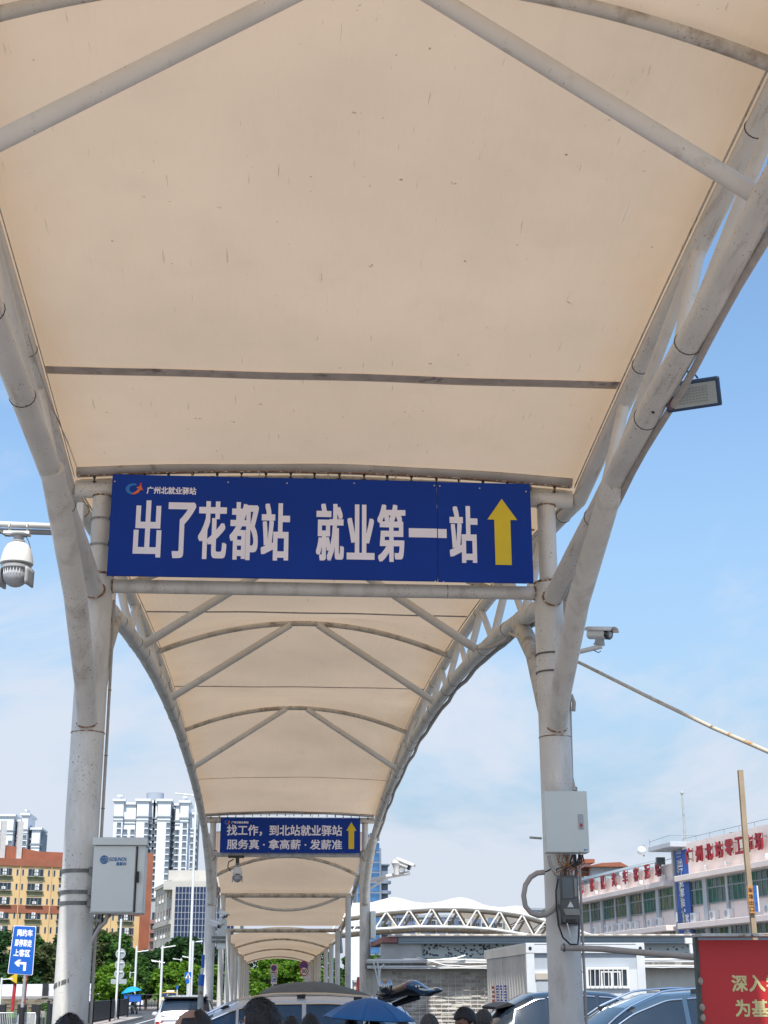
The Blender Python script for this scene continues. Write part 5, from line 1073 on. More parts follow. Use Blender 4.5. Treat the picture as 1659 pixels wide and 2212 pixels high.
for i, (u, Yt, vt, wd, m, lab) in enumerate([
    (-15, 190, 2008, 4.6, lf_dark, 'dark tree cut by the left edge behind the blue sign'),
    (62, 185, 2024, 3.6, lf_mid, 'tree behind the upper right corner of the blue direction sign'),
    (100, 178, 2038, 3.4, lf_olive, 'olive tree just left of the left column'),
    (36, 176, 2060, 3.6, lf_dark, 'lower dark tree hidden behind the blue direction sign'),
    (140, 190, 2018, 4.4, lf_dark, 'dark tree standing behind the left column'),
    (212, 185, 2008, 4.2, lf_olive, 'tall olive tree right of the left column'),
    (248, 182, 2014, 3.6, lf_mid, 'green tree below the grey cabinet behind the disc sign pole'),
    (275, 186, 2048, 3.0, lf_mid, 'smaller tree between the yellow block and the disc sign pole'),
    (318, 196, 2052, 4.2, lf_dark, 'dark feathery tree below the narrow pink house'),
    (352, 200, 2050, 4.0, lf_dark, 'dark tree left of the glass fronted office'),
    (400, 195, 2026, 4.6, lf_dark, 'tallest dark tree in front of the blue glass office'),
    (438, 200, 2040, 4.4, lf_dark, 'dark tree behind the blue and white post'),]):
    tree(lab, u, Yt, vt, wd, m, 40+i, group=G, n=3000, leaf=.30)
for i, (u, Yt, vt, wd, m, lab) in enumerate([
    (235, 128, 2088, 1.9, lf_bright, 'small bright tree left of the disc signs in front of the hoarding'),
    (258, 126, 2082, 1.8, lf_bright, 'small bright tree behind the disc signs'),
    (297, 150, 2102, 1.7, lf_mid, 'low green tree right of the hoarding end'),
    (318, 148, 2086, 2.2, lf_mid, 'roadside tree above the blue delivery tricycle'),
    (345, 150, 2092, 2.1, lf_bright, 'roadside tree directly left of the yellow taxi'),
    (370, 146, 2080, 2.3, lf_bright, 'bright roadside tree above the yellow taxi'),
    (398, 148, 2078, 2.3, lf_bright, 'bright roadside tree beside the crossing sign'),
    (424, 146, 2086, 2.1, lf_bright, 'bright roadside tree left of the blue and white post'),
    (460, 150, 2088, 2.2, lf_bright, 'bright roadside tree between the left canopy columns'),
    (572, 158, 2068, 2.3, lf_bright, 'bright tree left of the no stopping sign under the canopy'),
    (604, 160, 2066, 2.3, lf_bright, 'bright tree behind the no stopping sign'),
    (634, 158, 2070, 2.2, lf_bright, 'bright tree right of the no stopping sign'),
    (660, 162, 2072, 2.2, lf_bright, 'bright tree behind the speed limit sign'),
    (545, 165, 2056, 2.6, lf_dark, 'dark tree closing the view at the end of the canopy'),
    (760, 150, 2066, 2.4, lf_mid, 'green tree between the right canopy columns'),
    (790, 150, 2062, 2.4, lf_mid, 'green tree left of the shed end'),
    (818, 150, 2060, 2.4, lf_mid, 'green tree beside the pink shed end'),]):
    tree(lab, u, Yt, vt, wd, m, 80+i, group=B, n=2400, leaf=.20, zc0=.30)
wd_ = thing('background_wood', 'mass of green treetops closing the street behind the roadside trees', 'trees', (0, 235, 0)); tag(wd_, kind='stuff')
rr = random.Random(77); mb = MB()
for i in range(9000):
    x = rr.uniform(-46, 34); h = 6.2+1.2*sin(x*.35)+1.0*sin(x*.9+1); z = rr.uniform(.2, 1)**.7*h; c = V((x, 232+rr.uniform(-2, 2)+z*.4, z)); d = V((rr.uniform(-1, 1), rr.uniform(-1, .3), rr.uniform(-.2, 1))).normalized(); e1, e2 = frame(d); s_ = .45*(.6+.8*rr.random()); mb.add([c-e1*s_, c+e2*s_*.6, c+e1*s_, c-e2*s_*.6], [(0, 1, 2, 3)])
mb.build('foliage', lf_dark, wd_, smooth=False)['kind'] = 'stuff'
# ---------------------------------------------------------------- left street furniture
hoard = thing('white_hoarding', 'long white site hoarding with a dark post behind the riders', 'hoarding', (0, 164, 0))
hw_ = pm('hoarding_white', (.74, .73, .80), .5, var=.04, scale=.3)
for i, (u0, u1) in enumerate([(-60, 28), (28.3, 98), (98.3, 165), (165.3, 245), (245.3, 287), (287.3, 311)]):
    a, b = at(u0, 2140, 164), at(u1, 2140, 164); MB().b2(a.x, b.x, 164, 164.12, .35, zat(2124, 164)+.02*i).build('hoarding_panel', hw_, hoard, smooth=False)
for u in (98, 257): a = at(u, 2140, 163.8); MB().b2(a.x-.3, a.x+.3, 163.6, 163.9, 0, zat(2122, 164)).build('post', black, hoard, smooth=False)
hz_ = thing('striped_barrier', 'low black and yellow striped barrier along the foot of the hoarding', 'barrier', (0, 163, 0))
a, b = at(110, 2168, 163), at(225, 2168, 163); MB().b2(a.x, b.x, 163, 163.3, 0, .62).build('kerb_block', pm('barrier_black', (.05, .05, .055), .6), hz_, smooth=False)
x = a.x
while x < b.x-1.2: MB().prism([(x, .04), (x+.8, .04), (x+1.3, .6), (x+.5, .6)], 162.97, 162.995).build('yellow_stripe', pm('barrier_yellow', (.65, .36, .01), .6), hz_, smooth=False); x += 2.0
sw = thing('stone_wall', 'low wall of stacked brown stones with flat cap on the left lawn', 'wall', tuple(at(55, 2175, 124))[:2]+(0,))
a, b = at(-40, 2160, 124), at(115, 2160, 124); rr = random.Random(9); cols = [pm('stone_%s' % n_, c_, .9, var=.3, scale=4) for n_, c_ in (('tan', (.30, .23, .16)), ('brown', (.22, .16, .12)), ('grey', (.27, .24, .21)))]
zc_ = zat(2151, 124)
MB().b2(a.x, b.x, 124.1, 124.6, .2, zc_-.1).build('core', cols[1], sw, smooth=False)
sp_ = []; z = .32
while z < zc_-.16:
    x = a.x; hh_ = rr.uniform(.10, .15)
    while x < b.x-.2:
        ww = min(rr.uniform(.35, .9), b.x-x); kk = rr.randrange(3)
        if len(sp_) < 3: o_ = MB().b2(0, 1, -.5, .5, 0, 1).build('stone', cols[len(sp_)], sw, smooth=False); OFF[o_.name] = V(); sp_.append(o_)
        else: o_ = inst(sp_[kk], sw, (0, 0, 0))
        o_.location = V((x, 124.12-rr.random()*.08, z))-V(sw.location); o_.scale = (ww-.02, .24, hh_-.015); x += ww
    z += hh_
MB().b2(a.x, b.x+.1, 123.9, 124.7, zc_-.06, zc_+.06).build('cap', pm('cap_stone', (.30, .27, .25), .9, var=.15), sw, bev=.02)
def post(mb, u, v0, Yt, r=.05, z0=0, v1=None): a = at(u, v0, Yt); b = at(u-.03*(829-u)/30, v0, Yt); mb.tube([(a.x, Yt, z0), (a.x, Yt, a.z)], r, 8); return a
# blue direction sign
bs = thing('direction_sign', 'blue traffic sign with four lines of white characters and left arrow', 'sign', tuple(at(68, 2180, 52))[:2]+(0,))
Yb = 52.0; tl, tr, br, bl = at(31, 1998, Yb), at(79.5, 2002, Yb), at(71, 2108, Yb), at(16, 2105, Yb)
tr, br = at(78.5, 2001, Yb), at(70.5, 2107, Yb); tl, bl = at(30, 1999, Yb), at(16, 2103, Yb)
def quad_pt(s_, t_): return (tl*(1-s_)+tr*s_)*(1-t_)+(bl*(1-s_)+br*s_)*t_
def plate(s0, s1, t0, t1, y, m, nm, rad=.05):
    pts = []
    w_ = (tr-tl).length; h_ = (tl-bl).length
    for (cs, ct, a0) in ((s1-rad/w_, t0+rad/h_, 0), (s0+rad/w_, t0+rad/h_, 90), (s0+rad/w_, t1-rad/h_, 180), (s1-rad/w_, t1-rad/h_, 270)):
        for k in range(5): a = radians(a0+k*22.5); q = quad_pt(cs+cos(a)*rad/w_, ct-sin(a)*rad/h_); pts.append((q.x, q.z))
    return MB().prism(pts, y, y+.006).build(nm, m, bs, smooth=False)
bls = pm('traffic_blue', (.01, .12, .50), .4, var=.08, scale=1)
plate(0, 1, 0, 1, Yb, sign_white, 'border_plate'); plate(.025, .975, .012, .988, Yb-.008, bls, 'face_plate')
def sheared(mb, nm):
    vs = []
    for p_ in mb.v: q = quad_pt(p_.x, p_.z); vs.append(V((q.x, p_.y, q.z)))
    mb.v = vs; mb.f = [tuple(reversed(f)) for f in mb.f]; return mb.build(nm, sign_white, bs, smooth=False)
for t_, s0, s1, y0_, y1_ in (('网约车', .20, .86, .075, .215), ('即停即走', .15, .86, .285, .425), ('上客区', .15, .82, .49, .63)):
    m_ = text(t_, s0, s1, -y1_, -y0_, Yb-.0085, .0015, .006)
    for p_ in m_.v: p_.z = -p_.z
    sheared(m_, 'letter_row')
ar = [(.22, .77), (.38, .70), (.50, .70), (.40, .745), (.71, .745), (.71, .92), (.60, .92), (.60, .795), (.42, .795), (.46, .84), (.36, .84)]
sheared(MB().prism([(s_, t_) for s_, t_ in ar], Yb-.012, Yb-.0085), 'left_arrow')
a, b = at(56, 2000, Yb+.06), at(45, 2190, Yb+.06); MB().tube([(at(48, 2180, Yb).x, Yb+.06, 0), at(48, 2178, Yb+.06), at(54, 2108, Yb+.06), at(58, 2010, Yb+.06)], .055, 10).build('post', galv, bs)
MB().tube([(at(48, 2180, Yb).x, Yb+.06, 0), at(48, 2176, Yb+.06)], .10, 10).build('base_sleeve', black, bs)
for s_, t_ in ((.5, .2), (.5, .8)): q = quad_pt(s_, t_); MB().box(q+V((0, .03, 0)), (.5, .04, .05)).build('bracket', galv, bs)
# red bollard posts with yellow markers
for k, (u, lab) in enumerate([(33, 'left red marker pole with yellow triangle below the blue sign'), (56, 'right red marker pole below the blue sign')]):
    r = thing('marker_pole', lab, 'pole', tuple(at(u, 2160, 118))[:2]+(0,), 'red marker poles'); a = at(u, 2090, 118); MB().tube([(a.x, 118, 0), (a.x+.1, 118, a.z)], .13, 8).build('pole', pm('marker_red', (.45, .03, .04), .5, var=.3, scale=3), r)
    if not k: MB().prism([(a.x-.45, 2.75), (a.x+.25, 2.35), (a.x+.25, 3.15)], 117.7, 117.8).build('yellow_triangle', pm('marker_yellow', (.7, .45, .02), .5), r, smooth=False)
    else: MB().ball((a.x, 117.8, 2.6), .18, 8, 6).build('yellow_lamp', pm('marker_yellow', (.7, .45, .02), .5), r)
# crowd barriers
def barrier(label, u0, u1, v0, Yq, Yr2=None):
    a = at(u0, v0, Yq); b = at(u1, v0+1, Yr2 or Yq); r = thing('crowd_barrier', label, 'barrier', ((a.x+b.x)/2, Yq, 0), 'galvanised crowd barriers'); z1 = 1.12
    n = 22; A = V((a.x, a.y, 0)); Bq = V((b.x, b.y, 0)); mb = MB()
    MB().tube([A+V((0, 0, .15)), A+V((0, 0, z1-.1)), A+(Bq-A)*.03+V((0, 0, z1)), A+(Bq-A)*.97+V((0, 0, z1)), Bq+V((0, 0, z1-.1)), Bq+V((0, 0, .15)), A+V((0, 0, .15))], .02, 6).build('frame', white, r)
    for i in range(1, n): p = A+(Bq-A)*i/n; MB().tube([p+V((0, 0, .15)), p+V((0, 0, z1))], .009, 5).build('bar', white, r)
    for p in (A, Bq): MB().box((p.x, p.y, .05), (.08, .5, .04)).tube([p+V((0, 0, .03)), p+V((0, 0, .2))], .02, 6).build('foot', white, r, smooth=False)
barrier('left white crowd barrier in the lower left corner', -48, 38, 2182, 53); barrier('right white crowd barrier beside grey stone bollards', 41, 78, 2182, 52.5)
for k, (u, v) in enumerate([(73, 2187), (81, 2184), (83, 2188), (91, 2184)]):
    r = thing('stone_bollard', ['first short stone bollard behind the right crowd barrier', 'second short stone bollard behind the barrier', 'short stone bollard in front of the cluster', 'rightmost short stone bollard near the black fence'][k], 'bollard', tuple(at(u, v, 62+k*.5))[:2]+(0,), 'stone bollards'); a = at(u, v, 62+k*.5)
    MB().lathe((a.x, a.y, 0), (0, 0, 1), [(0, .17), (a.z*.9, .16), (a.z, .13)], 12).build('bollard_body', pm('bollard_stone', (.30, .27, .24), .9, var=.15), r)
hp = thing('flat_planter', 'long dark planter edge behind the crowd barriers', 'planter', tuple(at(30, 2180, 60))[:2]+(0,)); a, b = at(-30, 2178, 60), at(95, 2178, 60); MB().b2(a.x, b.x, 60, 60.4, 0, .85).build('trough', pm('planter_dark', (.07, .09, .08), .7), hp, smooth=False)
for u in (4, 48, 78): q = at(u, 2176, 59.9); MB().b2(q.x-.15, q.x+.15, 59.7, 60.1, .2, q.z+.1).build('post_cap', black, hp, smooth=False)
bush = thing('round_bush', 'small round bush at the end of the stone wall', 'bush', tuple(at(100, 2168, 118))[:2]+(.3,))
rr = random.Random(4); mb = MB()
for i in range(500):
    th = rr.uniform(0, 2*pi); cz = rr.random(); sz = sqrt(1-cz*cz); c = V(bush.location)+V((cos(th)*sz*.75, sin(th)*sz*.6, cz*.6)); d = V((rr.uniform(-1, 1), rr.uniform(-1, 1), rr.random())).normalized(); e1, e2 = frame(d); mb.add([c-e1*.09, c+e2*.05, c+e1*.09, c-e2*.05], [(0, 1, 2, 3)])
mb.build('foliage', lf_mid, bush, smooth=False)['kind'] = 'stuff'
# black street fences
blk = pm('fence_black', (.015, .018, .022), .5)
def fence(label, pts, h=1.15, dens=5, rail=True, solid_=False, group='black street fences'):
    r = thing('street_fence', label, 'fence', (pts[0][0], pts[0][1], 0), group)
    for (x0, y0), (x1, y1) in zip(pts, pts[1:]):
        A = V((x0, y0, .14)); Bq = V((x1, y1, .14)); Ln = (Bq-A).length; n = max(2, int(Ln*dens))
        for z in (.12, h-.05): MB().tube([A+V((0, 0, z)), Bq+V((0, 0, z))], .022, 5).build('rail', blk, r)
        for i in range(n+1): p = A+(Bq-A)*i/n; MB().tube([p+V((0, 0, .12)), p+V((0, 0, h-.05))], .013, 4).build('baluster', blk, r)
        if solid_: MB().add([A+V((0, .03, .2)), Bq+V((0, .03, .2)), Bq+V((0, .03, h-.1)), A+V((0, .03, h-.1))], [(0, 1, 2, 3)]).build('mesh_infill', blk, r, solid=.01, smooth=False)
        for p in (A, Bq): MB().box(p+V((0, 0, h/2)), (.11, .11, h+.2)).build('post', blk, r, smooth=False)
q = lambda u, Yq: (at(u, 2185, Yq).x, Yq)
fence('near black fence panels running along the pavement kerb', [q(150, 74), q(200, 80), q(238, 89), q(256, 97), q(276, 104)], 1.2, 4, solid_=True)
fence('short black fence left of the left column', [q(104, 66), q(120, 70)], 1.2, 5, solid_=True)
fence('black fence crossing behind the delivery tricycle', [q(185, 140), q(240, 142), q(302, 142), q(345, 142), q(400, 142), q(450, 142)], 1.35, 4.0)
# disc sign pole
def lamp_post(name, label, u, v, Yt, arms, r_=.07, group='white street lamps'):
    a = at(u, v, Yt); o = thing(name, label, 'street lamp', (a.x, Yt, 0), group)
    MB().tube([(a.x, Yt, 0), (a.x, Yt, a.z)], r_, 8).build('pole', white, o)
    for (u0, v0, u1, v1) in arms:
        p, q_ = at(u0, v0, Yt), at(u1, v1, Yt); MB().tube([p, q_], r_*.5, 6).build('arm', white, o); m_ = (p+q_)/2; e = q_ if abs(u1-u) > abs(u0-u) else p
        MB().box(e*.8+m_*.2, ((q_-p).length*.35, .25, .09), Matrix.Rotation(-atan2((q_-p).z, (q_-p).x), 3, 'Y')).build('lamp_head', whitep, o, smooth=False)
    return o
ds = thing('disc_sign_pole', 'tall white pole seen from behind with three round grey sign backs', 'sign pole', tuple(at(250, 2160, 93))[:2]+(0,))
a = at(250, 2170, 93); b = at(262, 1985, 93); MB().tube([(a.x, 93, 0), b], .07, 10).build('pole', white, ds)
for u, v in ((260.5, 2064-4), (259, 2084), (257.5, 2104)): p = at(u, v, 93.1); MB().tube([p, p+V((0, .02, 0))], .31, 24).build('sign_disc', pm('sign_back_grey', (.42, .45, .46), .4, metal=.3), ds); MB().tube([p+V((-.2, -.06, .12)), p+V((.2, -.06, .12))], .02, 5).build('disc_clamp', white, ds)
p = at(256.5, 2120, 93.1); MB().box(p, (.95, .03, .28)).build('sign_plate', pm('sign_back_grey', (.42, .45, .46), .4, metal=.3), ds, smooth=False)
lamp_post('street_lamp', 'white street lamp pole right of the left column', 190, 2005, 95, [], .05)
lamp_post('street_lamp', 'double armed street lamp right of the silver car tailgate crossing sign', 417.5, 2032, 120, [(412, 2036.5, 436, 2033), (396, 2066, 421, 2072)], .09)
lamp_post('street_lamp', 'double armed street lamp in front of the glass fronted office', 351.5, 2043, 120, [(347, 2048.5, 377, 2043), (330, 2076, 356, 2080)], .09)
lamp_post('street_lamp', 'single armed street lamp below the yellow block corner', 295.5, 2044, 125, [(294, 2057, 319, 2053)], .09)
lamp_post('street_lamp', 'short street lamp with two arms between bigger lamps', 391.5, 2070, 150, [(375, 2071, 394, 2074)], .06)
lamp_post('street_lamp', 'street lamp half hidden by trees under the double armed lamp', 345, 2074, 150, [(328, 2074, 347, 2078)], .06)
lamp_post('street_lamp', 'small lamp pole with white camera arm behind the tricycle', 282, 2084, 130, [(281, 2102, 292, 2100)], .04)
lamp_post('street_lamp', 'street lamp head peeking out left of the canopy edge', 424, 1718, 118, [(381, 1714, 424, 1719)], .10)
lamp_post('street_lamp', 'white camera lamp pole at the left edge below the blue sign', 4, 2112, 100, [(4, 2116, 27, 2114)], .07)
def small_sign(label, u0, v0, u1, v1, Yt, face, group=None, pole_u=None, deco=None, name='traffic_sign'):
    a, b = at(u0, v0, Yt), at(u1, v1, Yt); r = thing(name, label, 'traffic sign', ((a.x+b.x)/2, Yt, 0), group); MB().b2(a.x, b.x, Yt, Yt+.03, b.z, a.z).build('plate', face, r, smooth=False)
    pu = at(pole_u or (u0+u1)/2, (v0+v1)/2, Yt).x; MB().tube([(pu, Yt+.07, 0), (pu, Yt+.07, a.z)], .045, 8).build('post', white, r)
    return r, a, b
r, a, b = small_sign('blue square crossing sign with white triangle and walking figure', 399.5, 2100, 413, 2115, 112, bls)
w_ = b.x-a.x; MB().prism([(a.x+.06*w_, b.z+.05), (b.x-.06*w_, b.z+.05), ((a.x+b.x)/2, a.z-.05)], 111.98, 111.995).build('white_triangle', sign_white, r, smooth=False); cxx = (a.x+b.x)/2
MB().ball((cxx, 111.97, b.z+.31), .035, 8, 6).build('walker_head', black, r); MB().prism([(cxx-.09, b.z+.07), (cxx-.05, b.z+.07), (cxx, b.z+.16), (cxx+.05, b.z+.07), (cxx+.09, b.z+.07), (cxx+.035, b.z+.27), (cxx-.035, b.z+.27)], 111.96, 111.975).build('walker_body', black, r, smooth=False)
small_sign('smaller blue sign under the crossing sign', 401, 2116, 409, 2124, 111.9, bls, pole_u=405)
small_sign('tiny blue sign left of the crossing sign', 381, 2129, 385, 2136, 125, bls)
r, a, b = small_sign('white no stopping sign with blue and red disc under the canopy', 584.5, 2083, 600, 2105, 112, sign_white, pole_u=590)
c = at(591.5, 2091, 111.97); MB().tube([c, c+V((0, .012, 0))], .215, 24).build('red_disc', pm('sign_red', (.5, .02, .02), .5), r); MB().tube([c-V((0, .012, 0)), c], .17, 24).build('blue_disc', bls, r); MB().box(c-V((0, .016, 0)), (.36, .008, .045), Matrix.Rotation(radians(45), 3, 'Y')).build('red_bar', pm('sign_red', (.5, .02, .02), .5), r, smooth=False)
text('即停即走', a.x+.06, b.x-.06, b.z+.06, b.z+.20, 111.995, .003, .002).build('letter_row', black, r, smooth=False)
r, a, b = small_sign('white and blue vehicle sign beneath the no stopping sign', 585.5, 2106.5, 598, 2126, 112, sign_white, pole_u=590)
MB().b2(a.x+.05, b.x-.05, 111.985, 111.995, a.z-.46, a.z-.04).build('blue_square', bls, r, smooth=False); MB().b2(a.x+.10, b.x-.10, 111.975, 111.984, a.z-.41, a.z-.09).build('white_square', sign_white, r, smooth=False); MB().prism([(a.x+.13, a.z-.36), (b.x-.13, a.z-.36), (b.x-.13, a.z-.26), (cxx*0+(a.x+b.x)/2, a.z-.16)], 111.965, 111.974).build('pictogram', bls, r, smooth=False)
r, a, b = small_sign('round speed limit thirty sign with blue disc above it', 652, 2115-9, 661, 2114, 104, sign_white, pole_u=660)
c = at(657, 2102-4, 103.9); MB().tube([c, c+V((0, .02, 0))], .30, 24).build('red_ring', pm('sign_red', (.5, .02, .02), .5), r); MB().tube([c-V((0, .01, 0)), c], .24, 24).build('white_disc', sign_white, r); text('30', c.x-.17, c.x+.17, c.z-.12, c.z+.12, c.y-.012, .004, .006).build('number', black, r, smooth=False)
c = at(656, 2086, 103.9); MB().tube([c, c+V((0, .02, 0))], .31, 24).build('red_ring', pm('sign_red', (.5, .02, .02), .5), r); MB().tube([c-V((0, .01, 0)), c], .25, 24).build('blue_disc', bls, r)
for ang in (45, -45): MB().box(c-V((0, .016, 0)), (.5, .008, .05), Matrix.Rotation(radians(ang), 3, 'Y')).build('red_bar', pm('sign_red', (.5, .02, .02), .5), r, smooth=False)
bw = thing('striped_post', 'blue and white post beside the silver car', 'post', tuple(at(437, 2180, 40))[:2]+(0,))
xx = at(437, 2120, 40).x
MB().tube([(xx-.03, 40, 0), (xx-.03, 40, zat(2128, 40))], .075, 12).build('steel_base', galv, bw); MB().tube([(xx-.03, 40, zat(2128, 40)), (xx-.02, 40, zat(2104, 40))], .078, 12).build('blue_sleeve', bls, bw); MB().tube([(xx-.02, 40, zat(2104, 40)), (xx, 40, zat(2090, 40))], .04, 10).build('white_neck', white, bw); MB().tube([(xx, 40, zat(2090, 40)), (xx, 40, zat(2062, 40))], .045, 10).build('blue_top', bls, bw)
for v in (2101, 2097, 2093): MB().ring((xx-.01, 40, zat(v, 40)), (0, 0, 1), .05, .008, 12, 5).build('ring', white, bw)
# red and white things right of the far columns
rbm = thing('advert_board', 'narrow red upright panel between the right columns', 'panel', tuple(at(787, 2140, 47))[:2]+(0,)); a, b = at(783, 2080, 60), at(788, 2112, 60); MB().b2(a.x, b.x, 60, 60.1, 0, a.z).build('board', pm('panel_red', (.5, .02, .03), .5), rbm, smooth=False)
rlb = thing('light_bar', 'red and white emergency light bar beside the pink shed end', 'light bar', tuple(at(822, 2072, 46))); a, b, c = at(812, 2076, 46), at(826, 2076, 46), at(842, 2076, 46)
MB().b2(a.x, b.x, 46, 46.3, zat(2074, 46), zat(2068, 46)).build('white_half', whitep, rlb, bev=.02); MB().b2(b.x, c.x, 46, 46.3, zat(2074, 46), zat(2068, 46)).build('red_half', pm('panel_red', (.5, .02, .03), .5), rlb, bev=.02); MB().b2((a.x+c.x)/2-.05, (a.x+c.x)/2+.05, 46.1, 46.2, 0, zat(2074, 46)).build('pillar', galv, rlb)
lw_ = thing('low_wall', 'weathered low concrete wall between the right canopy columns', 'wall', tuple(at(778, 2140, 62))[:2]+(0,)); a, b = at(762, 2130, 62), at(800, 2130, 62); MB().b2(a.x, b.x, 62, 62.3, 0, zat(2122, 62)).build('wall_face', wcon, lw_, smooth=False); MB().b2(a.x, b.x, 61.9, 62.4, zat(2122, 62), zat(2117, 62)).build('coping', pilm, lw_, smooth=False)
cn = thing('traffic_cone', 'faded red cone in front of the low wall', 'cone', tuple(at(774, 2140, 58))[:2]+(.4,)); p = at(774, 2140, 58); MB().lathe((p.x, 58, .9), (0, 0, 1), [(0, .22), (.05, .16), (p.z-.9+.45, .06), (p.z-.9+.5, .05)], 14).build('cone_body', pm('cone_red', (.55, .10, .08), .6), cn); MB().b2(p.x-.25, p.x+.25, 57.8, 58.2, 0, .9).build('block_base', wcon, cn, smooth=False)
# ---------------------------------------------------------------- vehicles
tyre = pm('tyre', (.02, .02, .02), .8); alloy = pm('alloy', (.45, .46, .48), .3, metal=.8); chrome = pm('chrome_trim', (.75, .77, .80), .12, metal=1.0, var=.03)
rlamp = pm('red_lens', (.35, .01, .01), .15)
def ip(tab, x):
    if x <= tab[0][0]: return tab[0][1:]
    for a, b in zip(tab, tab[1:]):
        if x <= b[0]:
            t = (x-a[0])/(b[0]-a[0]); t2 = t
            return tuple(p+(q-p)*t2 for p, q in zip(a[1:], b[1:]))
    return tab[-1][1:]
def car(name, label, loc, rz, paint, tab, wins_, glassm, rails=True, wheels=(-1.4, 1.4), wr=.34, back=None, spoiler=False, group='parked cars', trim=chrome):
    """tab rows: x, z_sill, z_belt, z_top, half width at belt, half width at top; front towards -x"""
    r = thing(name, label, 'car', loc, group, rz, local=True)
    x0, x1 = tab[0][0], tab[-1][0]; n = 56
    def ringpts(x):
        zs, zb, zt, wb, wt = ip(tab, x); e = .05
        half = [(wb*.90, zs), (wb*1.0, zs+(zb-zs)*.35), (wb*1.0, zb-(zb-zs)*.12), (wb*.975, zb), (wt+(.0), max(zb, zt-.05)), (wt*.86, max(zb+.004, zt-.008)), (wt*.45, max(zb+.008, zt+.012)), (0, max(zb+.01, zt+.018))]
        return [V((x, -w, z)) for w, z in half]+[V((x, w, z)) for w, z in reversed(half[:-1])]
    def sm(x): # soften corners of the profile
        P_ = [ringpts(x+d) for d in (-.06, -.03, 0, .03, .06)]
        return [sum((p[i] for p in P_), V())/5+V((x-sum(p[i].x for p in P_)/5, 0, 0)) for i in range(15)]
    mb = MB(); 
    for i in range(n+1): mb.v += sm(x0+(x1-x0)*i/n)
    for i in range(n):
        for j in range(14): a = i*15+j; mb.f.append((a, a+15, a+16, a+1))
    mb.f.append(tuple(range(15))); mb.f.append(tuple(n*15+j for j in reversed(range(15))))
    mb.build('body', paint, r)
    for (xa, xb2, ta, tb, s_nm) in wins_:
        for s in (-1, 1):
            def f(a, b):
                x = xa+(xb2-xa)*a; P_ = sm(x); lo_, hi = (P_[3], P_[4]) if s < 0 else (P_[11], P_[10]); xx_ = x
                p = lo_+(hi-lo_)*(ta+(tb-ta)*b); return p+V((0, s*.008, 0))
            g_ = MB().grid(f, 14, 3); g_.build(s_nm, glassm, r)
            top = [f(i/14, 1)+V((0, s*.006, .008)) for i in range(15)]
            MB().tube(top, .013, 6).build('window_trim', trim, r)
    # windscreen and rear screen, laid over the sloping top
    for (xa, xb2, nm) in (back or []):
        def f(a, b):
            x = xa+(xb2-xa)*a; P_ = sm(x); k = 4+b*6; i = int(min(k, 9.999)); t = k-i; p = P_[i]+(P_[i+1]-P_[i])*t; return p+V((0, 0, .008))
        MB().grid(f, 8, 12).build(nm, glassm, r)
    if rails:
        xs = [x0+(x1-x0)*t for t in [.30+.56*i/20 for i in range(21)]]
        for s in (-1, 1):
            pts = []
            for i, x in enumerate(xs): P_ = sm(x); p = P_[5] if s < 0 else P_[9]; pts.append(p+V((0, 0, .015+.045*sin(pi*i/20)**.35)))
            rl = MB().tube(pts, .017, 8).build('roof_rail', trim, r)
            for i in (3, 11, 17): MB().box(pts[i]-V((0, 0, .035)), (.12, .03, .05)).build('rail_foot', black, rl)
    for x in wheels:
        for s in (-1, 1):
            w_ = ip(tab, x)[3]
            t_ = MB().lathe((x, s*(w_-.20), wr), (0, s, 0), [(0, wr*.7), (0, wr*.96), (.03, wr), (.17, wr), (.20, wr*.95), (.20, wr*.68)], 24).build('wheel', tyre, r)
            MB().lathe((x, s*(w_-.015), wr), (0, s, 0), [(0, wr*.68), (.012, wr*.66), (.0, wr*.2)], 20).build('rim', alloy, t_)
    return r, sm
silver = pm('silver_car_paint', (.72, .73, .74), .3, metal=.25, var=.04, coat=.6)
# side-on silver people carrier
T_ = [(-2.45, .35, .62, .66, .70, .60), (-2.2, .25, .78, .84, .86, .76), (-1.55, .22, .96, 1.02, .92, .80), (-1.0, .22, 1.02, 1.42, .93, .74), (-.45, .22, 1.04, 1.66, .93, .71), (.1, .22, 1.05, 1.735, .93, .70), (.9, .22, 1.06, 1.74, .93, .69), (1.6, .22, 1.07, 1.70, .92, .68), (2.0, .22, 1.08, 1.60, .91, .66), (2.3, .25, 1.05, 1.20, .88, .70), (2.42, .35, .8, .85, .82, .7)]
px = at(640, 2160, 22.5)
glass_sky = pm('reflective_tinted_glass', (.03, .10, .19), .03, var=.4, scale=2, spec=1.0, coat=1)
car('silver_mpv', 'silver people carrier side on behind the crowd with roof rails and dark blue glass', (px.x-.45, 22.5, 0), 0, silver, T_, [(-1.08, -.42, .08, .92, 'quarter_window'), (-.38, .52, .06, .93, 'front_window'), (.58, 1.40, .06, .93, 'rear_window'), (1.46, 1.95, .10, .90, 'quarter_window')], glass_sky, back=[(-1.4, -.75, 'windscreen'), (2.02, 2.25, 'rear_screen')])
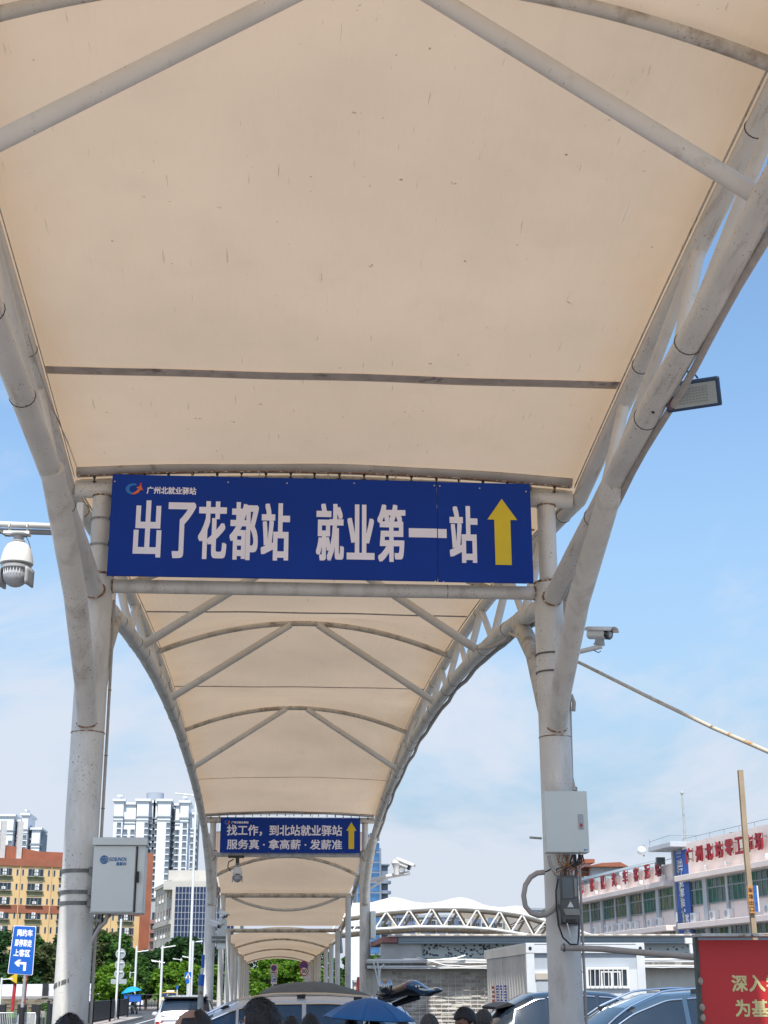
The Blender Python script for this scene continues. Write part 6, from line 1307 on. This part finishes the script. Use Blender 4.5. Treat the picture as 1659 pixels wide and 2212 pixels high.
# silver SUV seen from behind on the road
T2_ = [(-2.3, .35, .70, .74, .72, .6), (-2.0, .25, .90, .95, .86, .76), (-1.1, .22, 1.02, 1.08, .92, .8), (-.5, .22, 1.06, 1.52, .92, .70), (0, .22, 1.06, 1.66, .92, .68), (1.0, .22, 1.07, 1.68, .92, .68), (1.75, .22, 1.08, 1.64, .91, .67), (2.05, .22, 1.08, 1.35, .90, .72), (2.25, .25, 1.0, 1.06, .88, .78), (2.32, .35, .8, .84, .84, .76)]
px = at(396, 2180, 46)
r, smf = car('silver_suv', 'silver car seen from behind driving away on the road at left', (px.x, 48, 0), radians(-90)+.03, silver, T2_, [(-.9, -.1, .08, .92, 'side_window'), (0, .9, .08, .92, 'side_window'), (1.0, 1.7, .10, .9, 'side_window')], glass_dark, back=[(1.80, 2.12, 'rear_screen')], spoiler=True)
MB().b2(2.24, 2.30, -.70, .70, .96, 1.01).build('tailgate_trim', chrome, r, bev=.01); MB().b2(2.18, 2.24, -.70, .70, 1.10, 1.14).build('tailgate_trim', chrome, r, bev=.01)
for s in (-1, 1): MB().b2(2.20, 2.30, s*.74-.12, s*.74+.12, .86, .96).build('tail_lamp', rlamp, r, bev=.02); MB().ball((-.75, s*1.02, 1.12), (.09, .10, .08), 10, 8).build('wing_mirror', silver, r)
MB().b2(2.325, 2.335, -.22, .22, .62, .74).build('number_plate', pm('plate_green', (.35, .55, .42), .5), r); MB().b2(1.70, 1.95, -.66, .66, 1.60, 1.66).build('roof_spoiler', black, r, bev=.02)
# dark blue cars on the right
navy = pm('dark_blue_car_paint', (.02, .035, .055), .18, metal=.2, var=.05, coat=1.0); navy2 = pm('steel_blue_car_paint', (.07, .12, .17), .2, metal=.4, var=.05, coat=1.0)
T3_ = [(-2.35, .35, .66, .70, .70, .6), (-2.05, .25, .84, .90, .86, .76), (-1.2, .22, .98, 1.03, .92, .8), (-.55, .22, 1.02, 1.38, .92, .72), (.0, .22, 1.03, 1.56, .92, .69), (.7, .22, 1.04, 1.60, .92, .68), (1.4, .22, 1.05, 1.55, .91, .67), (1.9, .22, 1.06, 1.32, .9, .68), (2.2, .25, 1.05, 1.10, .87, .72), (2.36, .35, .8, .84, .82, .7)]
px = at(1360, 2180, 23)
car('dark_blue_suv', 'steel blue car with bright window trim partly behind the red billboard', (px.x+.30, 23, 0), radians(8), navy2, [(x, a, b*1.10, c*1.13, d, e) for x, a, b, c, d, e in T3_], [(-1.0, .25, .06, .93, 'front_window'), (.33, 1.2, .06, .93, 'rear_window'), (1.25, 1.75, .1, .9, 'quarter_window')], glass_dark, back=[(-1.15, -.55, 'windscreen')])
px = at(1225, 2160, 27)
r, _ = car('dark_hatchback', 'dark hatchback with tail spoiler and white bumper strip behind the right column', (px.x+.75, 27.5, 0), radians(183), navy, [(x, a, b*1.10, c*1.14, d, e) for x, a, b, c, d, e in T3_], [(-1.0, .25, .06, .93, 'front_window'), (.33, 1.2, .06, .93, 'rear_window'), (1.25, 1.75, .1, .9, 'quarter_window')], glass_dark, rails=False, back=[(1.45, 1.95, 'rear_screen')])
MB().prism([(1.75, 1.58), (2.12, 1.50), (2.14, 1.55), (1.9, 1.63)], -.6, .6).build('tail_spoiler', black, r, bev=.01); MB().b2(2.28, 2.38, -.7, .7, .92, .99).build('bumper_strip', whitep, r, bev=.02)
for s in (-1, 1): MB().b2(2.18, 2.26, s*.72-.14, s*.72+.14, 1.0, 1.08).build('tail_lamp', rlamp, r, bev=.02)
# yellow taxi far away
px = at(367, 2155, 138)
r, _ = car('yellow_taxi', 'small yellow taxi seen under the roadside trees', (px.x, 139, .0), radians(-90), pm('taxi_yellow', (.62, .34, .01), .35, coat=.5), T2_, [(-.9, .9, .08, .92, 'side_window')], glass_dark, rails=False, back=[(1.80, 2.12, 'rear_screen')])
MB().b2(.5, .7, -.35, .35, 1.69, 1.83).build('roof_sign', whitep, r)
# ---------------------------------------------------------------- people
def skinmesh(verts, edges, radii, name, m, parent, sub=1, root=0):
    me = bpy.data.meshes.new(name); me.from_pydata([V(v) for v in verts], edges, []); me.materials.append(m); o = bpy.data.objects.new(name, me); COL.objects.link(o); o.parent = parent; OFF[o.name] = V()
    md = o.modifiers.new('skin', 'SKIN'); sv = me.skin_vertices[0].data
    for i, rr_ in enumerate(radii): sv[i].radius = (rr_, rr_) if not isinstance(rr_, tuple) else rr_; sv[i].use_root = (i == root)
    sb = o.modifiers.new('sub', 'SUBSURF'); sb.levels = sub; sb.render_levels = sub
    for p in me.polygons: p.use_smooth = True
    md.use_smooth_shade = True
    return o
skin_l = pm('skin_tan', (.34, .19, .13), .55, var=.10, scale=14); skin_d = pm('skin_deep', (.24, .13, .09), .55, var=.10, scale=14)
hair_b = pm('hair_black', (.012, .011, .012), .5, var=.5, scale=60, bump=.5, bscale=90); hair_g = pm('hair_greying', (.06, .055, .052), .75, var=.5, scale=70, bump=.4, bscale=110)
def person(label, u, vtop, Yp, face, hair=hair_b, skin=skin_l, shirt=(.1, .12, .2), hairkind='short', tilt=0, seat=None, group='people in the crowd', glasses=False, k=1.0):
    """standing adult; 'face' is the heading of the face in radians, 0 = towards +x"""
    p = at(u, vtop+5, Yp); H_ = p.z; r = thing('person', label, 'person', (p.x, Yp, 0), group, face, local=True)
    s = H_/1.72; Z = lambda z: z*s; mb = MB()
    # body: one continuous skinned figure (x forward, y left)
    vs = [(0, 0, .93), (0, 0, 1.12), (0, 0, 1.32), (-.01, 0, 1.44), (0, 0, 1.52), (0, .17, 1.38), (.02, .23, 1.12), (.14, .22, .92), (.20, .21, .88), (0, -.17, 1.38), (.02, -.23, 1.12), (.14, -.22, .92), (.20, -.21, .88), (0, .10, .86), (.02, .11, .50), (-.01, .11, .10), (.12, .12, .05), (0, -.10, .86), (.02, -.11, .50), (-.01, -.11, .10), (.12, -.12, .05)]
    ed = [(0, 1), (1, 2), (2, 3), (3, 4), (2, 5), (5, 6), (6, 7), (7, 8), (2, 9), (9, 10), (10, 11), (11, 12), (0, 13), (13, 14), (14, 15), (15, 16), (0, 17), (17, 18), (18, 19), (19, 20)]
    ra = [.14, .135, .15, .07, .058, .065, .045, .03, .035, .065, .045, .03, .035, .09, .06, .042, .04, .09, .06, .042, .04]
    body = skinmesh([V(v)*s for v in vs], ed, [a*s*.92 for a in ra], 'body', skin, r)
    for hy in (1, -1):   # five fingers per hand
        for f_ in range(4): skinmesh([V((.21, hy*(.20+.014*f_), .875))*s, V((.26, hy*(.198+.014*f_), .85))*s, V((.285-.004*abs(f_-1), hy*(.197+.013*f_), .815))*s], [(0, 1), (1, 2)], [.009, .0085, .007], 'finger', skin, body)
        skinmesh([V((.18, hy*.20, .885))*s, V((.20, hy*.175, .86))*s, V((.225, hy*.168, .835))*s], [(0, 1), (1, 2)], [.011, .010, .008], 'thumb', skin, body)
    sh = pm('shirt_%02d%02d%02d' % tuple(int(c*99) for c in shirt), shirt, .85, var=.15, scale=8, bump=.2)
    skinmesh([V(v)*s for v in [(0, 0, .90), (0, 0, 1.12), (0, 0, 1.33), (-.005, 0, 1.43), (0, .18, 1.37), (.02, .235, 1.16), (0, -.18, 1.37), (.02, -.235, 1.16)]], [(0, 1), (1, 2), (2, 3), (2, 4), (4, 5), (2, 6), (6, 7)], [a*s for a in (.15, .15, .162, .075, .082, .068, .082, .068)], 'shirt', sh, r)
    skinmesh([V(v)*s for v in [(0, 0, .93), (0, .10, .86), (.02, .11, .50), (-.01, .11, .12), (0, -.10, .86), (.02, -.11, .50), (-.01, -.11, .12)]], [(0, 1), (1, 2), (2, 3), (0, 4), (4, 5), (5, 6)], [a*s for a in (.145, .10, .072, .06, .10, .072, .06)], 'trousers', pm('dark_trousers', (.03, .035, .05), .85), r)
    # head
    c = V((.02, 0, 1.605))*s; hr = V((.098, .078, .118))*s
    def head(rs, grow, cut=None):
        mb_ = MB().ball((0, 0, 0), (rs.x*grow, rs.y*grow, rs.z*grow), 24, 18)
        for p_ in mb_.v:
            q = p_.z/rs.z
            if q < -.1: p_.x = p_.x*(1-.22*(-.1-q))+.018*s*(-.1-q); p_.y *= 1-.30*(-.1-q)
            if p_.x < 0 and q > -.4: p_.x *= 1.07
            if q > .2: p_.y *= 1.03
        return mb_
    hm_ = head(hr, 1)
    for p_ in hm_.v:
        if p_.x > .6*hr.x and -.55 < p_.z/hr.z < .0 and abs(p_.y) < .018*s: p_.x += .020*s*(1-abs(p_.z/hr.z+.28)/.35) if abs(p_.z/hr.z+.28) < .35 else 0
        if p_.x > .5*hr.x and abs(p_.z/hr.z-.02) < .12 and .015*s < abs(p_.y) < .05*s: p_.x -= .006*s
    M_ = Matrix.Translation(c) @ Matrix.Rotation(tilt, 4, 'Y'); hm_.xf(M_); hd_ = hm_.build('head', skin, r)
    for sy in (-1, 1):
        ear = MB().ball((0, 0, 0), (.020*s, .008*s, .034*s), 10, 8); ear.xf(M_ @ Matrix.Translation(V((-.005*s, sy*.083*s, -.012*s))) @ Matrix.Rotation(-.2, 4, 'Y')); ear.build('ear', skin, hd_)
        eye = MB().ball((0, 0, 0), .011*s, 8, 6); eye.xf(M_ @ Matrix.Translation(V((.081*s, sy*.031*s, .004*s)))); eye.build('eye', pm('eye_white', (.6, .58, .55), .3), hd_)
        pu = MB().ball((0, 0, 0), .006*s, 8, 6); pu.xf(M_ @ Matrix.Translation(V((.090*s, sy*.031*s, .004*s)))); pu.build('iris', black, hd_)
        br_ = MB().tube([V((.090*s, sy*.018*s, .026*s)), V((.089*s, sy*.034*s, .030*s)), V((.080*s, sy*.050*s, .024*s))], .004*s, 6); br_.xf(M_); br_.build('eyebrow', hair, hd_)
    mo = MB().tube([V((.082*s, -.022*s, -.066*s)), V((.092*s, 0, -.064*s)), V((.082*s, .022*s, -.066*s))], .005*s, 6); mo.xf(M_); mo.build('mouth', pm('lips', (.30, .10, .08), .5), hd_)
    # hair: shell with a hairline
    rr = random.Random(int(u)); hb_ = head(hr, 1.0); keep = MB(); grow = {'short': .013, 'thick': .024, 'crop': .004, 'bald': .006}[hairkind]*s
    sel = {}
    for f_ in hb_.f:
        cc_ = sum((hb_.v[i] for i in f_), V())/len(f_); q = cc_.z/hr.z; xq = cc_.x/hr.x
        front = .42 if hairkind != 'bald' else 9
        ok = (q > front+.1*xq if xq > .35 else q > -.05+.35*max(0, xq)) or (xq < -.15 and q > -.55)
        if hairkind == 'bald': ok = (xq < .25 and q > -.5+.3*xq and (q < .62 or xq < -.35))
        if ok:
            ids = []
            for i in f_:
                if i not in sel: sel[i] = len(keep.v); n_ = hb_.v[i].normalized(); keep.v.append(hb_.v[i]+n_*(grow*(1+.35*sin(i*2.3)*(.5 if hairkind == 'thick' else .2))))
                ids.append(sel[i])
            keep.f.append(tuple(ids))
    keep.xf(M_); hs_ = keep.build('hair', hair, r, solid=.008*s)
    if hairkind in ('short', 'thick', 'bald'):
        st_ = MB(); inv = M_.inverted()
        for f_ in list(keep.f):
            for _ in range(5 if hairkind == 'thick' else 3):
                c_ = sum((keep.v[i] for i in f_), V())/len(f_)+V((rr.uniform(-1, 1), rr.uniform(-1, 1), rr.uniform(-1, 1)))*.008*s; n_ = (inv @ c_).normalized(); t_ = V((rr.uniform(-1, 1), rr.uniform(-1, 1), rr.uniform(-1.2, .2))); ln = (.030 if hairkind == 'thick' else .016)*s
                e1 = t_.cross(n_).normalized()*.0022*s; a_ = c_; b__ = c_+n_*.006*s+(t_-n_*t_.dot(n_)).normalized()*ln*rr.uniform(.5, 1.1)+n_*rr.uniform(0, .006)*s
                st_.add([a_-e1, a_+e1, b__], [(0, 1, 2)])
        o2 = st_.build('hair_strands', hair, hs_, smooth=False); o2['kind'] = 'stuff'
    if glasses:
        g_ = MB()
        for sy in (-1, 1): g_.ring(V((.103*s, sy*.033*s, .002*s)), (1, sy*.15, 0), .024*s, .0022*s, 16, 5); g_.tube([V((.100*s, sy*.057*s, .006*s)), V((.0, sy*.084*s, .006*s)), V((-.02*s, sy*.086*s, -.01*s))], .002*s, 5)
        g_.tube([V((.106*s, -.010*s, .006*s)), V((.106*s, .010*s, .006*s))], .002*s, 5); g_.xf(M_); g_.build('glasses', alloy, r)
    return r
person('balding man with a bare forehead at the lower left, seen from the side', 425, 2178, 7.6, radians(160), skin=skin_l, hairkind='bald', shirt=(.25, .26, .28), tilt=.05)
person('man with thick black hair and glasses in front of the silver people carrier', 568, 2163, 8.9, radians(150), hairkind='thick', shirt=(.04, .05, .07), glasses=True)
person('person with dark hair whose crown rises at the lower left corner by the column', 150, 2197, 9.2, radians(95), hairkind='thick', shirt=(.1, .1, .12))
person('shorter dark haired person right of the man with glasses', 628, 2196, 12.5, radians(80), hairkind='short', shirt=(.3, .1, .1))
person('dark haired person left of the blue umbrella', 672, 2191, 13, radians(110), hairkind='short', shirt=(.1, .2, .15))
person('person under the left half of the blue umbrella', 757, 2200, 16.3, radians(75), hairkind='thick', shirt=(.05, .05, .06))
person('person holding the blue umbrella by its shaft', 806, 2199, 16.1, radians(100), hairkind='thick', shirt=(.5, .5, .48))
person('person under the right rim of the blue umbrella', 868, 2201, 16.4, radians(60), hairkind='short', shirt=(.4, .15, .12))
person('man with cropped greying hair right of the blue umbrella', 926, 2187, 12.6, radians(70), hair=hair_g, skin=skin_d, hairkind='crop', shirt=(.2, .22, .2))
person('dark haired man bowing his head in front of the old wall', 1009, 2174, 13.4, radians(210), hairkind='short', skin=skin_d, shirt=(.06, .06, .07), tilt=.45)
person('man with shaved head close behind the bowing man', 1042, 2177, 13.9, radians(55), hair=hair_g, skin=skin_d, hairkind='crop', shirt=(.12, .12, .12))
# ---- blue umbrella
ub = thing('umbrella', 'blue folding umbrella with black underside held over people in the crowd', 'umbrella', tuple(at(800, 2156, 15.9)), None, 0, local=True)
ubm = pm('umbrella_blue', (.012, .13, .36), .55, var=.08, scale=6); ubk = pm('umbrella_inner', (.008, .010, .014), .7)
Ru, hu = .515, .20
def upt(a, t, rim=0): k = cos(pi/8)/cos(((a+pi/8) % (pi/4))-pi/8) if t > .02 else 1; rr_ = Ru*t*(1-.06*(1-abs(cos(a*4)))*t); return V((cos(a)*rr_, sin(a)*rr_, -hu*(t**1.65)*1.0+rim))
for i in range(8):
    a0 = radians(22.5)+i*pi/4
    MB().grid(lambda p, q: upt(a0, q)*(1-p)+upt(a0+pi/4, q)*p, 6, 10).build('panel', ubm, ub, solid=.002)
    MB().grid(lambda p, q: (upt(a0, q)*(1-p)+upt(a0+pi/4, q)*p)-V((0, 0, .006)), 6, 10).build('lining', ubk, ub)
    MB().tube([upt(a0, q/8)-V((0, 0, .009)) for q in range(9)], .004, 5).build('rib', alloy, ub)
MB().tube([(0, 0, .03), (0, 0, -.62)], .006, 8).build('shaft', alloy, ub); MB().tube([(0, 0, -.60), (0, 0, -.70)], .014, 8).build('handle', black, ub); ub.rotation_euler = (radians(3), radians(2.5), .2)
# ---- dark umbrella lying behind the car
du = thing('umbrella', 'wide olive and black umbrella behind the silver people carrier roof', 'umbrella', tuple(at(690, 2124, 26)), None, 0, local=True)
oli = pm('umbrella_olive', (.16, .15, .12), .8, var=.15, scale=3); Rr = 1.06
def dpt(a, t): rr_ = Rr*t*(1-.05*(1-abs(cos(a*4)))*t); return V((cos(a)*rr_, sin(a)*rr_, -.22*(t**1.9)))
for i in range(8):
    a0 = i*pi/4+.2
    MB().grid(lambda p, q: dpt(a0, q)*(1-p)+dpt(a0+pi/4, q)*p, 6, 10).build('panel', oli, du, solid=.003); MB().grid(lambda p, q: (dpt(a0, q)*(1-p)+dpt(a0+pi/4, q)*p)-V((0, 0, .008)), 6, 10).build('lining', ubk, du); MB().tube([dpt(a0, q/8)-V((0, 0, .012)) for q in range(9)], .005, 5).build('rib', alloy, du)
MB().tube([(0, 0, .05), (0, 0, -2.0)], .012, 8).build('shaft', alloy, du); du.rotation_euler = (radians(9), radians(4), 0)
# ---- black and blue fairing with mirrored dome
fr = thing('scooter_canopy', 'glossy black and blue moulded fairing with round mirrored dome above the umbrella', 'scooter canopy', tuple(at(820, 2150, 18.5)), None)
fbk = pm('gloss_black', (.012, .014, .018), .12, coat=1, var=.3); fbl = pm('gloss_steel_blue', (.06, .16, .30), .2, coat=1, var=.15, scale=6)
def sweep(tab, Yf, wid, m, nm, dy=0, top=None):
    n = 30; mb_ = MB()
    def f(a, b):
        u = tab[0][0]+(tab[-1][0]-tab[0][0])*a; v1, v2 = ip(tab, u); t = 2*pi*b; vm, vh = (v1+v2)/2, (v2-v1)/2
        p = at(u, vm-vh*sin(t), Yf); return V((p.x, Yf+dy+wid*cos(t)*(.4+.6*sin(pi*min(1, max(0, .08+.86*a)))), p.z))
    mb_.grid(f, n, 20); return mb_.build(nm, m, fr)
sweep([(814, 2146, 2150), (822, 2143, 2158), (840, 2136, 2161), (858, 2129, 2158), (874, 2122, 2152), (888, 2120, 2151), (905, 2126, 2153), (920, 2137, 2154), (930, 2136, 2153), (940, 2132, 2148), (948, 2133, 2146), (955, 2139, 2141)], 18.5, .22, fbk, 'shell')
sweep([(870, 2126, 2134), (878, 2119, 2138), (890, 2116, 2141), (903, 2119, 2147), (915, 2127, 2149), (928, 2136, 2147), (938, 2138, 2141)], 18.35, .14, fbl, 'blue_cowl')
sweep([(896, 2128, 2130), (904, 2127, 2135), (914, 2130, 2138), (926, 2137, 2139)], 18.20, .05, fbk, 'visor_slot')
MB().tube([at(905, 2136, 18.13), at(916, 2138, 18.12), at(929, 2139, 18.14)], [.010, .014, .006], 7).build('white_strip', whitep, fr)
for u in (899, 905): MB().ball(at(u, 2131, 18.14), .013, 8, 6).build('rivet', whitep, fr)
MB().ball(at(833, 2131, 18.35), (.085, .085, .095), 18, 14).build('mirrored_dome', pm('mirror_dome', (.35, .36, .38), .05, metal=1, var=.3, scale=6), fr)
sweep([(816, 2140, 2162), (820, 2126, 2164), (826, 2119, 2166), (832, 2136, 2165), (842, 2148, 2166), (862, 2152, 2158), (880, 2149, 2151)], 18.55, .10, pm('grey_gloss', (.10, .12, .14), .15, coat=1), 'dome_hood')
MB().prism([(at(870, 2135, 18.3).x, at(870, 2135, 18.3).z), (at(874, 2127, 18.3).x, at(874, 2134, 18.3).z), (at(879, 2123, 18.3).x, at(879, 2121, 18.3).z), (at(874, 2127, 18.3).x, at(874, 2125, 18.3).z)], 18.18, 18.22).build('red_mark', rlamp, fr)
MB().tube([at(905, 2150, 18.5), at(880, 2160, 18.5), at(848, 2172, 18.5)], [.05, .04, .03], 8).build('lower_arm', fbk, fr)
MB().tube([at(812, 2165, 18.6), at(800, 2172, 18.6), (at(812, 2165, 18.6).x, 18.6, .0)], [.09, .10, .06], 8).build('white_support', whitep, fr)
# ---- riders on the far road
def rider(label, u, vfeet, Yr_, col_, helmet, face, extra=None):
    p = at(u, vfeet, Yr_); r = thing('person', label, 'person', (p.x, Yr_, 0), 'riders on the far road', face, local=True)
    skinmesh([(0, 0, .82), (0.02, 0, 1.1), (.04, 0, 1.32), (.05, 0, 1.42), (.06, .18, 1.30), (.20, .22, 1.08), (.42, .2, 1.02), (.06, -.18, 1.30), (.20, -.22, 1.08), (.42, -.2, 1.02), (.36, .10, .80), (.40, .12, .38), (.36, -.10, .80), (.40, -.12, .38)], [(0, 1), (1, 2), (2, 3), (2, 4), (4, 5), (5, 6), (2, 7), (7, 8), (8, 9), (0, 10), (10, 11), (0, 12), (12, 13)], [.14, .14, .15, .06, .06, .05, .035, .06, .05, .035, .08, .05, .08, .05], 'body', pm('clothes_'+label[:5].strip().replace(' ', '_')+str(int(u)), col_, .8), r)
    MB().ball((.07, 0, 1.53), (.10, .085, .12), 12, 10).build('head', skin_l, r)
    MB().ball((.06, 0, 1.57), (.125, .11, .11), 12, 10).build('helmet' if helmet else 'hair', whitep if helmet else hair_b, r)
    b = thing('scooter', 'scooter ridden by the '+label, 'scooter', (p.x, Yr_, 0), 'scooters and tricycle on the far road', face, local=True)
    for x in (-.5, .62): w_ = MB().ring((x, 0, .24), (0, 1, 0), .19, .05, 16, 8).build('wheel', tyre, b); MB().tube([(x, -.03, .24), (x, .03, .24)], .12, 10).build('rim', alloy, w_)
    sc = pm('scooter_body', (.45, .45, .46), .35) if not extra else pm('scooter_teal', (.05, .35, .38), .4)
    MB().tube([(.60, 0, .30), (.52, 0, .80), (.44, 0, 1.02)], [.06, .07, .03], 8).build('front_column', sc, b); MB().tube([(.45, -.3, 1.04), (.45, .3, 1.04)], .02, 6).build('handlebar', black, b)
    MB().tube([(.5, 0, .30), (.1, 0, .24), (-.2, 0, .45), (-.6, 0, .62)], [.08, .10, .16, .10], 10).build('body_shell', sc, b); MB().tube([(.08, 0, .74), (-.55, 0, .78)], [.13, .11], 10).build('seat', black, b)
    MB().b2(.50, .75, -.15, .15, .72, .92).build('basket', greyp, b)
    return r, b
rider('rider in white with white helmet before the hoarding', 163, 2171, 152, (.65, .65, .66), True, radians(250))
rider('dark haired rider in teal right of the left column', 384*1.0-0, 2170, 150, (.05, .25, .3), False, radians(80), True) if False else rider('dark haired rider in teal right of the left column', 203+12*0+0, 2170, 150, (.06, .28, .33), False, radians(80), True)
r, b = rider('delivery driver under a bright blue parasol', 286, 2184, 124, (.25, .27, .2), False, radians(88))
px = at(286, 2184, 124)
bx = thing('cargo_box', 'blue plastic cargo box on the back of the delivery tricycle', 'box', (px.x, 123.2, .8)); MB().b2(px.x-.62, px.x+.72, 122.9, 123.5, .95, 1.45).build('tub', pm('tub_blue', (.02, .12, .45), .5), bx, bev=.02); MB().b2(px.x-.66, px.x+.76, 122.86, 123.54, 1.45, 1.50).build('rim', pm('tub_blue', (.02, .12, .45), .5), bx)
for dx in (-.30, .42): MB().ring((px.x+dx, 123.1, .26), (1, 0, 0), .20, .06, 16, 8).build('wheel', tyre, bx)
ps = thing('parasol', 'bright blue parasol fixed above the delivery driver', 'umbrella', tuple(at(284, 2143, 124)), None, 0, local=True)
for i in range(8):
    a0 = i*pi/4
    MB().grid(lambda p, q: V((cos(a0+p*pi/4)*.85*q, sin(a0+p*pi/4)*.85*q, .42-.42*q*q)), 3, 5).build('panel', pm('parasol_blue', (.01, .32, .62), .5), ps)
MB().tube([(0, 0, .45), (0, 0, -.5)], .02, 6).build('shaft', alloy, ps); ps.rotation_euler = (0, radians(-10), 0)
